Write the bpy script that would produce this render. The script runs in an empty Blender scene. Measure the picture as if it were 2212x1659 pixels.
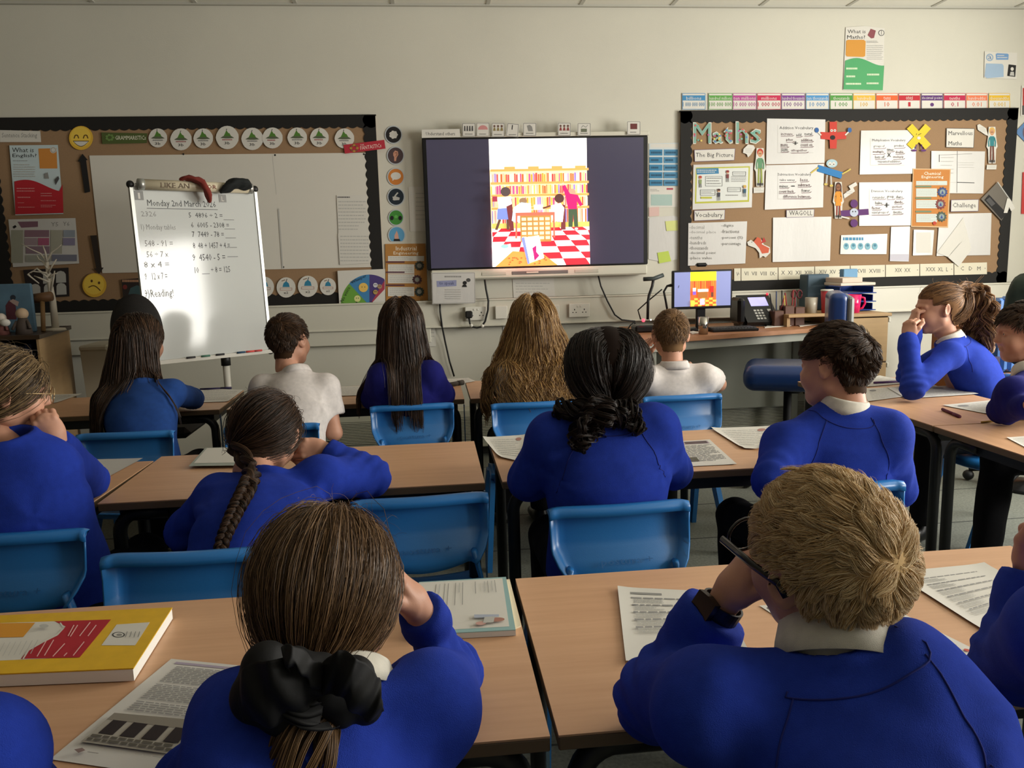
import bpy, math, random
import numpy as np
from mathutils import Vector, Matrix
random.seed(7); RNG=np.random.default_rng(7)
SC=bpy.context.scene; C=bpy.data.collections.new('classroom'); SC.collection.children.link(C)
PI=math.pi
# ---------------------------------------------------------------- camera
IW,IH=2212,1659
F_PX=1722.92; YAW,PITCH,ROLL=[math.radians(a) for a in (-5.7393,8.9621,-1.5255)]
CH=1.33; WY=5.393
_cy,_sy,_cp,_sp=math.cos(YAW),math.sin(YAW),math.cos(PITCH),math.sin(PITCH)
FW=np.array([-_sy*_cp,_cy*_cp,-_sp]); _rt=np.array([_cy,_sy,0]); _up=np.cross(_rt,FW)
RT=math.cos(ROLL)*_rt+math.sin(ROLL)*_up; UP=-math.sin(ROLL)*_rt+math.cos(ROLL)*_up
cam=bpy.data.cameras.new('camera'); cam.sensor_width=36; cam.lens=F_PX*36/IW; cam.clip_start=.03
cob=bpy.data.objects.new('camera',cam); C.objects.link(cob)
m=Matrix.Identity(4)
for i in range(3): m[i][0]=RT[i]; m[i][1]=UP[i]; m[i][2]=-FW[i]
m[2][3]=CH; cob.matrix_world=m; SC.camera=cob
CAM=np.array([0,0,CH])
def ray(px,py): return ((px-IW/2)/F_PX)*RT-((py-IH/2)/F_PX)*UP+FW
def U(px,py,y):            # where the sight line through a pixel meets the upright plane at depth y
    d=ray(px,py); return CAM+d*(y/d[1])
def Zp(px,py,z):           # ... and the level plane at height z
    d=ray(px,py); return CAM+d*((z-CH)/d[2])
# ---------------------------------------------------------------- view, world, daylight
SC.view_settings.view_transform='Standard'; SC.view_settings.look='None'
SC.view_settings.gamma=1; SC.view_settings.exposure=0.10; SC.view_settings.use_curve_mapping=False
w=bpy.data.worlds.new('world'); SC.world=w; w.use_nodes=True
w.node_tree.nodes['Background'].inputs[0].default_value=(.75,.87,1,1); w.node_tree.nodes['Background'].inputs[1].default_value=.07
def area(name,loc,rot,sx,sy,power,col):
    l=bpy.data.lights.new(name,'AREA'); l.shape='RECTANGLE'; l.size=sx; l.size_y=sy; l.energy=power; l.color=col
    o=bpy.data.objects.new(name,l); o.location=loc; o.rotation_euler=rot; C.objects.link(o); return o
RX=4.75; LX=-3.3; BY=-3.2; CZ=2.93          # right, left, back wall and ceiling
WINS=[(-2.75,-1.25),(-.85,.75),(2.0,3.6)]       # the three windows of the right wall (y ranges), sill 1.0, head 2.45
for (a,b),pw in zip(WINS,(12,120,165)):
    area('window_daylight',(RX-.03,(a+b)/2,1.72),(0,PI/2,0),1.4,b-a-.1,pw,(1,.97,.9))
area('rear_fill_light',(-.8,BY+.05,1.75),(-PI/2,0,0),2.6,1.2,1,(.92,.97,1))  # added weak fill lamp behind the camera
# ---------------------------------------------------------------- materials
def lin(h):
    h=h.lstrip('#'); r=[int(h[i:i+2],16)/255 for i in (0,2,4)]
    return tuple((c/12.92 if c<=.04045 else ((c+.055)/1.055)**2.4) for c in r)+(1,)
MATS={}
def mat(name,col='#808080',rough=.6,metal=0,spec=.5,bump=0,bscale=60,var=0,vscale=4,emit=0,sheen=0,coat=0,alpha=1,trans=0,stretch=(1,1,1),detail=3):
    if name in MATS: return MATS[name]
    m=bpy.data.materials.new(name); m.use_nodes=True; nt=m.node_tree; b=nt.nodes['Principled BSDF']
    c=lin(col) if isinstance(col,str) else tuple(col)+(1,)
    b.inputs['Base Color'].default_value=c; b.inputs['Roughness'].default_value=rough; b.inputs['Metallic'].default_value=metal
    b.inputs['Specular IOR Level'].default_value=spec
    if sheen: b.inputs['Sheen Weight'].default_value=sheen; b.inputs['Sheen Roughness'].default_value=.5; b.inputs['Sheen Tint'].default_value=c
    if coat: b.inputs['Coat Weight'].default_value=coat; b.inputs['Coat Roughness'].default_value=.08
    if alpha<1: b.inputs['Alpha'].default_value=alpha
    if trans: b.inputs['Transmission Weight'].default_value=trans
    if emit: b.inputs['Emission Color'].default_value=c; b.inputs['Emission Strength'].default_value=emit
    if bump or var:
        tc=nt.nodes.new('ShaderNodeTexCoord'); mp=nt.nodes.new('ShaderNodeMapping'); mp.inputs['Scale'].default_value=stretch
        nt.links.new(tc.outputs['Object'],mp.inputs[0])
        if bump:
            n=nt.nodes.new('ShaderNodeTexNoise'); n.inputs['Scale'].default_value=bscale; n.inputs['Detail'].default_value=detail
            bp=nt.nodes.new('ShaderNodeBump'); bp.inputs['Strength'].default_value=bump; bp.inputs['Distance'].default_value=.002
            nt.links.new(mp.outputs[0],n.inputs['Vector']); nt.links.new(n.outputs[0],bp.inputs['Height']); nt.links.new(bp.outputs[0],b.inputs['Normal'])
        if var:
            n=nt.nodes.new('ShaderNodeTexNoise'); n.inputs['Scale'].default_value=vscale; n.inputs['Detail'].default_value=4
            r=nt.nodes.new('ShaderNodeValToRGB'); nt.links.new(mp.outputs[0],n.inputs['Vector']); nt.links.new(n.outputs[0],r.inputs[0])
            r.color_ramp.elements[0].position=.3; r.color_ramp.elements[1].position=.7
            r.color_ramp.elements[0].color=tuple(min(1,x*(1-var)) for x in c[:3])+(1,); r.color_ramp.elements[1].color=tuple(min(1,x*(1+var)) for x in c[:3])+(1,)
            nt.links.new(r.outputs[0],b.inputs['Base Color'])
    MATS[name]=m; return m
def paint(col,rough=.75,coat=0): return mat('ink_'+col.strip('#')+('_g' if coat else ''),col,rough,coat=coat)
def glow(col,e): return mat('lit_%s_%d'%(col.strip('#'),e*100),col,.3,emit=e)
# ---------------------------------------------------------------- objects
def props(o,label=None,cat=None,group=None,kind=None):
    if label: o['label']=label
    if cat: o['category']=cat
    if group: o['group']=group
    if kind: o['kind']=kind
    return o
def empty(name,loc,label=None,cat=None,group=None,rz=0):
    o=bpy.data.objects.new(name,None); C.objects.link(o); o.location=tuple(loc); o.rotation_euler=(0,0,rz); o.empty_display_size=.05
    return props(o,label,cat,group)
def place(o,parent):
    o.parent=parent
    if parent is not None:
        mw=Matrix.Translation(parent.location)@parent.rotation_euler.to_matrix().to_4x4() if parent.parent is None else Matrix.Identity(4)
        if parent.parent is not None:
            pp=parent.parent; mw=Matrix.Translation(pp.location)@pp.rotation_euler.to_matrix().to_4x4()
            # sub-parts: parents carry the inverse already
            o.matrix_parent_inverse=parent_world(parent).inverted()
            return o
        o.matrix_parent_inverse=mw.inverted()
    return o
def parent_world(o):
    m=Matrix.Translation(o.location)@o.rotation_euler.to_matrix().to_4x4()
    if o.parent is None: return m
    return parent_world(o.parent)@o.matrix_parent_inverse@m
def link_mesh(name,V,Fc,mats,parent=None,mi=None,smooth=False):
    me=bpy.data.meshes.new(name); V=np.asarray(V,dtype=np.float64)
    if isinstance(Fc,np.ndarray):
        n,k=Fc.shape; me.vertices.add(len(V)); me.vertices.foreach_set('co',V.astype(np.float32).ravel())
        me.loops.add(n*k); me.loops.foreach_set('vertex_index',Fc.astype(np.int32).ravel())
        me.polygons.add(n); me.polygons.foreach_set('loop_start',np.arange(0,n*k,k,dtype=np.int32))
        try: me.polygons.foreach_set('loop_total',np.full(n,k,dtype=np.int32))
        except Exception: pass
        me.update(calc_edges=True)
    else:
        me.from_pydata([tuple(v) for v in V],[],[tuple(f) for f in Fc])
    for m_ in (mats if isinstance(mats,(list,tuple)) else [mats]): me.materials.append(m_)
    if mi is not None: me.polygons.foreach_set('material_index',np.asarray(mi,dtype=np.int32))
    if smooth: me.polygons.foreach_set('use_smooth',np.ones(len(me.polygons),dtype=bool))
    me.validate(); me.update()
    o=bpy.data.objects.new(name,me); C.objects.link(o); place(o,parent); return o
class MB:                                             # collects shapes, then links them as ONE mesh
    def __init__(s): s.V=[]; s.F=[]; s.I=[]; s.M=[]; s.S=[]
    def mi(s,m):
        if m not in s.M: s.M.append(m)
        return s.M.index(m)
    def add(s,V,Fc,m,smooth=False):
        k=len(s.V); i=s.mi(m); s.V+= [tuple(float(c) for c in v) for v in V]
        for f in Fc: s.F.append(tuple(int(x)+k for x in f)); s.I.append(i); s.S.append(smooth)
        return s
    def box(s,a,b,m,bev=0,T=None):
        a=np.minimum(a,b) if False else np.array(a,float); b=np.array(b,float); lo=np.minimum(a,b); hi=np.maximum(a,b)
        if bev<=0:
            V=[(x,y,z) for x in (lo[0],hi[0]) for y in (lo[1],hi[1]) for z in (lo[2],hi[2])]
            Fc=[(0,1,3,2),(4,6,7,5),(0,4,5,1),(2,3,7,6),(0,2,6,4),(1,5,7,3)]
        else:
            bev=min(bev,*(0.49*(hi-lo))); V=[];idx={}
            for sx in (0,1):
                for sy in (0,1):
                    for sz in (0,1):
                        c=[(lo,hi)[k][i] for i,k in enumerate((sx,sy,sz))]; d=[bev if k==0 else -bev for k in (sx,sy,sz)]
                        for ax in range(3):
                            p=[c[i]+(0 if i==ax else d[i]) for i in range(3)]
                            idx[(sx,sy,sz,ax)]=len(V); V.append(p)
            Fc=[]
            for ax in range(3):
                o1,o2=[i for i in range(3) if i!=ax]
                for sd in (0,1):
                    q=[]
                    for (p1,p2) in ((0,0),(1,0),(1,1),(0,1)):
                        k=[0,0,0]; k[ax]=sd; k[o1]=p1; k[o2]=p2; q.append(idx[tuple(k)+(ax,)])
                    Fc.append(tuple(q))
                for p1 in (0,1):
                    for p2 in (0,1):
                        k0=[0,0,0];k1=[0,0,0];k0[ax]=0;k1[ax]=1
                        for k in (k0,k1): k[o1]=p1;k[o2]=p2
                        Fc.append((idx[tuple(k0)+(o1,)],idx[tuple(k1)+(o1,)],idx[tuple(k1)+(o2,)],idx[tuple(k0)+(o2,)]))
            for sx in (0,1):
                for sy in (0,1):
                    for sz in (0,1): Fc.append(tuple(idx[(sx,sy,sz,a_)] for a_ in range(3)))
        V=np.array(V)
        if T is not None: V=np.array([T(v) for v in V])
        return s.add(V,Fc,m)
    def tube(s,pts,r,m,n=8,caps=True,smooth=True,flat=None):
        pts=[np.array(p,float) for p in pts]; rs=r if isinstance(r,(list,tuple)) else [r]*len(pts)
        V=[];up=None
        for i,p in enumerate(pts):
            t=pts[min(i+1,len(pts)-1)]-pts[max(i-1,0)]; t=t/(np.linalg.norm(t)+1e-12)
            if up is None:
                up=np.array([0,0,1.]) if abs(t[2])<.9 else np.array([1.,0,0])
            a=np.cross(t,up); a/=np.linalg.norm(a)+1e-12; b=np.cross(a,t); up=b
            for k in range(n):
                th=2*PI*k/n; f2=flat if flat else 1
                V.append(p+rs[i]*(math.cos(th)*a+math.sin(th)*b*f2))
        Fc=[]
        for i in range(len(pts)-1):
            for k in range(n): Fc.append((i*n+k,i*n+(k+1)%n,(i+1)*n+(k+1)%n,(i+1)*n+k))
        if caps: Fc.append(tuple(range(n))[::-1]); Fc.append(tuple(range((len(pts)-1)*n,len(pts)*n)))
        return s.add(V,Fc,m,smooth)
    def lathe(s,c,prof,m,n=20,axis=(0,0,1)):
        z=np.array(axis,float); z/=np.linalg.norm(z); a=np.cross(z,(1,0,0) if abs(z[0])<.9 else (0,1,0)); a/=np.linalg.norm(a); b=np.cross(z,a)
        V=[];c=np.array(c,float)
        for r,h in prof:
            for k in range(n): V.append(c+z*h+r*(math.cos(2*PI*k/n)*a+math.sin(2*PI*k/n)*b))
        Fc=[]
        for i in range(len(prof)-1):
            for k in range(n): Fc.append((i*n+k,i*n+(k+1)%n,(i+1)*n+(k+1)%n,(i+1)*n+k))
        if prof[0][0]>1e-6: Fc.append(tuple(range(n))[::-1])
        if prof[-1][0]>1e-6: Fc.append(tuple(range((len(prof)-1)*n,len(prof)*n)))
        return s.add(V,Fc,m,True)
    def ball(s,c,r,m,nu=16,nv=10,R=None):
        V=[];r=np.array(r if hasattr(r,'__len__') else (r,)*3,float);c=np.array(c,float)
        for j in range(nv+1):
            t=PI*j/nv
            for i in range(nu):
                p=np.array([math.sin(t)*math.cos(2*PI*i/nu),math.sin(t)*math.sin(2*PI*i/nu),math.cos(t)])*r
                V.append(c+(R@p if R is not None else p))
        Fc=[(j*nu+i,(j+1)*nu+i,(j+1)*nu+(i+1)%nu,j*nu+(i+1)%nu) for j in range(nv) for i in range(nu)]
        return s.add(V,Fc,m,True)
    def prism(s,pts,off,m):                            # flat polygon pushed out along off
        pts=[np.array(p,float) for p in pts]; off=np.array(off,float); n=len(pts)
        V=pts+[p+off for p in pts]
        Fc=[tuple(range(n)),tuple(range(n,2*n))[::-1]]+[(i,(i+1)%n,n+(i+1)%n,n+i) for i in range(n)]
        return s.add(V,Fc,m)
    def build(s,name,parent=None):
        me=bpy.data.meshes.new(name); me.from_pydata(s.V,[],s.F)
        for m_ in s.M: me.materials.append(m_)
        me.polygons.foreach_set('material_index',s.I); me.polygons.foreach_set('use_smooth',s.S); me.update()
        o=bpy.data.objects.new(name,me); C.objects.link(o); place(o,parent); return o
def copy_tree(o,parent=None):
    c=o.copy(); C.objects.link(c)
    if parent is not None: c.parent=parent
    for ch in [x for x in C.objects if x.parent==o]: copy_tree(ch,c)
    return c
# ---------------------------------------------------------------- lettering
_TX={}
def glyphs(s):
    if s in _TX: return _TX[s]
    cu=bpy.data.curves.new('t','FONT'); cu.body=s; cu.size=1; cu.resolution_u=1; cu.fill_mode='FRONT'
    ob=bpy.data.objects.new('t',cu); C.objects.link(ob); dg=bpy.context.evaluated_depsgraph_get(); ev=ob.evaluated_get(dg); me=ev.to_mesh()
    V=np.array([v.co[:2] for v in me.vertices]) if len(me.vertices) else np.zeros((1,2)); Fc=[tuple(p.vertices) for p in me.polygons]
    ev.to_mesh_clear(); bpy.data.objects.remove(ob); bpy.data.curves.remove(cu)
    lo,hi=V.min(0),V.max(0); V=(V-lo)/np.maximum(hi-lo,1e-6); _TX[s]=(V,Fc,(hi-lo)); return _TX[s]
class Flat(MB):                                       # thin printed matter: fn(a,b,lift)->world; a,b pixel or 0..1 coordinates
    def __init__(s,fn): MB.__init__(s); s.fn=fn; s.k=0
    def lay(s): s.k+=1; return s.k*.00025
    def body(s,q,m,th=.001):
        f=[s.fn(a,b,0) for a,b in q]; n=len(q); bk=[s.fn(a,b,-th) for a,b in q]
        s.add(f+bk,[tuple(range(n)),tuple(range(n,2*n))[::-1]]+[(i,(i+1)%n,n+(i+1)%n,n+i) for i in range(n)],m); return s
    def poly(s,q,m,l=None):
        l=s.lay() if l is None else l
        s.add([s.fn(a,b,l) for a,b in q],[tuple(range(len(q)))],m); return s
    def rect(s,x0,y0,x1,y1,m): return s.poly([(x0,y0),(x1,y0),(x1,y1),(x0,y1)],m)
    def disc(s,x,y,rx,ry,m,n=24,a0=0,a1=2*PI): return s.poly([(x+rx*math.cos(a0+(a1-a0)*i/n),y+ry*math.sin(a0+(a1-a0)*i/n)) for i in range(n+(1 if a1-a0<6 else 0))],m)
    def text(s,t,x0,y0,x1,y1,m,q=None,flip=False):
        V,Fc,_=glyphs(t); l=s.lay(); q=q or [(x0,y0),(x1,y0),(x1,y1),(x0,y1)]; q=[np.array(c,float) for c in q]; P=[]
        for a,b in V:
            p=(q[3]*(1-a)+q[2]*a)*(1-b)+(q[0]*(1-a)+q[1]*a)*b; P.append(s.fn(p[0],p[1],l))
        s.add(P,Fc,m); return s
    def scrib(s,x0,y0,x1,y1,n,m,th=.35,q=None,jag=1):       # rows of unreadable small print, as broken dashes
        l=s.lay(); q=q or [(x0,y0),(x1,y0),(x1,y1),(x0,y1)]; q=[np.array(c,float) for c in q]
        def B(a,b): p=(q[0]*(1-a)+q[1]*a)*(1-b)+(q[3]*(1-a)+q[2]*a)*b; return s.fn(p[0],p[1],l)
        for i in range(n):
            b0=(i+.2)/n; b1=b0+th/n; a=0.; end=random.uniform(.7,1) if jag and random.random()<.35 else 1
            while a<end-.02:
                wd=random.uniform(.05,.13); a2=min(a+wd,end); s.add([B(a,b0),B(a2,b0),B(a2,b1),B(a,b1)],[(0,1,2,3)],m); a=a2+.018
        return s
    def line(s,pts,wd,m):
        l=s.lay()
        for (xa,ya),(xb,yb) in zip(pts[:-1],pts[1:]):
            d=np.array([xb-xa,yb-ya],float); d/=np.linalg.norm(d)+1e-9; nx,ny=-d[1]*wd/2,d[0]*wd/2
            s.add([s.fn(xa+nx,ya+ny,l),s.fn(xb+nx,yb+ny,l),s.fn(xb-nx,yb-ny,l),s.fn(xa-nx,ya-ny,l)],[(0,1,2,3)],m)
        return s
def on_wall(off): return lambda a,b,l: U(a,b,WY-off-l)
def on_table(z): return lambda a,b,l: Zp(a,b,z+l)
def quad_fn(A,B,Cc,Dd,nrm):                            # local 0..1 frame on a real quad (TL,TR,BR,BL)
    A,B,Cc,Dd,nrm=[np.array(v,float) for v in (A,B,Cc,Dd,nrm)]
    return lambda a,b,l: (A*(1-a)+B*a)*(1-b)+(Dd*(1-a)+Cc*a)*b+nrm*l
def done(f,name,label,cat,group=None,parent=None):
    o=f.build(name,parent); 
    if label: props(o,label,cat,group)
    return o
# ================================================================ THE ROOM
M_wall=mat('painted_plaster','#d0cdbf',.85,bump=.15,bscale=140,var=.03,vscale=1.5)
M_ceil=mat('ceiling_tile','#e8e6da',.9,bump=.4,bscale=220)
M_grid=mat('ceiling_grid','#b9b7ac',.6)
M_carpet=mat('carpet_grey','#6f7268',.95,bump=.9,bscale=420,var=.25,vscale=90)
M_dark=mat('carpet_seam','#3b3d39',.95)
M_white=mat('white_plastic','#dddbd0',.4); M_trunk=mat('trunking_plastic','#d2cfc0',.45)
def struct(f,name): return props(f.build(name),kind='structure')
f=MB().box((LX-.1,BY-.1,-.1),(RX+.1,WY+.1,0),M_carpet)
for y in np.arange(-2.5,5.2,.5): f.box((LX,y-.004,0),(RX,y+.004,.0008),M_dark)
struct(f,'floor')
f=MB().box((LX-.1,BY-.1,CZ),(RX+.1,WY+.1,CZ+.1),M_ceil)
for y in np.arange(WY-.42,BY,-.6): f.box((LX,y-.012,CZ-.004),(RX,y+.012,CZ),M_grid)
for x in np.arange(LX+.15,RX,.6): f.box((x-.012,BY,CZ-.004),(x+.012,WY,CZ),M_grid)
f.box((LX,WY-.03,CZ-.012),(RX,WY,CZ),M_grid); struct(f,'ceiling')
struct(MB().box((LX-.1,WY,0),(RX+.1,WY+.12,CZ),M_wall),'wall_front')
M_wall2=mat('dark_unseen_wall','#6f6a5e',.9)  # unseen left and back walls, coloured dark to cut bounced light
struct(MB().box((LX-.12,BY,0),(LX,WY,CZ),M_wall2),'wall_left')
f=MB(); ed=[BY]+[v for a in WINS for v in a]+[WY]
for i in range(0,len(ed),2): f.box((RX,ed[i],0),(RX+.2,ed[i+1],CZ),M_wall)
for a,b in WINS: f.box((RX,a,0),(RX+.2,b,1.0),M_wall); f.box((RX,a,2.45),(RX+.2,b,CZ),M_wall)
struct(f,'wall_right')
f=MB().box((LX,BY-.2,0),(-2.2,BY,CZ),M_wall2).box((.6,BY-.2,0),(RX,BY,CZ),M_wall2).box((-2.2,BY-.2,0),(.6,BY,1.1),M_wall2).box((-2.2,BY-.2,2.4),(.6,BY,CZ),M_wall2)
struct(f,'wall_back')
M_glass=mat('window_glass','#eef4f6',.02,trans=1)
for n,(a,b) in enumerate(WINS):
    f=MB()
    for z in (1.0,2.4): f.box((RX+.08,a,z),(RX+.13,b,z+.05),M_white)
    for y in (a,(a+b)/2-.025,b-.05): f.box((RX+.08,y,1.0),(RX+.13,y+.05,2.45),M_white)
    f.box((RX-.05,a-.03,.97),(RX+.08,b+.03,1.0),M_white); o=struct(f,'window_%d'%(n+1))
f=MB()
for x in (-2.2,-.825,.55): f.box((x,BY-.1,1.1),(x+.05,BY-.05,2.4),M_white)
for z in (1.1,2.35): f.box((-2.2,BY-.1,z),(.6,BY-.05,z+.05),M_white)
struct(f,'window_4')
zt,zb=U(1100,644,WY-.05)[2],U(1100,703,WY-.05)[2]
f=MB().box((LX,WY-.055,zb),(RX,WY,zt),M_trunk,.004)
f.box((LX,WY-.062,(zt*.93+zb*.07)),(RX,WY,zt),M_trunk,.003).box((LX,WY-.062,zb),(RX,WY,zb+.012),M_trunk,.003); struct(f,'trim_1')
zc,zd=U(700,712,WY-.04)[2],U(700,748,WY-.04)[2]
struct(MB().box((LX,WY-.045,zd),(U(930,700,WY)[0],WY,zc),M_trunk,.004),'trim_2')
f=MB().box((LX,WY-.015,0),(RX,WY,.09),mat('skirting_dark','#3a3935',.6)); struct(f,'baseboard_front')
M_sk=MATS['skirting_dark']
struct(MB().box((RX-.015,BY,0),(RX,WY,.09),M_sk),'baseboard_right'); struct(MB().box((LX,BY,0),(LX+.015,WY,.09),M_sk),'baseboard_left')
# low convector heater along the front wall
M_heat=mat('heater_enamel','#b9b8a6',.5); M_slot=mat('heater_slot','#4a4a40',.6)
hx0,hx1=U(560,900,5.25)[0],U(1905,900,5.25)[0]; hz1=U(1620,858,5.25)[2]; hz0=U(1620,937,5.25)[2]
t=empty('convector_heater',((hx0+hx1)/2,5.3,hz0),'long low grey convector heater with a slatted grille along the front wall','heater')
MB().box((hx0,5.26,hz0),(hx1,WY-.016,hz1),M_heat,.006).build('casing',t)
f=MB().box((hx0+.05,5.255,hz0+.06),(hx1-.05,5.262,hz1-.05),M_slot)
n=14
for i in range(n):
    z=hz0+.06+(hz1-hz0-.11)*(i+.5)/n; f.box((hx0+.05,5.246,z-.0035),(hx1-.05,5.258,z+.0025),M_heat)
f.build('grille',t)
# ================================================================ NOTICE BOARDS
M_cork=mat('brown_backing_paper','#97795a',.9,bump=.2,bscale=400,var=.05,vscale=200); M_black=mat('black_border','#14120f',.8)
def board(x0,x1,z0,z1,label,bw=.07):
    t=empty('notice_board',((x0+x1)/2,WY,z0),label,'notice board','scalloped brown display boards')
    MB().box((x0,WY-.022,z0),(x1,WY-.001,z1),M_cork).build('backing',t)
    f=MB(); P=.058; A=.012; y=WY-.0265
    def strip(p0,p1,inn):
        L=np.linalg.norm(np.array(p1)-np.array(p0)); n=max(2,int(round(L/P)))*6; outer=[];inner=[]
        for i in range(n+1):
            s_=i/n; q=np.array(p0)*(1-s_)+np.array(p1)*s_; outer.append(q); inner.append(q+np.array(inn)*(bw+A*abs(math.sin(PI*i/6))))
        V=[(q[0],y,q[1]) for q in outer]+[(q[0],y,q[1]) for q in inner]+[(q[0],WY-.021,q[1]) for q in outer]+[(q[0],WY-.021,q[1]) for q in inner]
        k=n+1; Fc=[(i,i+1,k+i+1,k+i) for i in range(n)]+[(k+i,k+i+1,3*k+i+1,3*k+i) for i in range(n)]+[(i,2*k+i,2*k+i+1,i+1) for i in range(n)]
        f.add(V,Fc,M_black)
    strip((x0-.004,z1+.004),(x1+.004,z1+.004),(0,-1)); strip((x0-.004,z0-.004),(x1+.004,z0-.004),(0,1)); 
    strip((x0-.004,z0),(x0-.004,z1),(1,0)); strip((x1+.004,z0),(x1+.004,z1),(-1,0))
    f.box((x0-.008,WY-.024,z0-.006),(x1+.008,WY-.001,z0),M_black).box((x0-.008,WY-.024,z1),(x1+.008,WY-.001,z1+.006),M_black)
    f.build('scalloped_border',t); return t
board(U(-13,470,WY)[0],U(820,450,WY)[0],U(480,664,WY)[2],U(420,254,WY)[2],'brown display board with black scalloped border left of the big screen')
board(U(1468,400,WY)[0],U(2182,400,WY)[0],U(1830,620,WY)[2],U(1830,239,WY)[2],'brown maths display board with black scalloped border under the number cards')
# ================================================================ PEOPLE: smooth bodies from blended shapes
def smin(a,b,k):
    h=np.maximum(k-np.abs(a-b),0)/k; return np.minimum(a,b)-h*h*k*.25
def smax(a,b,k): return -smin(-a,-b,k)
def s_cone(P,a,b,ra,rb):
    a=np.asarray(a,float);b=np.asarray(b,float); ab=b-a; t=np.clip(((P-a)@ab)/(ab@ab+1e-12),0,1)
    return np.linalg.norm(P-a-t[:,None]*ab,axis=1)-(ra+(rb-ra)*t)
def s_ell(P,c,r,R=None):
    q=P-np.asarray(c,float); 
    if R is not None: q=q@R
    r=np.asarray(r,float); k0=np.linalg.norm(q/r,axis=1); k1=np.linalg.norm(q/(r*r),axis=1)+1e-9; return k0*(k0-1)/k1
def rotm(yaw=0,pitch=0,roll=0):     # yaw turns left, pitch nods down, roll tips the crown to the right
    y,p_,r=[math.radians(v) for v in (yaw,pitch,roll)]
    Rz=np.array([[math.cos(y),-math.sin(y),0],[math.sin(y),math.cos(y),0],[0,0,1]])
    Rx=np.array([[1,0,0],[0,math.cos(-p_),-math.sin(-p_)],[0,math.sin(-p_),math.cos(-p_)]])
    Ry=np.array([[math.cos(r),0,math.sin(r)],[0,1,0],[-math.sin(r),0,math.cos(r)]])
    return Rz@Rx@Ry
def nets(fn,lo,hi,h):               # surface of fn<0 as quads
    lo=np.array(lo,float);hi=np.array(hi,float); n=np.ceil((hi-lo)/h).astype(int)+1
    ax=[lo[i]+h*np.arange(n[i]) for i in range(3)]; G=np.stack(np.meshgrid(*ax,indexing='ij'),-1).reshape(-1,3)
    v=np.concatenate([fn(G[i:i+200000]) for i in range(0,len(G),200000)]).reshape(n); ins=v<0
    acc=np.zeros(tuple(n-1)+(3,)); cnt=np.zeros(tuple(n-1))
    for a_ in range(3):
        o=[i for i in range(3) if i!=a_]; s0=[slice(None)]*3; s1=[slice(None)]*3; s0[a_]=slice(0,-1); s1[a_]=slice(1,None)
        x0,x1=v[tuple(s0)],v[tuple(s1)]; cr=(x0<0)!=(x1<0); t=np.where(cr,x0/np.where(cr,x0-x1,1),0)
        for d1 in (0,1):
            for d2 in (0,1):
                sl=[slice(None)]*3; sl[o[0]]=slice(d1,n[o[0]]-1+d1); sl[o[1]]=slice(d2,n[o[1]]-1+d2); c=cr[tuple(sl)]; tt=t[tuple(sl)]
                cnt+=c; acc[...,a_]+=c*tt; acc[...,o[0]]+=c*d1; acc[...,o[1]]+=c*d2
    act=cnt>0; idx=-np.ones(act.shape,int); idx[act]=np.arange(act.sum()); ii=np.stack(np.nonzero(act),-1)
    V=lo+h*(ii+acc[act]/cnt[act][:,None]); Fc=[]
    for a_ in range(3):
        o=[(a_+1)%3,(a_+2)%3]; s0=[slice(None)]*3; s1=[slice(None)]*3; s0[a_]=slice(0,-1); s1[a_]=slice(1,None)
        for q in (0,1): s0[o[q]]=slice(1,-1); s1[o[q]]=slice(1,-1)
        A,B=ins[tuple(s0)],ins[tuple(s1)]; e=np.stack(np.nonzero(A!=B),-1)
        if not len(e): continue
        e2=e.copy(); e2[:,o[0]]+=1; e2[:,o[1]]+=1
        def I(d0,d1): k=e2.copy(); k[:,o[0]]-=d0; k[:,o[1]]-=d1; return idx[k[:,0],k[:,1],k[:,2]]
        q=np.stack([I(1,1),I(0,1),I(0,0),I(1,0)],-1); fl=~A[tuple(e.T)]; q[fl]=q[fl][:,::-1]; Fc.append(q)
    Fc=np.concatenate(Fc); Fc=Fc[(Fc>=0).all(1)]
    for _ in range(2):
        d=fn(V); g=np.stack([fn(V+np.eye(3)[i]*h*.2)-d for i in range(3)],-1)/(h*.2); g/=np.maximum((g**2).sum(1,keepdims=True),.2); V=V-np.clip(d[:,None]*g,-h*.6,h*.6)
    return V,Fc
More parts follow.
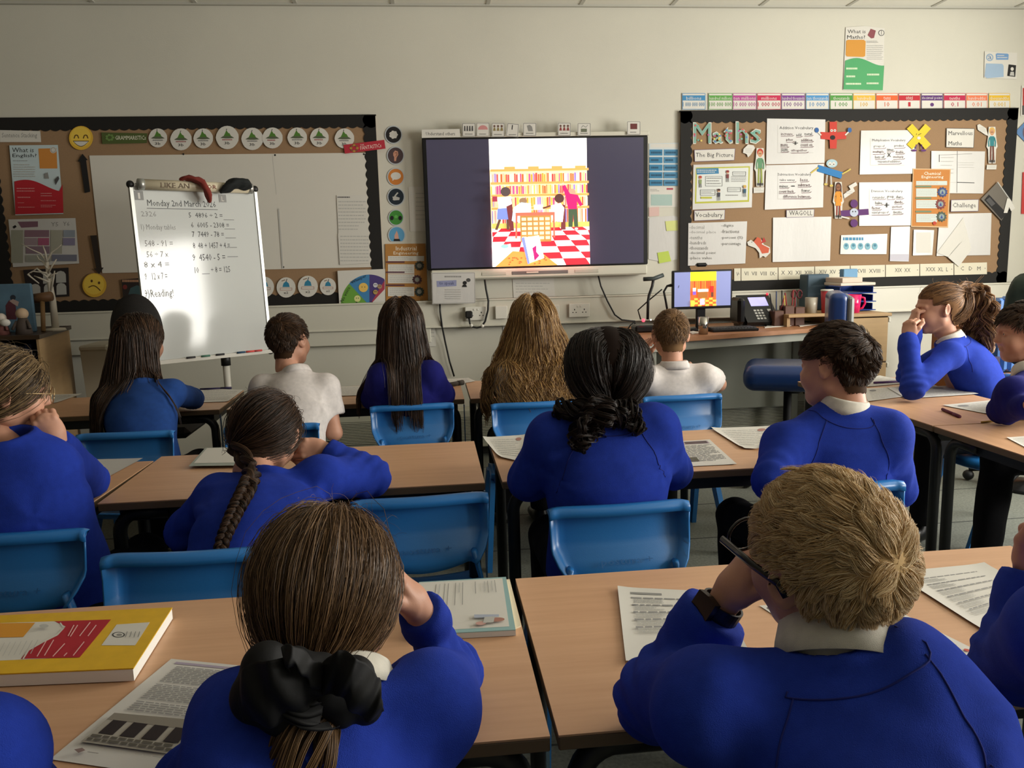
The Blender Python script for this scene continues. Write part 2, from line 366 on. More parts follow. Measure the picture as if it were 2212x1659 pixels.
# ---- head, local axes x right, y face, z up; origin at mid head
SKC=np.array([0,-.010,.026]); SKR=np.array([.0735,.0925,.084])
def sd_head(P):
    X=P.copy(); X[:,0]=np.abs(X[:,0])
    d=s_ell(P,SKC,SKR); d=smin(d,s_ell(P,(0,.024,-.030),(.058,.060,.066)),.03); d=smin(d,s_cone(P,(0,.055,-.082),(0,.040,-.078),.020,.03),.03)
    d=smin(d,s_cone(X,(.046,.0,-.055),(.014,.058,-.084),.018,.014),.03); d=smin(d,s_ell(X,(.034,.055,-.032),(.026,.026,.03)),.02)
    d=smin(d,s_cone(P,(0,.076,.012),(0,.094,-.020),.008,.0115),.012); d=smin(d,s_ell(X,(.010,.084,-.024),(.008,.009,.006)),.006)
    d=smin(d,s_cone(X,(.012,.082,.019),(.042,.068,.018),.007,.006),.014)
    d=smax(d,-s_ell(X,(.031,.090,.004),(.017,.016,.011)),.012)
    d=smin(d,s_ell(X,(.030,.0700,.004),(.0135,.0122,.0125)),.004); d=smax(d,-s_ell(X,(.030,.0860,.003),(.0105,.0085,.0042)),.002)
    d=smin(d,s_ell(P,(0,.080,-.048),(.020,.011,.0055)),.006); d=smin(d,s_ell(P,(0,.079,-.057),(.017,.010,.006)),.006); d=smax(d,-s_ell(P,(0,.092,-.0525),(.02,.006,.0012)),.003)
    R=rotm(18,0,0); e=s_ell(X,(.0765,-.012,.0),(.0055,.018,.030),rotm(-34,0,8)); e=smin(e,s_ell(X,(.074,-.004,-.02),(.006,.010,.012)),.006); e=smax(e,-s_ell(X,(.0845,-.010,.004),(.006,.0115,.020),rotm(-34,0,8)),.004)
    d=smin(d,e,.007)
    d=smin(d,s_cone(P,(0,-.025,-.055),(0,-.035,-.115),.046,.047),.02); return d
HEADV,HEADF=nets(sd_head,(-.1,-.12,-.13),(.1,.12,.125),.0029)
def hand_sdf(curls,spread=.12,th=(.5,.5)):
    fs=[]
    for k,(y,L) in enumerate(((.023,.034),(.008,.037),(-.007,.035),(-.021,.029))):
        p=np.array([.062-(.003*abs(k-1)),y,0]); a=0; segs=[p]; yaw=(k-1.4)*-spread
        for l,c in zip((L,L*.66,L*.55),curls[k]):
            a+=c; dr=np.array([math.cos(a)*math.cos(yaw),math.sin(yaw)*math.cos(a),-math.sin(a)]); p=p+dr*l; segs.append(p)
        fs.append(segs)
    t0=np.array([.014,.022,-.006]); t1=t0+np.array([.026,.020*th[0]*2,-.012]); t2=t1+np.array([.024,.004,-.020*th[1]]); t3=t2+np.array([.016,-.010,-.016*th[1]])
    def f(P):
        d=s_ell(P,(.034,.0,-.001),(.043,.033,.0145)); d=smin(d,s_cone(P,(.012,0,0),(-.02,0,0),.0215,.0195),.02); d=smin(d,s_ell(P,(.024,.018,-.009),(.024,.014,.012)),.012)
        for s_ in fs:
            for i,(ra,rb) in enumerate(((.0092,.0080),(.0080,.0072),(.0072,.0062))): d=smin(d,s_cone(P,s_[i],s_[i+1],ra,rb),.004)
        for a_,b_,ra,rb in ((t0,t1,.012,.0095),(t1,t2,.0095,.0085),(t2,t3,.0085,.0068)): d=smin(d,s_cone(P,a_,b_,ra,rb),.005)
        return d
    return f
_HN={}
def hand_mesh(kind):
    if kind not in _HN:
        c={'fist':[(1.15,1.5,.9)]*4,'loose':[(.75,.9,.5),(.85,1.0,.55),(.95,1.05,.55),(1.05,1.1,.5)],'flat':[(.15,.25,.15),(.2,.3,.2),(.25,.32,.2),(.3,.35,.2)]}[kind]
        _HN[kind]=nets(hand_sdf(c,.04 if kind=='fist' else .10,(.35,1) if kind!='flat' else (.6,.4)),(-.05,-.06,-.085),(.16,.075,.04),.0026)
    return _HN[kind]
def unit(v): v=np.asarray(v,float); return v/(np.linalg.norm(v)+1e-12)
def wob(P,seed,sc=(9,23,41),amp=(1,.5,.25)):         # soft irregular field
    r=np.random.default_rng(seed); o=np.zeros(len(P))
    for s_,a_ in zip(sc,amp):
        for _ in range(3): k=r.normal(size=3); k=k/np.linalg.norm(k)*s_*r.uniform(.7,1.3); o+=a_*np.sin(P@k+r.uniform(0,6.28)+.9*np.sin(P@np.roll(k,1)*.6))
    return o/3
# ---- hair strands as fine tubes
def tubes(P,r0,r1,mi=0):
    N,S,_=P.shape; T=np.empty_like(P); T[:,1:-1]=P[:,2:]-P[:,:-2]; T[:,0]=P[:,1]-P[:,0]; T[:,-1]=P[:,-1]-P[:,-2]; T/=np.linalg.norm(T,axis=2,keepdims=True)+1e-9
    ref=RNG.normal(size=(N,1,3)); A=np.cross(T,ref); A/=np.linalg.norm(A,axis=2,keepdims=True)+1e-9; B=np.cross(T,A); rad=(r0+(r1-r0)*np.linspace(0,1,S)**2)[None,:,None]*np.ones((N,1,1)); rad=rad*RNG.uniform(.7,1.25,(N,1,1))
    V=np.stack([P+rad*(math.cos(t)*A+math.sin(t)*B) for t in (0,2*PI/3,4*PI/3)],2).reshape(-1,3)
    base=(np.arange(N)[:,None]*S+np.arange(S-1)[None,:])*3; F_=[]
    for k in range(3): k2=(k+1)%3; F_.append(np.stack([base+k,base+k2,base+3+k2,base+3+k],-1).reshape(-1,4))
    return V,np.concatenate(F_)
def clump(P,n,k,pw=1.5):
    g=RNG.choice(len(P),n,replace=False); G=P[g]; R0=P[:,0]; idx=np.empty(len(P),int)
    for i in range(0,len(P),1000): idx[i:i+1000]=((R0[i:i+1000,None]-G[None,:,0])**2).sum(2).argmin(1)
    t=(np.linspace(0,1,P.shape[1])**pw)[None,:,None]*k; off=(R0-G[idx,0])[:,None]; return P*(1-t)+(G[idx]+off*.35)*t
HM={}; CAPM={}
def hair_mat(c1,c2,rough=.42):
    k=c1+c2
    if k in HM: return HM[k]
    m=bpy.data.materials.new('hair_'+c1.strip('#')); m.use_nodes=True; nt=m.node_tree; b=nt.nodes['Principled BSDF']; g=nt.nodes.new('ShaderNodeNewGeometry'); r=nt.nodes.new('ShaderNodeValToRGB')
    r.color_ramp.elements[0].color=lin(c1); r.color_ramp.elements[1].color=lin(c2); r.color_ramp.elements[0].position=.2; nt.links.new(g.outputs['Random Per Island'],r.inputs[0]); nt.links.new(r.outputs[0],b.inputs['Base Color'])
    b.inputs['Roughness'].default_value=rough; b.inputs['Specular IOR Level'].default_value=.45; HM[k]=m; CAPM[m.name]=mat('scalp_'+c1.strip('#'),tuple(.75*x+.25*y for x,y in zip(lin(c1)[:3],lin(c2)[:3])),.8,spec=.1); return m
def scalp_ok(q,style):                 # q local coordinates of scalp points
    x,y,z=q.T; ax=np.abs(x)
    front=np.where(y>.045,z>.050+.1*(y-.045),True); side=np.where((y<=.045)&(y>-.005),z>.022,True); ear=np.where((y<=-.005)&(y>-.03),z>.006,True); back=np.where(y<=-.03,z>-.062+(.012 if style=='short' else 0)+.25*np.maximum(0,ax-.04),True)
    return front&side&ear&back
def nape(q):
    q=q.copy(); m=(q[:,2]<-.022)&(q[:,1]<-.012); z=q[m,2]; z2=-.022-(-.022-z)*1.75; ph=np.arctan2(q[m,0],-(q[m,1]+.012)); r=.0500; k=np.clip((-.022-z)/.02,0,1); q[m,0]=q[m,0]*(1-k)+r*np.sin(ph)*k; q[m,1]=q[m,1]*(1-k)+(-.026-r*np.cos(ph))*k; q[m,2]=z2; return q
def scalp(n,style):
    out=[];tot=0
    while tot<n:
        d=RNG.normal(size=(n*2,3)); d/=np.linalg.norm(d,axis=1,keepdims=True); q=SKC+d*SKR; q=q[scalp_ok(q,style)]; lo=q[:,2]<-.02
        q[lo]*=np.array([1,1,1]); out.append(q); tot+=len(q)
    return nape(np.concatenate(out)[:n])
def sk_n(q): n=(q-SKC)/SKR**2; return n/np.linalg.norm(n,axis=-1,keepdims=True)
def cap_mesh(off,style):
    nu,nv=72,44; t=np.linspace(0,PI,nv+1)[:,None]; u=np.arange(nu)[None,:]*2*PI/nu; D_=np.stack([np.sin(t)*np.cos(u),np.sin(t)*np.sin(u),np.cos(t)+0*u],-1); q=(SKC+D_*SKR).reshape(-1,3); ok=scalp_ok(q,style); q0=q; q=nape(q); th=np.where(q[:,1]>.045,.050,np.where(q[:,1]>-.005,.022,np.where(q[:,1]>-.03,.006,-.062))); V=q+sk_n(q)*(off*np.clip((q0[:,2]-th)/.02,-.0,1)[:,None]+.0006)
    j,i=np.meshgrid(np.arange(nv),np.arange(nu),indexing='ij'); a=j*nu+i; b=(j+1)*nu+i; c=(j+1)*nu+(i+1)%nu; d=j*nu+(i+1)%nu; F_=np.stack([a,b,c,d],-1).reshape(-1,4); F_=F_[ok[F_].all(1)]; return V,F_
class Hair:
    def __init__(s,head): s.h=head; s.V=[];s.F=[];s.n=0;s.I=[]
    def add(s,V,F_,mi=0): s.V.append(V); s.F.append(F_+s.n); s.n+=len(V); s.I.append(np.full(len(F_),mi))
    def W(s,q): h=s.h; return h['c']+ (q*h['s'])@h['R'].T
    def cap(s,off=.004,style='short'): V,F_=cap_mesh(off,style); s.add(s.W(V),F_,1)
    def short(s,n,Lf,whorl=(0.01,-.062,.075),lift=.35,sweep=(0,.6,0),r=.0005,seg=5,cl=.5,ncl=160,gap=.004,frizz=.004,tousle=0):
        q=scalp(n,'short'); N_=sk_n(q); w=np.array(whorl); fl=q-w; fl=fl/np.linalg.norm(fl,axis=1,keepdims=True)+np.array(sweep)*np.clip((q[:,2:3]-.03)/.05,0,1)
        low=np.clip((.045-q[:,2:3])/.05,0,1); fl=fl*(1-low)+np.array([0,-.15,-1.])*low
        fl-= (fl*N_).sum(1,keepdims=True)*N_; fl/=np.linalg.norm(fl,axis=1,keepdims=True)+1e-9; L=Lf(q)*RNG.uniform(.7,1.15,n)*(1-.7*np.exp(-((q[:,1]+.012)/.024)**2)*(q[:,2]<.070)*(q[:,2]>-.03)); 
        if tousle: k_=RNG.normal(size=(3,3))*55; k2=RNG.normal(size=(3,3))*130; fl=fl+tousle*(np.sin(q@k_)+.6*np.sin(q@k2)); fl=unit_rows(fl-(fl*N_).sum(1,keepdims=True)*N_)
        P=[q+N_*.001]; p=P[0]; d=unit_rows(fl*(1-lift)+N_*lift)
        for k in range(seg):
            p=p+d*(L/seg)[:,None]; n2=sk_n(p); g=s_ell(p,SKC,SKR); mn=.002+gap*(k+1)/seg; p=p+n2*np.maximum(mn-g,0)[:,None]; d=d-(d*n2).sum(1,keepdims=True)*n2*.35; d=unit_rows(d+RNG.normal(size=d.shape)*frizz*25); P.append(p)
        P=np.stack(P,1)
        if cl: P=clump(P,ncl,cl)
        V,F_=tubes(s.W(P.reshape(-1,3)).reshape(P.shape),r,r*.35); s.add(V,F_)
    def to_tie(s,n,tie,r=.0005,seg=11,thick=.008,part=None,cl=.55,ncl=120,fly=.0):
        q=scalp(n,'long'); T=np.array(tie,float); P=[q+sk_n(q)*.001]; p=P[0]; rem=None; lay=RNG.uniform(.25,1,n)
        for k in range(seg):
            v=T-p; dist=np.linalg.norm(v,axis=1,keepdims=True); n2=sk_n(p); v=v/dist; v=v-(v*n2).sum(1,keepdims=True)*n2*np.clip(dist/.05,0,1)
            if part is not None and k<3: v+=np.sign(p[:,0:1]-part)*np.array([[.5,0,0]])*(p[:,2:3]>.04)
            v=unit_rows(v+RNG.normal(size=v.shape)*.05); p=p+v*(dist*1.12/(seg-k)); g=s_ell(p,SKC,SKR); mn=thick*lay*math.sin(PI*min(1,(k+1)/seg*.86)); p=p+sk_n(p)*np.maximum(mn-g,0)[:,None]; P.append(p)
        P=np.stack(P,1)
        if cl: P=clump(P,ncl,cl,1.0)
        V,F_=tubes(s.W(P.reshape(-1,3)).reshape(P.shape),r,r*.8); s.add(V,F_)
        if fly:
            m=int(n*fly); q=scalp(m,'long'); q=q[q[:,2]>.06]; m=len(q); d=unit_rows(sk_n(q)+RNG.normal(size=q.shape)*.8); P=[q]; p=q
            for k in range(7): p=p+d*.007; d=unit_rows(d+unit_rows(T-p)*.25+RNG.normal(size=d.shape)*.16); P.append(p)
            P=np.stack(P,1); V,F_=tubes(s.W(P.reshape(-1,3)).reshape(P.shape),r*.45,r*.3); s.add(V,F_)
    def long(s,n,L,sdf,r=.0009,seg=20,back=1.1,wave=(0,0),curlr=0,thick=.012,cl=.6,ncl=90,bias=(0,0,0),spread=.0,z_end=None,xr=(-1,1)):
        q=scalp(n*2,'long'); q=q[(q[:,0]>=xr[0])&(q[:,0]<=xr[1])][:n]; n=len(q); hR,hc,hs=s.h['R'],s.h['c'],s.h['s']; p=s.W(q+sk_n(q)*.001); P=[p]; Lr=L*RNG.uniform(.82,1.05,n)*(1+.0*q[:,2]); lay=RNG.uniform(.2,1,n); bk=-hR[:,1]; ph=RNG.uniform(0,6.28,n); pt=np.sign(q[:,0]+.002)
        d=unit_rows(sk_n(q)@hR.T)
        for k in range(seg):
            ql=((p-hc)@hR)/hs; on=np.clip((ql[:,2:3]+.05)/.06,0,1)*np.clip(1-(s_ell(ql,SKC,SKR)[:,None])/.06,0,1)
            w=np.array([0,0,-1.])+bk*back*on*np.clip((ql[:,1:2]+.06)/.1,0,1.2)+ hR[:,0]*pt[:,None]*.35*on*(ql[:,2:3]>.05)+(np.array(bias)+spread*np.clip(q[:,0:1]/.07,-1.3,1.3)*s.h['rt'][None])*(1-on)*max(0,1-k/seg*1.15)
            w=w+RNG.normal(size=w.shape)*.06; d=unit_rows(d*.35+unit_rows(w)*.8); p=p+d*(Lr/seg)[:,None]
            ql=((p-hc)@hR)/hs; g=s_ell(ql,SKC,SKR); p=p+(sk_n(ql)@hR.T)*np.maximum(thick*lay-g,0)[:,None]*hs
            g2=s_cone(p,s.h['neck'][0],s.h['neck'][1],.05,.05)
            e=.004; g=sdf(p); gr=np.stack([sdf(p+np.eye(3)[i]*e)-g for i in range(3)],-1)/e; gr[:,2]*=.3; gr=unit_rows(gr); m_=.003+thick*.8*lay; p=p+gr*np.clip(m_-g,0,.03)[:,None]; P.append(p)
        P=np.stack(P,1)
        P=clump(P,ncl,cl,.8)
        if wave[0]:
            t=np.linspace(0,1,seg+1)[None,:]; gi=np.floor(ph*ncl/6.28)*1.7; a=wave[0]*np.clip(t*2.2-.5,0,1); fz=wave[1]
            P[...,0]+=a*np.sin(t*fz+gi[:,None]*.0+P[:,:1,0]*60); P[...,1]+=a*.6*np.cos(t*fz*1.1+P[:,:1,0]*45+ph[:,None]*.2)
        V,F_=tubes(P,r,r*.6); s.add(V,F_)
    def tail(s,pts,rads,n,r=.0006,seg=22,twist=1.5,wave=(0,0),loose=.25,cl=.5,ncl=30):
        pts=np.array(pts,float); t=np.linspace(0,len(pts)-1,seg+1); i=np.clip(t.astype(int),0,len(pts)-2); f_=(t-i)[:,None]
        def cr(a,b,c,d,f): return .5*((2*b)+(-a+c)*f+(2*a-5*b+4*c-d)*f*f+(-a+3*b-3*c+d)*f**3)
        g=lambda k: pts[np.clip(k,0,len(pts)-1)]; Cn=cr(g(i-1),g(i),g(i+1),g(i+2),f_); T=np.gradient(Cn,axis=0); T=unit_rows(T); A=unit_rows(np.cross(T,[0.3,1,.1])); B=np.cross(T,A)
        rad=np.interp(t,np.arange(len(rads)),rads); th=RNG.uniform(0,6.28,n); rr_=np.sqrt(RNG.uniform(.15,1,n)); s_=np.linspace(0,1,seg+1)
        an=th[:,None]+twist*s_[None]*2; R_=rr_[:,None]*rad[None]*(1+loose*np.sin(th*3)[:,None]*s_[None]); P=Cn[None]+R_[...,None]*(np.cos(an)[...,None]*A[None]+np.sin(an)[...,None]*B[None])
        if cl: P=clump(P,min(ncl,n//4),cl,.6)
        if wave[0]:
            k=np.floor(th*2.5); a=wave[0]*np.clip(s_*3,0,1)[None]; P=P+ (a*np.sin(s_[None]*wave[1]+k[:,None]*2.1+rr_[:,None]*2))[...,None]*A[None]+(a*np.cos(s_[None]*wave[1]*1.13+k[:,None]*1.3))[...,None]*B[None]
        V,F_=tubes(P,r,r*.5); s.add(V,F_)
    def braid(s,pts,w0,w1,n,turns=9,r=.0007,seg=90):
        pts=np.array(pts,float); t=np.linspace(0,len(pts)-1,seg+1); Cn=np.stack([np.interp(t,np.arange(len(pts)),pts[:,k]) for k in range(3)],-1); T=unit_rows(np.gradient(Cn,axis=0)); A=unit_rows(np.cross(T,[0,1.,.2])); B=np.cross(T,A); s_=np.linspace(0,1,seg+1); w=w0+(w1-w0)*s_
        for j in range(3):
            ph=s_*turns*PI+j*2*PI/3; Cj=Cn+A*(w*np.sin(ph))[:,None]+B*(w*.55*np.sin(2*ph))[:,None]; Tj=unit_rows(np.gradient(Cj,axis=0)); a=unit_rows(np.cross(Tj,[0,1.,.2])); b=np.cross(Tj,a); th=RNG.uniform(0,6.28,n)[:,None]; q=np.sqrt(RNG.uniform(.3,1,n))[:,None]; an=th+s_[None]*3
            P=Cj[None]+(q*w[None]*.62)[...,None]*(np.cos(an)[...,None]*a[None]+np.sin(an)[...,None]*b[None]); V,F_=tubes(P,r,r*.8); s.add(V,F_)
    def build(s,m,parent,name='hair'): return link_mesh(name,np.concatenate(s.V),np.concatenate(s.F),[m,CAPM[m.name]],parent,mi=np.concatenate(s.I),smooth=True)
def unit_rows(v): return v/(np.linalg.norm(v,axis=-1,keepdims=True)+1e-9)
# ---- the clothed trunk
def torso_fn(J,kind,seed,fold=1.0):
    P0,N=J['hip'],J['neck']; ax=unit(N-P0); L=np.linalg.norm(N-P0); SLv,SRv=J['sL'],J['sR']; rt=SRv-SLv; rt=unit(rt-(rt@ax)*ax); fr=np.cross(ax,rt); bow=J.get('bow',.03); bk=J.get('bulk',1.0)
    ts=[0,.15,.4,.65,.82,.93,1.0]; aa=np.array([.142,.140,.135,.148,.140,.098,.066])*bk; bb=np.array([.108,.106,.102,.104,.092,.074,.062])*bk
    def torso(P):
        q=P-P0; t=(q@ax)/L; tc=np.clip(t,0,1); c=P0+np.outer(tc*L,ax)-np.outer(bow*4*tc*(1-tc),fr); e=P-c; u=e@rt; w=e@fr; a=np.interp(tc,ts,aa); b=np.interp(tc,ts,bb); k=np.sqrt((u/a)**2+(w/b)**2); d=(k-1)*np.minimum(a,b); return smax(d,np.maximum((t-1.02)*L,(-t-.03)*L),.03)
    arms=[(J['s'+x],J['e'+x],J['w'+x]) for x in 'LR']; sl=kind!='polo'; R1=(.056,.049,.047,.037) if sl else (.052,.056,0,0); R1=[v*bk for v in R1]
    def f(P):
        d=torso(P); 
        for x,(S_,E_,W_) in zip('LR',arms):
            mid=N+(S_-N)*.25-ax*.03; d=smin(d,s_cone(P,mid,S_,.050*bk,R1[0]),.045)
            if sl:
                d=smin(d,s_cone(P,S_,E_,R1[0],R1[1]),.035); W_=W_+(E_-W_)*J.get('cut'+x,0); fe=s_cone(P,E_,W_+(E_-W_)*.08,R1[2],R1[3]); cu=s_cone(P,W_+(E_-W_)*.14,W_-(E_-W_)*.0,.0325,.030); pf=s_cone(P,W_+(E_-W_)*.22,W_+(E_-W_)*.17,.043,.040)
                fe=smin(smin(fe,cu,.010),pf,.012); fe=smax(fe,(P-W_)@unit(W_-E_),.005)
                ua=unit(W_-E_); tt=(P-E_)@ua; ring=np.sin(tt*2*PI/.034+2.5*wob(P,seed+5,(14,),(1,)))*np.exp(-(np.linalg.norm(P-E_,axis=1)/.075)**2); d=smin(d,fe,.02)-fold*.0036*ring
            else:
                Mx=S_+(E_-S_)*.62; sv=s_cone(P,S_,Mx,.055*bk,.060*bk); cut=((P-Mx)@unit(E_-S_)); sv=smax(sv,cut,.004); d=smin(d,sv,.03)
        d=d-fold*(.0060*wob(P*np.array([1,1,.6]),seed)+.0026*wob(P*np.array([1,1,.5]),seed+9,(48,75),(1,.5)))
        # pulls from the armpits
        for S_,E_,W_ in arms:
            ap=S_-ax*.09; rr_=np.linalg.norm(P-ap,axis=1); an=np.arctan2((P-ap)@ax,(P-ap)@rt); d=d-fold*.0016*np.sin(an*5+seed)*np.exp(-((rr_-.08)/.05)**2)
        nk=s_cone(P,N-ax*.05,N+ax*.1,.050,.052); d=smax(d,-nk,.008)
        return d
    def f2(P):
        d=f(P); h=P-N; t=h@ax; rd=np.linalg.norm(h-np.outer(t,ax),axis=1); tor=np.sqrt((rd-.059)**2+(t-.004)**2*.45)-.0075; return smin(d,tor,.008)
    return f2,dict(ax=ax,rt=rt,fr=fr,L=L)
def on_sight(fn,px,py,off,y0=.5):      # where the sight line meets the cloth
    d=unit(ray(px,py)); t=y0/d[1]+np.arange(0,2.6,.004); Q=CAM+t[:,None]*d; v=fn(Q); i=np.nonzero(v<off)[0]; i=i[0] if len(i) else int(v.argmin()); return Q[i]
def project(fn,P,it=6):
    P=np.array(P,float)
    for _ in range(it):
        d=fn(P); g=np.stack([fn(P+np.eye(3)[i]*.002)-d for i in range(3)],-1)/.002; g=unit_rows(g); P=P-g*np.clip(d,-.02,.02)[:,None]
    return P+g*.0006
M_skin=mat('skin','#c8957c',.5,bump=.06,bscale=500,var=.05,vscale=30,spec=.35); M_eye=mat('eye_white','#d8d2ca',.2); M_iris=mat('iris','#3b2c22',.2)
def fabric(name,c,sheen=.12,bs=900,bump=.55): 
    m=mat(name,c,.92,bump=bump,bscale=bs,sheen=sheen,var=.08,vscale=60,spec=.2); return m
F_royal=fabric('royal_sweatshirt','#213aa2'); F_dull=fabric('faded_blue_sweatshirt','#234585'); F_navy=fabric('navy_sweatshirt','#191a66'); F_polo=fabric('white_pique','#d6cfcb',.1,1400,.35); F_trs=fabric('charcoal_trousers','#17171a',.1); M_shoe=mat('black_shoe','#0d0d0d',.35); M_col=fabric('collar_white','#d9d4c8',.1,1200,.4); M_seam=mat('seam_blue','#101d70',.9)
def person(label,head,neck,sh,arms,kind='sweat',top=F_royal,hairfn=None,hm=None,hip=None,res=.0085,seed=1,collar=0,bow=.03,bulk=1.0,skin=M_skin,legs=True,seam=False,face_x=0,knee=None,hs=1.0,fold=1.0,trs=F_trs,group=None,foot=None,cut=(0,0)):
    hc=U(*head[0]) if len(head[0])==3 else head[0]; hc=np.asarray(hc,float); R=rotm(*head[1]); N=U(*neck); SL,SR=U(*sh[0]),U(*sh[1])
    if hip is None: hp=N.copy(); hp[1]-=.16; hp[2]=.475; hp=hp+np.array([0,0,0])
    else: hp=np.array(hip,float)
    t=empty('person',(hp[0],hp[1],0),label,'person',group)
    J=dict(hip=hp,neck=N,sL=SL,sR=SR,bow=bow,bulk=bulk,cutL=cut[0],cutR=cut[1]); fwd=R[:,1].copy(); fwd[2]=0; fwd=unit(fwd); Hn={}
    for k,S_ in (('L',SL),('R',SR)):
        a=arms.get(k)
        if a is None: E_=S_+np.array([0,.06,-.22]); W_=E_+np.array([(.06 if k=='L' else -.06),.22,-.01]); hd=('flat',None,(0,0,1))
        else: E_,W_=[np.asarray(U(*q) if not isinstance(q,np.ndarray) else q,float) for q in a[:2]]; hd=a[2] if len(a)>2 else ('loose',None,None)
        J['e'+k]=E_; J['w'+k]=W_; Hn[k]=hd
    fn,fr_=torso_fn(J,kind,seed,fold); ax,rt,ft=fr_['ax'],fr_['rt'],fr_['fr']
    # body (skin): head, neck, arms, hands, trunk and legs in one mesh
    hb=hc+(np.array([0,-.03,-.085])*hs)@R.T; VS=[];FS=[];k0=0
    def put(V,F_,mid=0):
        nonlocal k0
        VS.append(V);FS.append(F_+k0);MI.append(np.full(len(F_),mid));k0+=len(V)
    MI=[]; put(hc+(HEADV*hs)@R.T,HEADF)
    kn=knee or [hp+np.array([-.10,.0,0])+ft*.0+np.array([0,.36,-.02]),hp+np.array([.10,.36,-.02])]; kn=[np.asarray(k,float) for k in kn]; an=foot or [np.array([k[0],k[1]-.02,.09]) for k in kn]; hpL=hp-rt*.08; hpR=hp+rt*.08
    def body(P):
        d=s_cone(P,hp,N-ax*.12,.085,.08); d=smin(d,s_cone(P,N-ax*.08,hb,.045,.044),.03)
        q_=1.0 if kind=='polo' else .80
        for S_,E_,W_ in ((SL,J['eL'],J['wL']),(SR,J['eR'],J['wR'])): d=smin(d,s_cone(P,N-ax*.06,S_,.04*q_,.042*q_),.03); d=smin(d,s_cone(P,S_,E_,.038*q_,.033*q_),.02); d=smin(d,s_cone(P,E_,E_+(W_-E_)*.4,.033*q_,.031*q_),.015); d=smin(d,s_cone(P,E_+(W_-E_)*.35,E_+(W_-E_)*.75,.031*q_,.0225),.01); d=smin(d,s_cone(P,E_+(W_-E_)*.75,W_,.0225,.0195),.02)
        for h_,k_,a_ in ((hpL,kn[0],an[0]),(hpR,kn[1],an[1])): d=smin(d,s_cone(P,h_,k_,.06,.045),.03); d=smin(d,s_cone(P,k_,a_,.043,.028),.02)
        return d
    pts=np.array([hp,N,SL,SR,J['eL'],J['eR'],J['wL'],J['wR'],hb]+kn+an); lo=pts.min(0)-.1; hi=pts.max(0)+.1
    V,F_=nets(body,lo,hi,.009 if kind=='polo' else .012); put(V,F_)
    for k in 'LR':
        kd,hd,hn=Hn[k]; W_,E_=J['w'+k],J['e'+k]; x=unit(W_-E_) if hd is None else unit(hd); n_=(unit(W_-hc) if hn is None else unit(hn)); z=unit(n_-(n_@x)*x); y=np.cross(z,x); V,F_=hand_mesh(kd); sg=1 if k=='R' else -1; V2=V*np.array([1,sg,1]); M_=np.stack([x,y,z],0); put(W_+(V2*.98)@M_,F_ if sg>0 else F_[:,::-1])
    for s_ in (-1,1):
        b=MB(); b.ball((s_*.030,.0712,.004),.0098,M_eye,14,10); V=np.array(b.V); F_=np.array([f for f in b.F]); put(hc+(V*hs)@R.T,F_,1)
        b=MB(); b.ball((s_*.030,.0782,.004),(.0042,.0034,.0042),M_iris,12,8); V=np.array(b.V); put(hc+(V*hs)@R.T,np.array(b.F),2)
    link_mesh('body',np.concatenate(VS),np.concatenate(FS),[skin,M_eye,M_iris],t,mi=np.concatenate(MI),smooth=True)
    # top
    pts=np.array([hp,N,SL,SR]+([J['eL'],J['eR'],J['wL'],J['wR']] if kind!='polo' else [SL+(J['eL']-SL)*.7,SR+(J['eR']-SR)*.7])); lo=pts.min(0)-.21; hi=pts.max(0)+.21; hi[2]=min(hi[2],pts[:,2].max()+.08)
    V,F_=nets(fn,lo,hi,res); tp_=link_mesh('sweatshirt' if kind!='polo' else 'polo_shirt',V,F_,[top],t,smooth=True)
    if seam:
        f=MB()
        for sg,S_ in ((-1,SL),(1,SR)):
            a=N+rt*sg*.066-ft*.05-ax*.022; b=S_-rt*sg*.03-ft*.06-ax*.12; P=[a+(b-a)*k/16-ft*.02*math.sin(PI*k/16)+rt*sg*.018*math.sin(PI*k/16) for k in range(17)]; P=project(fn,np.array(P)); f.tube(list(P),.0011,M_seam,5)
        P=[N+ .084*(math.cos(a)*rt+math.sin(a)*ft)-ax*.022 for a in np.linspace(-PI*1.02,PI*.02,40)]; f.tube(list(project(fn,np.array(P))),.0011,M_seam,5); f.build('seam',tp_)
    if collar:
        V=[];nC=48; prof=((.050,-.012),(.0505,.012),(.0515,.026),(.055,.030),(.060,.026),(.066,.008),(.0685,-.006),(.0665,-.006),(.0585,.016),(.0545,.012),(.052,-.012))
        nax=unit(ax*.5+unit(hb-N)*.5); u_=unit(np.cross(ft,nax)); w_=np.cross(nax,u_); w_=w_ if w_@ft>0 else -w_
        for i in range(nC):
            a=2*PI*i/nC; fy=math.sin(a)
            for (r_,z_) in prof: dz=z_*collar-(.022*max(0,fy)**2)-(.010*max(0,fy-.75)*4 if r_>.057 else 0); V.append(N+nax*(dz+.004)+(r_*(1+.04*math.sin(3*a+seed)))*(math.cos(a)*u_+fy*w_))
        m_=len(prof); Fc=[(i*m_+j,((i+1)%nC)*m_+j,((i+1)%nC)*m_+(j+1)%m_,i*m_+(j+1)%m_) for i in range(nC) for j in range(m_) if not (11<=i<=12)]
        link_mesh('collar',V,Fc,[M_col if kind!='polo' else top],t,smooth=True)
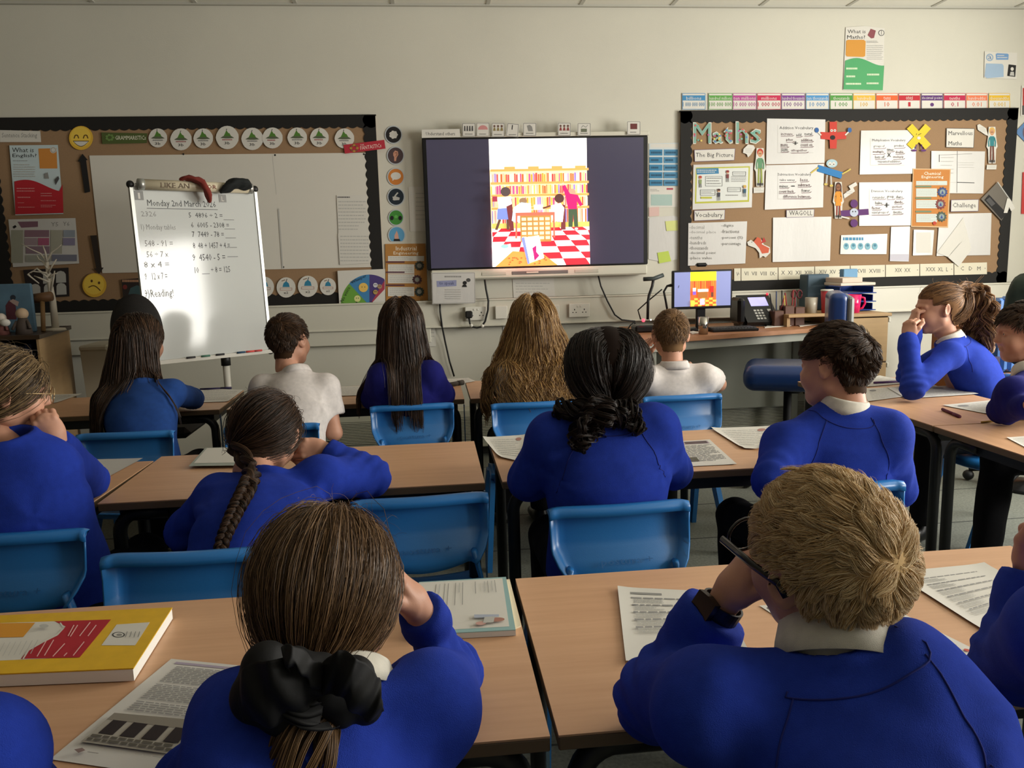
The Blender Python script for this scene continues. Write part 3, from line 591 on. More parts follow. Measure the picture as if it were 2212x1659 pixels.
    if legs:
        def tr(P):
            d=s_ell(P,hp-ax*.0,(.145,.12,.11))
            for h_,k_,a_ in ((hpL,kn[0],an[0]),(hpR,kn[1],an[1])): d=smin(d,s_cone(P,h_,k_,.078,.060),.04); d=smin(d,smax(s_cone(P,k_,a_,.060,.055),-(P[:,2]-a_[2]+.01),.01),.02)
            return d-.003*wob(P,seed+3,(20,50),(1,.6))
        pts=np.array([hp]+kn+an); V,F_=nets(tr,pts.min(0)-.16,pts.max(0)+.16,.012); link_mesh('trousers',V,F_,[trs],t,smooth=True)
        for a_,k_ in zip(an,kn):
            dr=kn[0]-hp; dr[2]=0; dr=unit(dr); R_=np.stack([np.cross(dr,[0,0,1]),dr,[0,0,1]],1); sf=lambda P:smax(smin(s_ell(P,a_+dr*.05-[0,0,.055],(.038,.10,.033),R_),s_ell(P,a_-[0,0,.035],(.035,.042,.05),R_),.02),-(P[:,2]-.004),.004)
            V,F_=nets(sf,a_-.17,a_+.17,.009); link_mesh('shoe',V,F_,[M_shoe],t,smooth=True)
    hd_=dict(c=hc,R=R,s=hs,neck=(hb,N),fn=fn,N=N,ax=ax,rt=rt,ft=ft)
    if hairfn: H_=Hair(hd_); hairfn(H_); H_.build(hm,t)
    return t,hd_,J
# ================================================================ TABLES AND CHAIRS
TZ=.68
def wood(name,c1,c2,rough=.42,sc=(1,14,14),coat=0):
    m=mat(name,c1,rough,coat=coat); nt=m.node_tree; b=nt.nodes['Principled BSDF']
    tc=nt.nodes.new('ShaderNodeTexCoord'); mp=nt.nodes.new('ShaderNodeMapping'); mp.inputs['Scale'].default_value=sc
    n=nt.nodes.new('ShaderNodeTexNoise'); n.inputs['Scale'].default_value=3; n.inputs['Detail'].default_value=8; n.inputs['Roughness'].default_value=.62
    r=nt.nodes.new('ShaderNodeValToRGB'); r.color_ramp.elements[0].color=lin(c1); r.color_ramp.elements[1].color=lin(c2); r.color_ramp.elements[0].position=.35; r.color_ramp.elements[1].position=.68
    nt.links.new(tc.outputs['Object'],mp.inputs[0]); nt.links.new(mp.outputs[0],n.inputs['Vector']); nt.links.new(n.outputs[0],r.inputs[0]); nt.links.new(r.outputs[0],b.inputs['Base Color'])
    return m
M_beech=wood('beech_laminate','#cb9d78','#d6a983'); M_edge=mat('table_edge','#6d5942',.55); M_leg=mat('charcoal_steel','#1d1f1f',.45)
M_glint=mat('leg_glint_blue','#7d9bb8',.25,metal=.8)  # blue tint imitates window light reflected on a table leg
def table(name='classroom_table'):
    t=empty(name,(0,0,0)); L,Wd=1.09,.55
    f=MB().box((-L/2,-Wd/2,TZ-.003),(L/2,Wd/2,TZ),M_beech).box((-L/2,-Wd/2,TZ-.024),(L/2,Wd/2,TZ-.003),M_edge,.002); f.build('tabletop',t)
    f=MB()
    for s in (-1,1): f.box((-L/2+.06,s*(Wd/2-.06)-.012,TZ-.07),(L/2-.06,s*(Wd/2-.06)+.012,TZ-.026),M_leg)
    for s in (-1,1): f.box((s*(L/2-.05)-.012,-Wd/2+.05,TZ-.07),(s*(L/2-.05)+.012,Wd/2-.05,TZ-.026),M_leg)
    f.build('under_frame',t)
    for sx in (-1,1):
        for sy in (-1,1):
            x=sx*(L/2-.035); y=sy*(Wd/2-.045); pts=[(x-sx*.14,y,TZ-.045)]
            for k in range(7): a=PI/2*k/6; pts.append((x-sx*.06+sx*.06*math.sin(a),y,TZ-.045-.06*(1-math.cos(a))))
            pts+=[(x,y,.02)]
            MB().tube(pts,.019,M_leg,10).tube([(x,y,.03),(x,y,0)],.023,M_leg,10).build('leg',t)
    MB().box((L/2-.004,-Wd/2+.015,TZ-.30),(L/2+.001,-Wd/2+.03,TZ-.03),M_glint).build('leg_glint_strip',t)  # added strip, stands for the window reflection along the leg edge
    return t
T0=table(); tabs=[]
TT=[(-.405,1.273,0,'front row nearest the camera, beech table under the girl with the black bow','n'),
 (.697,1.273,0,'nearest row, beech table under the blond boy with glasses'),
 (1.80,1.273,0,'nearest row, beech table at the right edge of the picture'),
 (-1.505,1.273,0,'nearest row, beech table at the left edge under the yellow folder'),
 (-.405,2.545,0,'middle row, beech table where the girl with the plait leans'),
 (.737,2.545,0,'middle row, beech table in front of the girl with the low ponytail'),
 (-1.51,2.50,-.03,'middle row, beech table at the left beside the girl resting on her fist'),
 (-1.53,3.985,.02,'far row, beech table at the left in front of the long-haired girl in blue'),
 (-.40,3.985,0,'far row, beech table by the boy in white and the long-haired girl in navy'),
 (.72,3.985,0,'far row, beech table in front of the girl with long wavy blonde hair'),
 (2.10,3.25,PI/2,'side row, beech table at the right where the curly ponytail girl leans'),
 (2.10,2.15,PI/2,'side row, beech table at the right edge over dark trousered legs')]
for i,a in enumerate(TT):
    o=T0 if i==0 else copy_tree(T0); o.location=(a[0],a[1],0); o.rotation_euler=(0,0,a[2])
    props(o,('beech table of the nearest row in front of the girl with the bow' if i==0 else a[3]),'table','beech topped classroom tables')
# --- chairs
M_blue=mat('blue_polypropylene','#2a78c0',.32,bump=.08,bscale=300,spec=.6); M_blued=mat('blue_embossing','#1d5f9f',.5)
def chair():
    t=empty('school_chair',(0,0,0))
    # backrest: swept panel, rows from the rolled top lip to the flared lower band
    W2=.178; rows=[(-.030,.700,1.0),(-.028,.716,1.0),(-.018,.722,1.0),(-.002,.720,1.0),(.006,.712,.995),(.004,.675,.985),(-.002,.632,.98),(-.008,.618,.97),(-.030,.592,.91),(-.045,.568,.82),(-.048,.555,.76)]
    nc=25; V=[];Fc=[]
    for j,(y,z,wf) in enumerate(rows):
        for i in range(nc):
            u=-1+2*i/(nc-1); x=u*W2*wf; e=max(0,(abs(u)-.86)/.14)
            yy=y-.022*u*u*-1-.045*e*e*(1 if 3<j else .3); zz=z-(.022*(1-u*u) if j>=9 else 0)*(j-8)*.6-.004*abs(u)**4
            V.append((x,yy,zz))
    for j in range(len(rows)-1):
        for i in range(nc-1): a=j*nc+i; Fc.append((a,a+1,a+nc+1,a+nc))
    b=link_mesh('backrest',V,Fc,[M_blue],t,smooth=True)
    s=b.modifiers.new('thick','SOLIDIFY'); s.thickness=.005; s.offset=0
    # embossed words on the lower band
    fn=quad_fn((.075,-.0300,.598),(-.055,-.0300,.598),(-.055,-.0480,.572),(.075,-.0480,.572),(0,-.7,.3))
    fl=Flat(lambda a,b_,l:fn(1-a,b_,l+.004)); fl.text('postura +',.0,.2,1,.85,M_blued); fl.build('embossed_lettering',b)
    for sx in (-1,1):
        MB().tube([(sx*.132,-.044,.58),(sx*.150,-.035,.50),(sx*.160,-.01,.40),(sx*.165,.05,.375)],[.016,.013,.014,.016],M_blue,8,flat=.5).build('backrest_strut',t)
    V=[];Fc=[];n1,n2=13,13
    for j in range(n2):
        v=j/(n2-1)
        for i in range(n1):
            u=-1+2*i/(n1-1); y=.0+.36*v; z=.375+.012*u*u-.012*math.sin(PI*v)-.03*max(0,(v-.85)/.15)**2+.03*max(0,(.15-v)/.15)**2
            V.append((u*.185*(1-.06*v),y,z))
    for j in range(n2-1):
        for i in range(n1-1): a=j*n1+i; Fc.append((a,a+1,a+n1+1,a+n1))
    b=link_mesh('seat',V,Fc,[M_blue],t,smooth=True); s=b.modifiers.new('thick','SOLIDIFY'); s.thickness=.007
    for sx in (-1,1):
        for (yt,yb) in ((.08,-.06),(.26,.40)):
            f=MB(); n=6
            for k in range(n):
                q0,q1=k/n,(k+1)/n
                def P(q,dx,dy): return (sx*(.175+.035*q)+dx, yt+(yb-yt)*q+dy*(1-.35*q), .37*(1-q))
                V=[P(q0,-.011,-.032),P(q0,.011,-.032),P(q0,.011,.032),P(q0,-.011,.032),P(q1,-.011,-.032),P(q1,.011,-.032),P(q1,.011,.032),P(q1,-.011,.032)]
                f.add(V,[(0,1,5,4),(1,2,6,5),(2,3,7,6),(3,0,4,7)]+([(4,5,6,7)] if k==n-1 else [])+([(3,2,1,0)] if k==0 else []),M_blue)
            f.build('leg',t)
    return t
C0=chair()
def at_top(px,py,z=.722): return Zp(px,py,z)
CH_=[((1336,1088),0.03,'blue plastic chair in full view behind the girl with the dark ponytail'),
 ((907,1072),.05,'blue moulded plastic chair just right of the brown-haired girl with the black bow'),
 ((405,1190),-.03,'blue moulded plastic chair behind the girl with the dark plait'),
 ((20,1150),-.02,'blue plastic chair cut by the left edge, behind the fair-streaked girl'),
 ((272,933),-.03,'blue moulded plastic chair behind the girl with very long dark hair in royal blue'),
 ((588,917),.0,'blue moulded plastic chair behind the brown-haired boy in a white polo shirt'),
 ((890,873),.03,'blue moulded plastic chair behind the far-row girl in navy with long dark hair'),
 ((1150,868),.0,'blue moulded plastic chair under the long wavy blonde hair'),
 ((1472,853),.04,'blue moulded plastic chair behind the sandy-haired boy in white'),
 ]
CHP=[]
for i,(q,rz,lb) in enumerate(CH_):
    o=C0 if i==0 else copy_tree(C0); p=Zp(q[0],q[1],.722); CHP.append(p); o.location=(p[0],p[1],0); o.rotation_euler=(0,0,rz)
    props(o,lb,'chair','blue moulded classroom chairs')
for loc,rz,lb in (((2.74,3.36,0),PI/2,'blue plastic chair whose splayed legs show beyond the side table leg'),((2.74,2.62,0),PI/2,'blue moulded plastic chair at the right edge under the side table, beside dark trousers'),
    ((.62,.62,0),0,'blue moulded plastic chair under the blond boy with glasses'),((-.27,.66,0),0,'blue moulded plastic chair under the girl with the black bow'),((1.05,1.93,0),.04,'blue moulded plastic chair under the brown-haired boy with the open white collar')):
    o=copy_tree(C0); o.location=loc; o.rotation_euler=(0,0,rz); props(o,lb,'chair','blue moulded classroom chairs')
# ================================================================ THINGS ON THE FRONT WALL
P_w=paint('#d6d3ca'); P_wg=mat('laminated_sheet','#cccac6',.42,coat=.1,bump=.5,bscale=26,stretch=(1,1,.35)); P_bk=paint('#161414'); P_gy=paint('#8b8a86'); P_lg=paint('#b9b8b2'); P_dg=paint('#4b4a4a')
def wq(q,off,base,th=.0012): f=Flat(on_wall(off)); f.body(q,base,th); return f
BO=.030
# ---- left board
f=wq([(0,281),(87,283),(89,307),(0,307)],BO,P_w); f.text('Sentence Stacking',4,287,80,300,P_gy); done(f,'heading_label','small white label reading Sentence Stacking at the top left of the left board','label')
f=wq([(20,314),(125,313),(137,462),(33,465)],BO,paint('#c3d3d6')); f.text('What is',26,319,73,329,P_bk); f.text('English?',27,332,79,342,P_bk)
f.poly([(83,321),(122,320),(124,364),(86,364)],paint('#d08a3c')); f.disc(115,324,7,7,P_w); f.disc(115,324,5.5,5.5,P_gy); f.disc(115,324,4.5,4.5,P_w); f.scrib(28,346,70,349,1,P_gy); f.scrib(30,354,76,384,6,P_lg)
red=paint('#b5202c'); f.poly([(31,392)]+[(31+97*i/16,392-5*math.sin(i/16*5)+ (i/16)**2*16) for i in range(17)]+[(135,398),(137,460),(33,463)],red)
for (a,b,c,d) in ((36,405,75,416),(38,424,72,430),(38,437,52,440),(39,446,76,450),(88,416,118,426),(88,432,130,436),(88,442,120,449)): f.scrib(a,b,c,d,2 if d-b>6 else 1,paint('#d88d8d'))
f.poly([(96,376),(103,372),(106,386),(97,386)],P_gy); f.poly([(118,388),(126,380),(128,386),(120,400)],P_dg)
done(f,'subject_poster','What is English? poster with an orange panel and red lower half','poster')
f=wq([(18,474),(163,471),(171,569),(28,577)],BO,P_wg); f.text('Y5',110,480,126,489,P_gy); f.text('Y6',136,479,150,488,P_gy); f.poly([(38,479),(82,478),(82,490),(46,492)],paint('#7d5a6a')); f.poly([(27,490),(33,486),(36,490),(30,494)],P_bk)
for (a,b,c,d,k) in ((24,497,50,568,'#9c9c8c'),(53,497,106,512,'#8a6a78'),(53,514,80,530,'#a08c94'),(82,514,106,530,'#a85a78'),(56,532,107,548,'#8a7480'),(110,497,134,548,'#a7a596'),(137,497,162,512,'#8f98a4'),(136,514,162,530,'#86809a'),(112,550,166,564,'#767888'),(56,551,108,566,'#9a9a90')): f.rect(a,b,c,d,paint(k))
done(f,'progression_chart','wide grey laminated chart with purple cells under the What is English poster','chart')
f=wq([(50,583),(148,578),(150,640),(60,645)],BO,paint('#241c1c'))
for a,b in ((93,588),(121,586),(66,614),(95,614),(122,612)): f.poly([(a,b+6),(a+3,b+1),(a+10,b-1),(a+17,b+1),(a+21,b+6),(a+22,b+24),(a,b+25)],paint('#b5b4ae'))
done(f,'dark_worksheet_poster','black poster with pale rounded cells behind the white twig tree','poster')
def emoji(cx,cy,r,happy,label):
    f=Flat(on_wall(BO)); f.body([(cx+r*math.cos(2*PI*i/28),cy+r*math.sin(2*PI*i/28)) for i in range(28)],paint('#e0b23a'),.002); f.disc(cx-1,cy-2,r*.85,r*.85,paint('#edc94d'))
    br=paint('#5a3a1c')
    if happy:
        for s in (-1,1): f.line([(cx+s*10-5,cy+1),(cx+s*10-2.5,cy-6),(cx+s*10+2.5,cy-6),(cx+s*10+5,cy+1)],2.2,br)
        f.poly([(cx-18,cy+6)]+[(cx-18+36*i/12,cy+6+13*math.sin(PI*i/12)) for i in range(13)],br); f.poly([(cx-16,cy+7.5)]+[(cx-16+32*i/12,cy+7.5+10*math.sin(PI*i/12)) for i in range(13)],P_w)
    else:
        f.disc(cx-6,cy-9,2.5,3,br); f.disc(cx+10,cy-5,2.5,3,br); f.line([(cx-13,cy+5)]+[(cx-11+21*i/8,cy+4-5*math.sin(PI*i/8)+i*.6) for i in range(9)]+[(cx+13,cy+12)],2,br)
    done(f,'emoji_cutout',label,'cut-out')
emoji(175,298,26,1,'grinning yellow face cut-out at the top of the left board')
emoji(204,616,26,0,'sad yellow face cut-out at the bottom of the left board')
f=Flat(on_wall(BO)); f.body([(178,332),(190,346),(186,346),(195,414),(183,417),(173,349),(168,349)],P_bk,.002); done(f,'paper_arrow','black paper arrow pointing up to the grinning face','arrow')
f=Flat(on_wall(BO)); f.body([(195,509),(209,508),(218,578),(224,578),(214,592),(203,580),(208,580)],paint('#2a211b'),.002); done(f,'paper_arrow','dark paper arrow pointing down to the sad face','arrow')
f=wq([(219,286),(318,288),(317,309),(221,311)],BO,paint('#4c5a2a')); f.text('GRAMMARISTICs',249,293,315,302,paint('#e8e6d0'));
for k in range(7): a=2*PI*k/7; f.disc(237+7*math.cos(a),297+7*math.sin(a)*.8,3,2.4,paint('#6b8a4a'))
done(f,'title_banner','dark green banner reading GRAMMARISTICs beside the green discs','banner')
D9=[(341,298,20),(391,301,23),(439,299,21),(491,297,24.5),(545,300,23.5),(588.5,298,22),(642,297,21),(690,297,20),(744,299,21)]
nm=['first from the left','second from the left','third from the left','fourth from the left','fifth from the left, overlapping the next','sixth from the left, overlapped by its neighbour','seventh from the left','eighth from the left','last at the right under the red banner']
for i,(x,y,r) in enumerate(D9):
    f=Flat(on_wall(BO+.0012*(i%2))); n=24; f.body([(x+r*math.cos(2*PI*k/n)*(1+.02*math.sin(k*1.7)),y+r*1.03*math.sin(2*PI*k/n)) for k in range(n)],P_w,.001)
    g=paint('#4f7d2c'); t=random.uniform(-2,2); f.poly([(x-9,y-1),(x-5,y-9),(x-2+t*.3,y-16),(x+2,y-10),(x+5,y-9),(x+9,y-1)],g); f.line([(x-2,y-15),(x-1+t*.5,y-19)],1.4,P_dg); f.poly([(x-15,y+1),(x-9,y-3),(x+9,y-3),(x+15,y+1),(x+4,y+2),(x-4,y+2)],paint('#59604a'))
    f.scrib(x-11,y+3,x+11,y+6,1,[P_gy,paint('#a56a6a')][i%2],.8); f.text('3b',x-6,y+9,x+6,y+15,P_dg)
    done(f,'grammar_disc','white disc with a green cartoon heap, '+nm[i],'disc','green figure discs along the top of the left board')
B4=[(571,620,21),(618,621,20.5),(665,618.5,21.5),(708.5,619,17.5)]
nm=['half hidden behind the whiteboard edge','second from the left','third from the left','smallest, beside the voice chart']
for i,(x,y,r) in enumerate(B4):
    f=Flat(on_wall(BO)); n=24; f.body([(x+r*math.cos(2*PI*k/n),y+r*1.07*math.sin(2*PI*k/n)) for k in range(n)],P_w,.001)
    k=r/21; f.poly([(x-8*k,y-1),(x-6*k,y-9*k),(x,y-14*k),(x+6*k,y-9*k),(x+8*k,y-1)],paint('#2f7fa0')); f.line([(x,y-13*k),(x+2,y-19*k)],1.4,P_dg); f.line([(x-10*k,y-14*k),(x-2,y-17*k)],1.5,paint('#7a5a3a'))
    f.line([(x-13*k,y+1),(x+13*k,y+1),(x+13*k,y+6*k),(x-13*k,y+6*k),(x-13*k,y+1)],.8,paint('#b07868')); f.text('x2' if i else '22',x-5*k,y+9*k,x+5*k,y+14*k,P_dg)
    done(f,'spelling_disc','white disc with a blue heap on the left board, '+nm[i],'disc','blue figure discs along the bottom of the left board')
f=wq([(193,336),(790,330),(803,577),(221,590)],.026,paint('#d8d4c9')); f.line([(588,334),(597,420)],.8,P_lg)
for x,y in ((396,333),(594,335),(786,333),(612,577)): f.disc(x,y,2.2,2.2,P_bk,8)
done(f,'backing_sheet','large blank white paper sheet covering the middle of the left board','paper')
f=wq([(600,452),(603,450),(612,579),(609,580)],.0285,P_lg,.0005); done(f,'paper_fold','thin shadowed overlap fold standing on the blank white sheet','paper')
f=wq([(727,422),(790,421),(795,503),(731,507)],.030,P_w); f.scrib(729,424,756,428,1,P_dg,.6); f.scrib(731,433,790,500,9,P_lg,.3); done(f,'text_sheet','upper of two typed white sheets at the right of the left board','paper')
f=wq([(730,505),(795,502),(800,568),(734,572)],.0315,P_w); f.scrib(735,508,796,568,8,P_lg,.3); done(f,'text_sheet','lower of two typed white sheets at the right of the left board','paper')
f=wq([(262,604),(312,600),(314,640),(266,643)],BO,paint('#2c2320')); f.scrib(264,603,300,610,1,paint('#b98a6a'),.7); f.poly([(276,640),(282,622),(296,616),(310,622),(312,638)],paint('#3e5a5e')); f.disc(270,620,5,5,paint('#7a2f28')); done(f,'dark_banner','small dark banner with a teal shape low on the left board by the whiteboard','banner')
f=wq([(742,313),(830,302),(833,321),(745,332)],.034,paint('#b52a3a')); f.text('FANTASTICs',0,0,1,1,paint('#ecd6cc'),q=[(778,316),(823,310),(824,318),(779,324)]); f.text('THE',0,0,1,1,paint('#ecd6cc'),q=[(778,312),(786,311),(786,314),(778,315)])
for k in range(8): a=2*PI*k/8; f.disc(765+7*math.cos(a),320+6.5*math.sin(a),3,2.4,paint(['#b08a3a','#8a4a3a'][k%2]))
done(f,'title_banner','tilted red banner reading FANTASTICs over the right edge of the left board','banner')
# ---- icon column
ic=[(850,291,19,'#1a1818','black disc icon with a white cloud'),(854.5,336,19,'#4a3a3c','dark brown disc icon with an ear'),(855,382,19,'#c97a30','orange disc icon with a white speech bubble'),(855.5,425,19,'#14222e','navy disc icon with a writing hand'),(855.5,470,17,'#3f8a35','green disc icon with dark figures'),(857,508,19,'#5a9cc4','light blue disc icon with praying hands')]
for i,(x,y,r,c,lb) in enumerate(ic):
    f=Flat(on_wall(.004)); n=28
    f.body([(x+r*math.cos(2*PI*k/n),min(522,y+r*1.04*math.sin(2*PI*k/n))) for k in range(n)],paint('#b9c0c4'),.001); f.poly([(x+r*.88*math.cos(2*PI*k/n),min(521,y+r*.92*math.sin(2*PI*k/n))) for k in range(n)],paint(c))
    if i==0:
        f.poly([(x+9*math.cos(2*PI*k/20)*(1+.12*math.cos(k*2.2)),y+8.5*math.sin(2*PI*k/20)*(1+.12*math.cos(k*2.2))) for k in range(20)],P_w)
    elif i==1:
        f.poly([(x-5,y-6),(x-1,y-11),(x+5,y-9),(x+6,y-2),(x+2,y+5),(x+1,y+12),(x-3,y+12),(x-3,y+3),(x-5,y)],paint('#c78f76')); f.line([(x-2,y-5),(x+2,y-7),(x+3,y-2),(x,y+2)],1.2,paint('#7a4a3a'))
    elif i==2: f.disc(x,y-2,11,8,P_w); f.poly([(x-8,y+2),(x-3,y+5),(x-7,y+9)],P_w)
    elif i==3: f.line([(x-6,y+7),(x-2,y-2),(x+4,y-9)],3,P_lg); f.poly([(x-8,y),(x-1,y-1),(x+8,y+2),(x+7,y+7),(x-5,y+8)],P_lg)
    elif i==4:
        for a,b in ((-9,1),(9,1)): f.disc(x+a,y+b,4,5,P_bk,10)
        f.disc(x,y-2,4,3.5,paint('#5fae50'),10)
    else: f.poly([(x-4,y+11),(x-5,y+1),(x,y-10),(x+3,y-2),(x+5,y+11)],paint('#d2a08c')); f.poly([(x-6,y+8),(x+6,y+8),(x+8,y+13),(x-7,y+13)],P_bk)
    done(f,'icon_disc',lb+' in the column left of the screen','sign','disc icons left of the screen')
f=wq([(832,527),(919,526),(925,656),(834,656)],.006,paint('#b07c3c')); f.text('Industrial',855,532,900,541,paint('#f0ead8')); f.text('Engineering',850,543,904,552,paint('#f0ead8'))
for b in (553,571,592,620): f.rect(838,b,916 if b==553 else 895,b+(11 if b==553 else 20),P_w); f.scrib(842,b+2,892,b+(9 if b==553 else 18),2 if b==553 else 4,P_lg)
for b in (566,588,616): f.line([(834,b),(874,b)],3,paint('#5a3440'))
for x,y,c in ((906,574,'#3c4038'),(901,604,'#4a2c30'),(906,630,'#2c3a34')):
    f.poly([(x+(11 if k%2 else 8.5)*math.cos(2*PI*k/22),y+(11 if k%2 else 8.5)*math.sin(2*PI*k/22)) for k in range(22)],paint(c)); f.disc(x,y,5,5,paint('#8a8a80'))
done(f,'careers_poster','orange Industrial Engineering poster with gear pictures left of the screen','poster')
f=wq([(729,585),(832,581),(832,679),(734,681)],.038,P_w); cx,cy,R=798,660,62
for a0,a1,c in ((180,225,'#6aa03c'),(225,270,'#3f82b4'),(270,305,'#4a3a78'),(305,328,'#a83c50')):
    pts=[(cx,cy)]+[(min(831,cx+R*1.0*math.cos(math.radians(a0+(a1-a0)*k/8))),cy+R*1.08*math.sin(math.radians(a0+(a1-a0)*k/8))) for k in range(9)]; f.poly(pts,paint(c))
for x,y,r,c in ((772,645,7,'#d8d890'),(785,621,10,'#e8c060'),(811,616,5,'#d0d0d8'),(820,619,5,'#a88a6a'),(811,631,5,'#b89a5a')): f.disc(x,y,r,r,paint(c)); f.disc(x-r*.3,y-1,1,1.2,P_bk,6); f.disc(x+r*.3,y-1,1,1.2,P_bk,6)
f.text('Whisper',0,0,1,1,P_bk,q=[(757,608),(790,592),(793,599),(761,615)]); f.text('No voice',0,0,1,1,P_bk,q=[(735,650),(751,618),(757,622),(741,654)])
f.poly([(729,660),(832,655),(832,679),(734,681)],P_w); f.text('VOICE-O-METER',768,659,831,668,paint('#5a6468')); f.line([(736,671),(831,667)],1,paint('#7a90b0'))
done(f,'voice_level_chart','voice level chart with coloured fan segments reading No voice and Whisper','chart')
f=Flat(on_wall(.0415)); f.body([(764,661),(771,651),(772,656),(805,652),(807,658),(774,662),(776,667)],P_bk,.002); done(f,'chart_pointer','black arrow pointer pinned on the voice level chart','pointer')
# ---- small sheets round the screen
f=wq([(882,404),(930,403),(932,499),(886,500)],.003,P_w); f.scrib(898,415,925,480,7,P_lg,.2); done(f,'pinned_sheet','plain white sheet half hidden behind the left edge of the screen','paper')
f=wq([(1402,310),(1467,308),(1467,401),(1402,402)],.003,paint('#c9d2d4')); f.rect(1405,311,1464,319,P_w)
for k in range(5):
    for j in (0,1): f.rect(1403+31*j,323+16.3*k,1431+33*j,336+16.3*k,paint(['#3a7fa6','#4d88ac'][j])); f.scrib(1406+31*j,326+16.3*k,1429+31*j,333+16.3*k,1,paint('#254f6a'),.6)
done(f,'tick_table_poster','pale poster of blue boxes in two columns right of the screen','poster')
f=wq([(1402,403),(1465,402),(1464,447),(1402,449)],.003,P_w); f.scrib(1404,408,1424,414,2,P_gy); f.rect(1440,406,1454,410,paint('#a84a58')); f.rect(1406,420,1452,444,paint('#a8bfb8')); done(f,'notice_sheet','white sheet with a grey green box below the blue boxes poster','paper')
f=wq([(1402,448),(1424,447),(1424,466),(1402,468)],.005,paint('#d8b8b0')); done(f,'pink_slip','pale pink paper slip at the right edge of the screen','paper')
f=wq([(1402,470),(1455,466),(1466,470),(1465,560),(1432,566),(1401,560)],.004,P_wg); done(f,'crumpled_sheet','crumpled white sheet hanging right of the screen under two sticky notes','paper')
f=wq([(1437,478),(1464,476),(1465,498),(1440,499)],.007,paint('#d3d88a')); done(f,'sticky_note','pale yellow sticky note right of the screen','sticky note')
f=wq([(1420,546),(1444,542),(1450,564),(1424,569)],.007,paint('#bcd05a')); done(f,'sticky_note','bright lime sticky note at the lower right of the screen','sticky note')
f=wq([(1107,603),(1196,600),(1200,650),(1110,652)],.0035,P_w); f.scrib(1114,610,1190,635,4,P_lg,.25); done(f,'pinned_sheet','faint white sheet on the wall under the middle of the screen','paper')
f=wq([(915,657),(939,657),(942,748),(918,749)],.006,P_w); f.scrib(922,700,938,740,5,P_lg,.25); done(f,'pinned_sheet','narrow white sheet low on the wall by the long dark hair','paper')
f=wq([(1086,703),(1113,702),(1114,751),(1088,752)],.005,P_w); f.poly([(1090,707),(1110,706),(1111,748),(1092,748)],paint('#c8b49c')); f.disc(1102,716,6,5,paint('#b85a48')); f.disc(1100,730,7,6,paint('#d8c070')); done(f,'small_picture','small colourful picture on the wall behind the wavy blonde hair','picture')
# ---- right board: place value cards
cards=[(1473.5,1524,'billions','#3f86b5','1 000 000 000'),(1530.5,1582,'hundred millions','#5d9e49','100 000 000'),(1583,1634,'ten millions','#b0488f','10 000 000'),(1635.5,1687,'millions','#c0244f','1 000 000'),(1688,1739,'hundred thousands','#7a3f8c','100 000'),(1741,1790.5,'ten thousands','#4b8fc4','10 000'),(1793,1842,'thousands','#4f9440','1 000'),(1843,1891,'hundreds','#e0b040','100'),(1892.5,1940,'tens','#d9622e','10'),(1941,1988,'ones','#b82030','1'),(1990,2037,'decimal point','#5a3070','.'),(2038.5,2086,'tenths','#b81c48','0.1'),(2087,2133.5,'hundredths','#e07850','0.01'),(2136,2182,'thousandths','#dcb22c','0.001')]
for x0,x1,w_,c,n_ in cards:
    f=wq([(x0,201),(x1,200.5),(x1,236.5),(x0,237.5)],.006,P_w); ic_=paint(c); f.line([(x0+.8,202),(x1-.8,202),(x1-.8,236),(x0+.8,236),(x0+.8,202)],1.1,ic_); f.rect(x0+1,206,x1-1,217,ic_)
    k=min(.47,len(w_)*.04)*(x1-x0); m_=(x0+x1)/2; f.text(w_,m_-k,208.5,m_+k,215.5,P_w)
    if n_=='.': f.disc(m_,226,4,4,ic_)
    else: k=min(.46,len(n_)*.055)*(x1-x0); f.text(n_,m_-k,220.5,m_+k,230,ic_)
    done(f,'place_value_card','place value card headed %s above the maths board'%w_,'card','place value cards above the maths board')
f=wq([(1827,59),(1868,56),(1911,61),(1907,196),(1821,194)],.005,P_w); f.text('What is',1831,64,1870,72,P_bk); f.text('Maths?',1830,76,1869,84,P_bk); f.poly([(1874,76),(1881,62),(1892,66),(1888,82),(1882,83)],paint('#8a4a50')); f.disc(1904,71,6.5,6.5,P_dg); f.disc(1904,71,5.2,5.2,P_w); f.line([(1904,66),(1904,75)],1,P_dg); f.poly([(1828,88),(1832,86),(1866,86),(1870,89),(1869,121),(1865,123),(1830,122),(1827,119)],paint('#d09238')); f.scrib(1872,88,1904,93,2,P_gy); f.scrib(1873,97,1908,130,8,P_lg)
f.poly([(1826,131)]+[(1826+84*i/14,131-7*math.sin(i/14*5.0)+4*i/14) for i in range(15)]+[(1910,137),(1907,195),(1822,193)],paint('#4fa268'))
for a,b,c in ((1828,145,1852),(1828,162,1848),(1827,178,1860),(1873,158,1900),(1872,177,1898)): f.scrib(a,b,c,b+5,1,paint('#cfe0c0'),.8)
done(f,'subject_poster','What is Maths? poster with orange panel and green lower half high on the wall','poster')
f=wq([(2127,111),(2197,114),(2196,171),(2126,168)],.005,P_w); f.disc(2138,124,8,8,paint('#8fa8c0')); f.disc(2138,124,5.5,5.5,P_w); f.text('a',2134,120,2142,128,paint('#4a7aa8')); f.poly([(2151,117),(2154,115),(2177,116),(2179,118),(2178,129),(2152,129)],paint('#6f97c4')); f.scrib(2154,118,2176,127,2,P_w,.4); f.poly([(2130,137),(2165,138),(2168,142),(2168,166),(2132,169),(2127,165)],paint('#9cb4cc')); f.poly([(2179,139),(2195,141),(2193,166),(2176,164)],P_bk); f.disc(2186.5,149,3.4,4,P_w); f.poly([(2181,163),(2183,155),(2190,155),(2191,164)],P_lg); done(f,'rights_poster','small white and blue poster with a tiny black portrait at the upper right','poster')
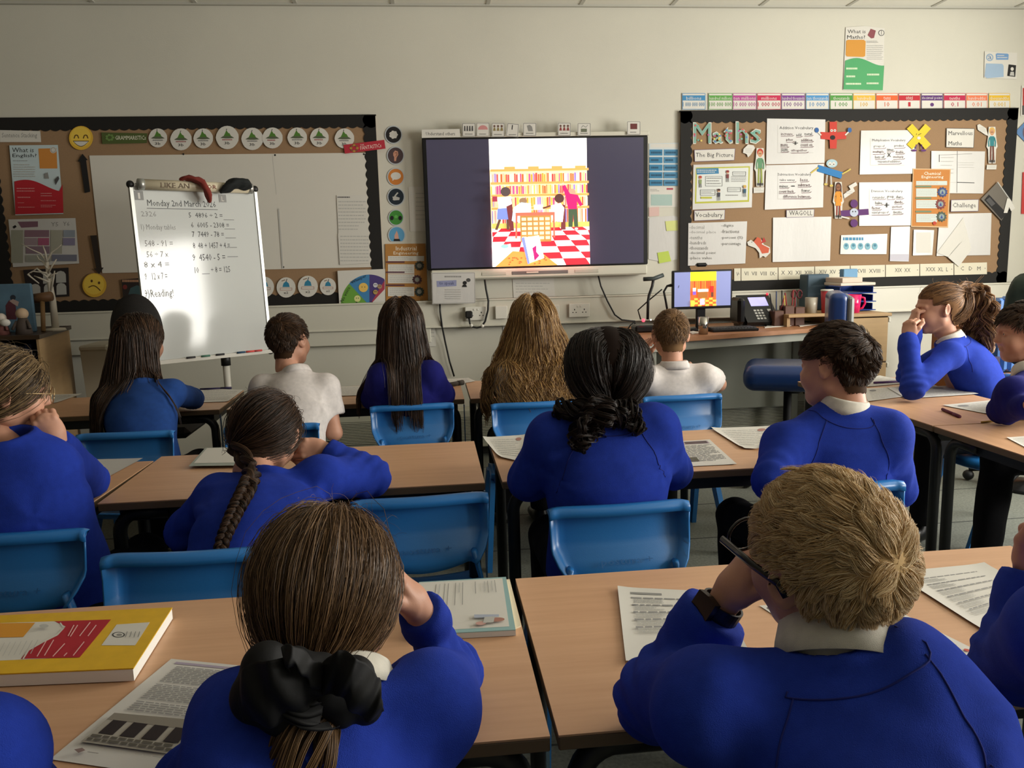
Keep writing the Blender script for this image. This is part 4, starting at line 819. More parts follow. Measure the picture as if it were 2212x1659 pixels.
f=wq([(2207,185),(2260,186),(2260,251),(2205,250)],.005,P_w); f.rect(2209,190,2250,228,paint('#b0403a')); f.rect(2208,228,2250,248,paint('#55504e')); done(f,'edge_poster','red and grey poster at the right edge above the blue diamond','poster')
f=wq([(2193,285),(2225,252),(2258,285),(2225,318)],.007,paint('#5f86b8')); f.disc(2222,286,13,18,paint('#6a5a68')); done(f,'diamond_card','blue diamond shaped card at the right edge of the wall','card')
f=wq([(2209,372),(2260,372),(2260,462),(2206,462)],.005,paint('#c23a38')); f.rect(2212,374,2250,415,paint('#6d7a76')); done(f,'edge_poster','red poster at the right edge below the blue diamond','poster')
# ---- right board papers
def speech(q,lb): f=wq(q,BO+.002,P_w); cxs=sum(a for a,b in q)/len(q); cys=sum(b for a,b in q)/len(q); f.scrib(cxs-7,cys-5,cxs+7,cys+5,3,P_lg); done(f,'speech_bubble',lb,'cut-out')
cols=['#6fae9c','#c65a5a','#5a7fb8','#d9c36a','#b05a90']
f=Flat(on_wall(BO)); f.k=4
for ch,(a,b) in zip('Maths',((1497,1537),(1539,1562),(1563,1583),(1589,1617),(1620,1645))):
    y0={'M':264,'a':284,'t':274,'h':262,'s':278}[ch]; f.text(ch,a,y0,b,311,P_w); f.text(ch,a+1.5,y0+2,b-1.5,309,paint('#7fa89a'))
    for k in range(7): f.disc(random.uniform(a+3,b-3),random.uniform(y0+6,306),2.2,2.2,paint(random.choice(cols)),8)
done(f,'maths_lettering','large patterned cut-out letters spelling Maths at the top left of the maths board','lettering')
def label(q,t,bx,lb,ink=P_dg): f=wq(q,BO+.001,P_w); f.line(q+[q[0]],.9,paint('#6a5a7a')); f.text(t,*bx,ink); done(f,'heading_label',lb,'label')
label([(1500,324),(1588,321),(1586,346),(1501,349)],'The Big Picture',(1503,330,1584,342),'white label reading The Big Picture on the maths board')
label([(1500,455),(1566,453),(1565,474),(1500,477)],'Vocabulary',(1502,459,1561,472),'white label reading Vocabulary on the maths board')
label([(1699,454),(1759,452),(1758,468),(1699,470)],'WAGOLL',(1705,455,1755,465),'white label reading WAGOLL over a blank laminated sheet')
label([(2055,432),(2114,431),(2113,456),(2054,457)],'Challenge',(2058,438,2108,451),'white label reading Challenge at the right of the maths board')
f=wq([(2045,277),(2105,278),(2103,319),(2044,318)],BO,P_w); f.line([(2045,277),(2105,278),(2103,319),(2044,318),(2045,277)],1,P_dg); f.text('Marvellous',2049,283,2101,292,P_dg); f.text('Maths',2049,305,2078,314,P_dg); done(f,'heading_label','white label reading Marvellous Maths at the top right of the maths board','label')
def vocab(q,title,tb,words,lb,box,sym=None):
    f=wq(q,BO,P_wg,.001); x0,y0,x1,y1=box; f.line([(x0,y0),(x0,y1),(x1,y1)],.8,P_lg); f.text(title,*tb,P_bk)
    for w_,x,y,wd in words:
        f.text(w_,x,y,x+wd,y+6.5,paint('#50242f') if len(w_)%2==0 else P_dg); f.line([(x,y+8.5),(x+wd,y+8),(x+wd+3,y+6)],.9,paint('#6a3a42'))
    if sym: f.text(sym[0],*sym[1:],P_bk)
    done(f,'vocabulary_sheet',lb,'paper')
vocab([(1657,256),(1783,258),(1781,352),(1655,355)],'Addition Vocabulary',(1684,273,1757,281),[('increase',1687,286,25),('add',1720,288,11),('total',1738,286,16),('plus',1699,299,14),('addition',1731,299,24),('more',1687,311,15),('count on',1730,310,25),('sum',1688,321,14),('altogether',1710,322,34)],'laminated Addition Vocabulary sheet on the maths board',(1680,270,1757,330),('+',1714,305,1724,313))
vocab([(1655,357),(1780,354),(1778,448),(1652,453)],'Subtraction Vocabulary',(1680,374,1752,381),[('take away',1684,386,33),('less',1729,385,16),('minus',1684,399,18),('subtract',1724,396,26),('count back',1683,410,32),('fewer',1732,408,18),('difference between',1692,421,58)],'laminated Subtraction Vocabulary sheet on the maths board',(1680,372,1750,430),('-',1710,401,1717,403))
vocab([(1860,282),(1979,281),(1978,375),(1857,377)],'Multiplication Vocabulary',(1884,300,1956,307),[('groups of',1887,313,24),('product',1932,312,21),('times',1916,320,14),('multiple',1886,325,24),('double',1935,325,17),('lots of',1891,336,20),('multiply',1930,336,22),('repeated addition',1897,346,48)],'laminated Multiplication Vocabulary sheet on the maths board',(1880,298,1953,357),('X',1917,330,1925,339))
vocab([(1856,394),(1972,393),(1968,487),(1856,488)],'Division Vocabulary',(1882,410,1950,417),[('remainder',1885,423,26),('group',1916,423,15),('share',1936,422,14),('halve',1891,435,15),('divide',1932,433,18),('factor',1884,446,18),('quotient',1927,444,22),('equal groups of',1884,456,36),('divisible',1930,455,19)],'laminated Division Vocabulary sheet with a big division sign',(1878,408,1950,465),('+',1911,438,1921,448))
f=wq([(1498,356),(1627,352),(1624,448),(1496,453)],BO,P_wg); f.poly([(1503,362),(1620,359),(1618,436),(1501,440)],paint('#b9b94a')); f.poly([(1506,365),(1617,362),(1615,432),(1504,436)],paint('#d9dcd8')); f.poly([(1504,364),(1552,363),(1553,375),(1505,377)],paint('#3f7fa8')); f.scrib(1506,366,1548,374,2,P_w,.4)
for a,b,c,d in ((1524,381,1560,402),(1583,371,1611,379),(1513,410,1545,422),(1572,405,1600,414)): f.line([(a,b),(c,b),(c,d),(a,d),(a,b)],.8,P_dg); f.scrib(a+2,b+2,c-2,d-2,3,P_gy,.3)
f.scrib(1580,380,1612,394,4,P_gy,.3); f.scrib(1568,420,1600,424,1,P_gy,.4); f.rect(1514,425,1538,429,paint('#b9b94a'))
for x,y,hc,bc in ((1513,388,'#b03a2a','#8a9a6a'),(1572,376,'#8a2a2a','#7a3a3a'),(1553,416,'#4a2a28','#3a3a4a'),(1609,408,'#c9a84a','#3a5a70')):
    f.disc(x,y-4,3.2,3.2,paint('#c99a7a'),10); f.disc(x,y-6,3.4,2.4,paint(hc),10); f.poly([(x-3,y),(x+3,y),(x+2.6,y+9),(x-2.6,y+9)],paint(bc)); f.line([(x-1.5,y+9),(x-2,y+17)],1.4,P_dg); f.line([(x+1.5,y+9),(x+2,y+17)],1.4,P_dg)
done(f,'slide_printout','slide printout with yellow-green border and blue heading under The Big Picture label','paper')
f=wq([(1487,482),(1614,478),(1610,569),(1486,574)],BO,P_wg)
for i,w_ in enumerate(['decimal','decimal place','tenths','hundreds','thousands','decimal point','place value']): f.text('-'+w_,1489,487+11.2*i,1489+len(w_)*4.2+3,494.5+11.2*i,P_gy)
for w_,y in (('digits',484),('fractions',496),('percent (%)',510),('percentage',524)): f.text('-'+w_,1558,y,1558+len(w_)*4+3,y+7.5,P_gy)
done(f,'word_list','laminated handwritten list starting decimal under the Vocabulary label','paper')
f=wq([(1670,470),(1796,468),(1793,563),(1669,566)],BO,P_wg); done(f,'blank_laminated_sheet','blank laminated sheet with glare under the WAGOLL label','paper')
f=wq([(2012,326),(2128,327),(2124,418),(2011,417)],BO,P_wg); f.line([(2068,326),(2067,416)],1,P_dg); f.line([(2067,394),(2105,395)],1.6,P_dg); f.line([(2029,334),(2029,350)],1.4,P_dg); f.line([(2030,335),(2100,332)],.8,P_gy); f.line([(2012,395),(2067,394)],.8,P_lg); f.scrib(2032,338,2060,380,5,P_lg,.15); f.scrib(2070,350,2104,365,3,P_lg,.15); done(f,'graph_sheet','laminated squared sheet with drawn axes behind the Chemical Engineering poster','paper')
f=wq([(1972,364),(2054,365),(2048,492),(1968,490)],BO+.003,paint('#cfae84')); f.poly([(1974,366),(2052,367),(2046,489),(1970,488)],paint('#c07c38')); f.text('Chemical',1996,371,2032,378,paint('#eef0e0')); f.text('Engineering',1991,379,2038,387,paint('#eef0e0'))
for b in (391,407,432,462): e=2046 if b==391 else 2024; f.rect(1979,b,e,b+(9 if b==391 else 18),paint('#c9d2cc')); f.scrib(1981,b+2,e-3,b+(8 if b==391 else 16),2 if b==391 else 4,P_lg)
for b in (403,428,457): f.line([(1978,b),(2012,b)],3.5,paint('#6f8468'))
for x,y,c in ((2036,415,'#3a4a78'),(2032,441,'#7a3a3a'),(2034,468,'#4a584c')):
    f.poly([(x+(12 if k%2 else 9)*math.cos(2*PI*k/22),y+(12 if k%2 else 9)*math.sin(2*PI*k/22)) for k in range(22)],paint(c)); f.disc(x,y,6,6,paint('#8a9a98')); f.poly([(x-3,y+4),(x,y-4),(x+3,y+4)],paint('#34488a'))
f.disc(2019,482,4,4,paint('#b8402e')); done(f,'careers_poster','orange Chemical Engineering poster with gear pictures on the maths board','poster')
f=wq([(2030,462),(2142,460),(2139,551),(2023,553)],BO,P_wg); done(f,'blank_laminated_sheet','blank laminated sheet with folds under the Challenge label','paper')
f=wq([(2081,470),(2098,536),(2050,556),(2024,546)],BO+.003,P_w); done(f,'folded_sheet','white sheet folded into a triangle tucked over the sheet under Challenge','paper')
f=wq([(2078,522),(2098,540),(2071,576),(2048,556)],BO+.006,P_w); f.line([(2055,548),(2074,526)],1,P_lg); done(f,'loose_slip','small tilted paper slip hanging below the folded triangle sheet','paper')
f=wq([(1817,508),(1917,505),(1915,549),(1815,549)],BO,P_wg); f.scrib(1821,511,1883,520,1,paint('#4a8ab0'),.7)
for k in range(5): f.disc(1828+15.5*k,532,6,7.5,paint('#7fb0c0')); f.disc(1828+15.5*k,530,3.2,3,paint('#4f8298'))
done(f,'egg_strip','white strip with a row of five blue egg shapes on the maths board','paper')
f=wq([(1925,490),(1966,489),(1963,565),(1922,564)],BO,P_wg); f.poly([(1923,549),(1964,549),(1963,564),(1922,563)],paint('#c4c2cc')); done(f,'plastic_pocket','tall narrow plastic pocket below the Division Vocabulary sheet','pocket')
f=wq([(1974,496),(2018,497),(2014,551),(1972,552)],BO,P_wg); f.rect(1979,502,2011,546,P_w); done(f,'plastic_pocket','short square plastic pocket below the Chemical Engineering poster','pocket')
f=wq([(2155,393),(2188,440),(2163,477),(2119,430)],BO+.006,paint('#6e6860',.2,.6)); f.poly([(2126,432),(2136,420),(2176,462),(2163,474)],P_bk); f.poly([(2130,432),(2138,426),(2150,440),(2142,446)],P_dg); f.line([(2155,393),(2188,440)],2,P_lg); done(f,'photo_wallet','clear wallet with a dark strip hanging over the right border of the maths board','wallet')
f=wq([(2176,428),(2182,430),(2193,450),(2184,456),(2180,447),(2176,460),(2168,460)],BO+.011,P_w); done(f,'paper_tassel','white paper tassel at the right border of the maths board','tassel')
# figures
def kid(cx,y0,y1,hc,top,leg,name,lb,w_=7,skin='#c9966f',long_=0,dress=0):
    f=Flat(on_wall(BO+.003)); h=y1-y0; H=lambda t:y0+h*t
    out=[(cx-w_*.9,y0),(cx+w_*.9,y0),(cx+w_*1.1,H(.28)),(cx+w_*1.5,H(.55)),(cx+w_*1.1,H(.62)),(cx+w_*.95,y1+1),(cx+1,y1+1),(cx,H(.7)),(cx-1,y1+1),(cx-w_*.95,y1+1),(cx-w_*1.1,H(.62)),(cx-w_*1.5,H(.55)),(cx-w_*1.1,H(.28))]
    f.body(out,P_w,.002)
    if long_: f.poly([(cx-w_*.85,H(.1)),(cx+w_*.85,H(.1)),(cx+w_*.95,H(.42)),(cx-w_*.95,H(.42))],paint(hc))
    f.disc(cx,H(.11),w_*.8,h*.1,paint(hc)); f.disc(cx,H(.15),w_*.58,h*.085,paint(skin)); f.poly([(cx-w_*.6,H(.26)),(cx+w_*.6,H(.26)),(cx+w_*.55,H(.55)),(cx-w_*.55,H(.55))],paint(top))
    for s in (-1,1):
        f.line([(cx+s*w_*.65,H(.29)),(cx+s*w_*.95,H(.42)),(cx+s*w_*.85,H(.55))],w_*.32,paint(top)); f.line([(cx+s*w_*.3,H(.53)),(cx+s*w_*.42,H(.92))],w_*.42,paint(leg)); f.rect(cx+s*w_*.45-w_*.3,H(.92),cx+s*w_*.45+w_*.35,H(.985),P_dg)
        f.disc(cx+s*w_*.2,H(.145),.8,1,P_bk,6)
    if dress: f.poly([(cx-w_*.55,H(.4)),(cx+w_*.55,H(.4)),(cx+w_*.8,H(.66)),(cx-w_*.8,H(.66))],paint(top))
    done(f,name,lb,'cut-out')
kid(1642,320,402,'#b83a28','#5f8f6a','#8f9a4a','child_cutout','cut-out of a red-haired child in green on the maths board',8.5)
kid(1811,393,471,'#4a2c20','#d98f2c','#8a3a2c','child_cutout','cut-out child with long dark hair and a yellow dress',8,'#8a5a3c',1,1)
kid(2143,274,352,'#d3ac5a','#2f7f86','#6a3a2c','child_cutout','cut-out blond child in a teal shirt beside Marvellous Maths',8)
speech([(1606,322),(1616,312),(1628,314),(1631,320),(1622,334),(1616,340),(1613,333),(1605,330)],'small white speech bubble left of the red-haired cut-out child')
speech([(2111,270),(2116,268),(2130,277),(2135,294),(2128,291),(2112,280)],'small white speech bubble beside the blond cut-out child')
f=wq([(1628,405),(1651,404),(1650,416),(1628,417)],BO+.002,P_w); f.scrib(1630,407,1649,414,2,P_lg); done(f,'name_strip','small white strip under the red-haired cut-out child','label')
f=wq([(2132,356),(2153,356),(2152,366),(2131,366)],BO+.002,P_w); f.scrib(2134,358,2150,364,2,P_lg); done(f,'name_strip','small white strip under the blond cut-out child','label')
f=wq([(1833,402),(1849,393),(1852,400),(1837,409)],BO+.003,P_w); done(f,'speech_strip','upper pale strip right of the yellow dress cut-out','label')
f=wq([(1822,420),(1843,405),(1847,413),(1824,429)],BO+.002,P_w); f.scrib(1828,412,1842,420,2,P_lg); done(f,'speech_strip','lower pale strip right of the yellow dress cut-out','label')
r_=paint('#c23a2c'); f=Flat(on_wall(BO+.003)); f.body([(1792,263),(1808,263),(1808,286),(1828,284),(1828,300),(1808,301),(1807,321),(1793,321),(1792,302),(1773,300),(1773,285),(1792,286)],r_,.003)
for s in (-1,1): f.disc(1800+s*3.5,282,2.8,3,P_w,10); f.disc(1800+s*3.5,282,1,1.2,P_bk,6); f.line([(1800+s*26,292),(1800+s*34,284)],3,P_w); f.disc(1800+s*35.5,281,4.5,5.5,paint('#2f5f9c'),12)
f.disc(1799,297,5.5,5,P_bk,10); done(f,'plus_sign_figure','red plus sign cut-out with a face and blue gloves on the maths board','cut-out')
bl=paint('#2c78b4'); f=Flat(on_wall(BO+.003)); f.body([(1768,356),(1821,372),(1817,386),(1765,370)],bl,.003); f.disc(1797,353,12,9,paint('#a8c4cc')); 
for s in (-1,1): f.disc(1797+s*4,354,4,4.5,P_w,12); f.disc(1797+s*4,355,1.2,1.4,P_bk,6)
f.line([(1768,362),(1757,370),(1752,374)],3,paint('#c9b45a')); f.line([(1819,376),(1830,370),(1838,365)],3,paint('#c9b45a')); f.line([(1787,378),(1785,396)],3,P_lg); f.line([(1795,380),(1796,399)],3,P_lg); f.disc(1784,398,4,2.5,paint('#c9b45a'),8); f.disc(1796,401,4,2.5,paint('#c9b45a'),8)
done(f,'minus_sign_figure','blue tilted minus sign cut-out with big eyes and yellow hands on the maths board','cut-out')
pu=paint('#5a2c6a'); f=Flat(on_wall(BO+.004)); f.body([(1816,455),(1876,451),(1877,464),(1817,468)],pu,.003); f.disc(1845,440,8,9,pu); f.disc(1845,482,8,8.5,pu); f.disc(1845,459,9,9,paint('#b8c0d0')); f.disc(1842,457,1.4,1.6,P_bk,6); f.disc(1848,457,1.4,1.6,P_bk,6); f.line([(1817,468),(1835,472)],3,P_w)
done(f,'division_sign_figure','purple division sign cut-out with a face beside the Division Vocabulary sheet','cut-out')
ye=paint('#e0c22c'); f=Flat(on_wall(BO+.005)); c=(1985,295)
for a in (48,-48):
    ca,sa=math.cos(math.radians(a)),math.sin(math.radians(a)); f.poly([(c[0]+ca*x-sa*y,c[1]+sa*x+ca*y) for x,y in ((-30,-8),(30,-8),(30,8),(-30,8))],ye)
for s in (-1,1): f.line([(c[0]+s*2-4,c[1]-3),(c[0]+s*5,c[1]-7)],1,P_bk); f.line([(1985+s*6,312),(1985+s*7,322)],2,pu); f.disc(1985+s*10,325,6,2.4,pu,10)
f.disc(c[0],c[1]+3,4,3.4,P_w,10); done(f,'times_sign_figure','yellow multiplication cross cut-out with a smiling face and purple shoes','cut-out')
f=Flat(on_wall(BO+.002)); f.body([(1614,523),(1622,518),(1630,524),(1638,522),(1644,516),(1650,528),(1663,534),(1664,546),(1654,556),(1648,553),(1641,558),(1640,546),(1632,536),(1616,530)],P_w,.002); f.poly([(1628,522),(1636,512),(1644,516),(1646,528),(1662,536),(1660,546),(1646,548),(1640,536)],paint('#c95a3c')); f.disc(1624,523,1,1,P_bk,6); f.poly([(1644,526),(1650,512),(1655,522)],paint('#b0302c')); done(f,'animal_cutout','crumpled white and red animal cut-out between two laminated sheets','cut-out')
# Roman numerals
yt=lambda x:(580-(x-1582)*.024); yb=lambda x:(607-(x-1582)*.027)
for x0,x1,t in ((1586,1600,'V'),(1601.5,1680,'VI  VII  VIII  IX'),(1681.5,1759,'X  XI  XII  XIII'),(1760.5,1836,'XIV  XV  XVI'),(1837.5,1912,'XVII  XVIII'),(1913.5,1986,'XIX  XX'),(1987.5,2060,'XXX  XL  L'),(2061.5,2132,'C   D   M')):
    f=wq([(x0,yt(x0)),(x1,yt(x1)),(x1,yb(x1)),(x0,yb(x0))],BO,paint('#dcd6c0')); c_=(x0+x1)/2; k=min(.42*(x1-x0),len(t)*2.4); yy=yt(c_)+8; f.text(t,c_-k,yy,c_+k,yy+8.5,P_dg); f.disc(x1-4,yy+4,1,1,P_dg,6); done(f,'roman_numeral_card','cream number card with Roman numerals %s'%t.replace('  ',' ').replace('  ',' '),'card','Roman numeral cards along the foot of the maths board')
# ================================================================ BIG SCREEN
SY=WY-.09
def at_plane(y): return lambda a,b,l: U(a,b,y-l)
M_frame=mat('screen_frame_black','#0e0f12',.3); M_scrw=mat('screen_speaker_white','#cfccbc',.5)
pTL,pBR=U(912,297,SY),U(1402,575,SY); t=empty('interactive_screen',((pTL[0]+pBR[0])/2,SY,U(1150,600,SY)[2]),'large wall mounted interactive screen showing a bright library picture','screen')
sx0,sx1=U(917,440,SY)[0],U(1400,440,SY)[0]; sz1=U(1150,295,SY)[2]; sz0=U(1150,578,SY)[2]; sb=U(1150,600,SY)[2]
MB().box((sx0,SY+.004,sz0),(sx1,WY-.012,sz1),M_frame,.006).build('casing',t)
a0,a1=sx0+.026,sx1-.03; b0,b1=sz0+.012,sz1-.012
L_=lambda a,b,l:(a0+(a1-a0)*a,SY+.0035-l,b1-(b1-b0)*b)
f=Flat(L_); S=lambda c,e=.9: glow(c,e); sm=mat('panel_glass_faint_glow','#474458',.18,emit=.22); f.poly([(0,0),(1,0),(1,1),(0,1)],sm,0.0)  # unlit side bars of the panel given a faint glow of their own
# the picture: an illustrated library, portrait format
u0,u1=.283,.733
def R(a,b,c,d,m): f.rect(u0+(u1-u0)*a,b,u0+(u1-u0)*c,d,m)
def Pg(p,m): f.poly([(u0+(u1-u0)*a,b) for a,b in p],m)
def Dc(a,b,ra,rb,m,n=16): f.disc(u0+(u1-u0)*a,b,ra*(u1-u0),rb,m,n)
def Ln(p,wd,m): f.line([(u0+(u1-u0)*a,b) for a,b in p],wd,m)
R(0,0,1,1,S('#fffdf6',1.25)); R(0,.24,1,.72,S('#f6e2b0',1.0))
rr=random.Random(3)
for z0,z1 in ((.265,.335),(.36,.43),(.455,.53),(.55,.68)):
    x=0.005
    while x<.98:
        wd=rr.uniform(.01,.026); R(x,z0+rr.uniform(0,.012),min(x+wd*.8,.995),z1,S(rr.choice(['#e2643c','#f3c04a','#fff2c8','#b8508c','#f09a3c','#fff8e0','#c84a50','#8a78c8','#f7dc8a','#e8b0a0']),.9)); x+=wd
for z in (.24,.34,.435,.535): R(0,z,1,z+.018,S('#f2a25a',1.0))
for x in (.14,.38,.62,.86): R(x,.222,x+.11,.242,S('#f2a25a',1.0))
R(0,.66,1,.70,S('#d8cf6a',.95))
for j in range(7):                      # chequered floor
    y0=.70+.30*(j/7)**1.25; y1=.70+.30*((j+1)/7)**1.25
    for i in range(-6,7):
        k=lambda y,i: .45+i*(.12+.14*(y-.70)/.3)+(.04*(y-.7)/.3)
        q=[(k(y0,i),y0),(k(y0,i+1),y0),(k(y1,i+1),y1),(k(y1,i),y1)]
        q=[(min(1,max(0,a)),b) for a,b in q]
        if q[1][0]-q[0][0]>.001 or q[2][0]-q[3][0]>.001: Pg(q,S('#d8303e',.9) if (i+j)%2 else S('#fff4ee',1.15))
# standing child left, seated pair, standing child right, desk with drawers, books
Dc(.145,.415,.05,.037,S('#5a4a48',.9)); Pg([(.06,.46),(.2,.45),(.21,.54),(.07,.545)],S('#fff8f8',1.2)); R(.01,.45,.06,.49,S('#a83a50',.9)); Pg([(.06,.545),(.2,.54),(.19,.63),(.05,.63)],S('#7c8cd8',1)); Ln([(.08,.63),(.04,.71)],.012,S('#6a4a3c',.9)); Ln([(.16,.63),(.16,.71)],.012,S('#6a4a3c',.9))
Pg([(.15,.53),(.21,.51),(.22,.72),(.18,.72)],S('#7a3a3c',.9)); Pg([(.72,.52),(.75,.53),(.75,.72),(.70,.72)],S('#7a3a3c',.9))
Dc(.32,.49,.04,.026,S('#9a7a5c',.9)); Pg([(.22,.54),(.3,.50),(.4,.51),(.4,.58),(.24,.66),(.2,.64)],S('#bfe0ee',1.15)); R(.43,.52,.52,.56,S('#fffbe8',1.2))
Dc(.69,.475,.05,.036,S('#5a3a34',.9)); Pg([(.6,.53),(.7,.51),(.74,.55),(.72,.66),(.62,.65)],S('#fffdf8',1.2)); Ln([(.52,.55),(.6,.53)],.012,S('#6a4438',.9))
Dc(.82,.43,.04,.03,S('#d89a80',.95)); Pg([(.75,.45),(.72,.38),(.75,.37),(.8,.44),(.88,.45),(.93,.53),(.9,.54),(.87,.50),(.87,.56),(.78,.56)],S('#d8246c',.95)); Dc(.73,.365,.014,.012,S('#e8b8a0',1),8); Pg([(.78,.56),(.87,.56),(.88,.70),(.84,.70),(.83,.6),(.82,.70),(.78,.70)],S('#4a5a44',.9)); Dc(.80,.715,.02,.01,S('#b8c4c0',1),8); Dc(.86,.715,.02,.01,S('#b8c4c0',1),8)
Pg([(.24,.58),(.64,.58),(.64,.605),(.24,.605)],S('#d8705a',.95)); Ln([(.25,.6),(.24,.78)],.008,S('#d8705a',.95)); Ln([(.63,.6),(.63,.78)],.008,S('#d8705a',.95))
R(.285,.605,.60,.81,S('#b8864a',.95))
for i in range(5):
    for j in range(5): R(.3+.06*i,.62+.037*j,.345+.06*i,.643+.037*j,S('#f8e2b0',1.15))
Pg([(.0,.85),(.18,.82),(.2,.94),(.0,.97)],S('#f0f4ee',1.15)); Dc(.12,.84,.04,.015,S('#9cd8c8',1)); Pg([(.02,1),(.2,.88),(.5,.9),(.66,1)],S('#f0a050',1))
for k in range(26): Dc(rr.uniform(.15,.55),rr.uniform(.93,.985),.01,.006,S('#d86a38',.95),6)
Pg([(.29,.78),(.47,.76),(.52,.94),(.36,.98)],S('#fffcfa',1.2)); Pg([(.29,.78),(.32,.77),(.37,.98),(.35,.985)],S('#8a94e0',1)); Pg([(.40,.86),(.44,.84),(.44,.89),(.47,.92),(.42,.96),(.41,.9)],S('#c02c78',.95))
f.build('display_panel',t)
f=MB().box((sx0+.02,SY-.006,sb),(sx1-.005,WY-.012,sz0-.001),M_scrw,.01); g=mat('speaker_mesh_grey','#8d8c84',.6); w0=sx1-sx0; zc_=(sz0+sb)/2+.002
f.build('speaker_bar',t)
f=MB()
for a,b,m_ in ((.375,.63,mat('tray_grey','#6c6b68',.5)),(.24,.35,mat('speaker_mesh','#bcb9aa',.7)),(.66,.77,mat('speaker_mesh','#bcb9aa',.7))): f.box((sx0+w0*a,SY-.009,zc_-.012),(sx0+w0*b,SY-.005,zc_+.010),m_,.004)
f.box((sx0+w0*.44,SY-.012,zc_-.005),(sx0+w0*.495,SY-.008,zc_+.005),M_scrw,.002); f.build('pen_tray',t)
MB().box((sx0-.004,SY-.004,sz1),(sx1+.006,SY+.03,sz1+.026),M_scrw,.003).build('top_bar',t)
# cards standing along the top edge
f=Flat(at_plane(SY-.012)); f.body([(911,280),(993,278.5),(994,296),(911,298)],P_w,.002); f.text('Understand others',920,285,983,292.5,P_dg); done(f,'heading_label','white label reading Understand others at the top left of the screen','label')
cc=[(998.5,266,1027,295),(1029,265,1057.5,295),(1062,265.5,1090,296),(1093,266,1121,296.5),(1130,265.5,1158.5,293.5),(1205,265,1233,293.5),(1247.5,266,1276,293.5),(1354.6,262,1383.5,291)]
nm=['rows of small figures, first from the left','pink dome, second from the left','three figures, third from the left','single black stroke, tilted, fourth from the left','grey hand shapes, fifth from the left','three red-brown figures, sixth from the left','grey shapes, seventh from the left','red-brown curtain, alone at the far right']
for i,(x0,y0,x1,y1) in enumerate(cc):
    f=Flat(at_plane(SY-.014)); tl=3 if i==3 else 0; f.body([(x0+tl,y0),(x1+tl*.4,y0+tl*.8),(x1-tl*.6,y1),(x0-tl*.4,y1-tl*.8)],P_w,.0015); f.line([(x0+1+tl,y0+1),(x1-1,y0+1+tl*.6),(x1-1-tl*.6,y1-1),(x0+1,y1-1-tl*.6),(x0+1+tl,y0+1)],.8,P_dg); m_=(x0+x1)/2
    if i==0:
        for k in range(4): f.poly([(m_-10+5.5*k,y0+6),(m_-7.5+5.5*k,y0+6),(m_-7+5.5*k,y0+17),(m_-10.5+5.5*k,y0+17)],P_dg)
    elif i==1: f.disc(m_,y0+15,10.5,9.5,paint('#c98a88'),16,PI,2*PI)
    elif i==3: f.line([(m_,y0+4),(m_-1,y0+14)],2,P_bk)
    elif i in (2,5):
        for k in range(3): f.disc(m_-8+8*k,y0+7,2.4,2.6,paint('#6a4a40'),8); f.poly([(m_-11+8*k,y0+17),(m_-9+8*k,y0+10),(m_-6.5+8*k,y0+10),(m_-5+8*k,y0+17)],paint(['#8a7a4a','#8a3c3a'][i==5]))
    elif i==4: f.poly([(m_-6,y0+6),(m_,y0+4),(m_+5,y0+8),(m_+7,y0+18),(m_-3,y0+18)],P_gy)
    elif i==6: f.rect(m_-7,y0+12,m_+6,y0+19,paint('#6a6f5c')); f.line([(m_-6,y0+10),(m_-2,y0+5),(m_+4,y0+9),(m_+8,y0+4)],1,P_gy)
    else: f.rect(m_-7.5,y0+5,m_+7.5,y0+17,paint('#6a3230'))
    f.scrib(m_-8,y1-7,m_+8,y1-4,1,P_gy,.6)
    done(f,'routine_card','white symbol card on the screen: '+nm[i],'card','symbol cards along the top of the screen')
f=Flat(at_plane(SY-.016)); f.body([(932,589),(1026,588),(1027,655),(934,657)],P_wg,.0015); f.line([(933.5,590.5),(1025,589.5),(1026,654),(935,655.5),(933.5,590.5)],.9,P_gy); f.scrib(960,595,1000,600,1,P_gy,.6); f.poly([(943,607),(986,605),(986,618),(944,620)],paint('#8e92b4')); f.text('to speak',949,608,981,617,paint('#3a3f66')); f.disc(1004,611,4.5,4,P_bk); f.poly([(998,620),(1000,615),(1007,615),(1009,620)],P_bk); f.disc(1012,605,4.5,4,P_dg)
f.scrib(962,624,996,648,5,P_lg,.35); done(f,'speech_prompt_sheet','laminated sheet reading to speak hung under the left corner of the screen','paper')
# ================================================================ SOCKETS AND CABLES
def socket(x0,y0,x1,y1,holes,lb):
    t=empty('wall_socket',U((x0+x1)/2,y1,WY-.06),lb,'socket'); a=U(x0,y0,WY-.064); b=U(x1,y1,WY-.064)
    MB().box((a[0],WY-.078,b[2]),(b[0],WY-.0625,a[2]),M_white,.003).build('faceplate',t); f=MB(); wd=b[0]-a[0]; h=a[2]-b[2]
    for k in holes:
        cx=a[0]+wd*k; cz=b[2]+h*.42
        for dx,dz,sw,sh in ((0,.013,.003,.005),(-.011,-.006,.004,.0025),(.011,-.006,.004,.0025)): f.box((cx+dx-sw,WY-.0788,cz+dz-sh),(cx+dx+sw,WY-.0775,cz+dz+sh),M_black)
    if holes: 
        f.build('pin_slots',t); f=MB()
        for k in holes: cx=a[0]+wd*(k+(.16 if k<.5 else -.16)*1); f.box((cx-.006,WY-.081,b[2]+h*.72),(cx+.006,WY-.078,b[2]+h*.86),M_white,.002)
        f.build('rocker_switch',t)
socket(1004,663,1051,691,[.27,.76],'double wall socket with a black plug in it under the screen')
socket(1069,661,1096,688,[],'blank square socket plate right of the black plug')
socket(1115,660,1160,688,[.25,.75],'wall socket hidden behind the wavy blonde hair')
socket(1179,659,1208,687,[.7],'wall socket partly showing right of the wavy blonde hair')
socket(1228,656,1273,684,[.27,.74],'double wall socket furthest right under the screen')
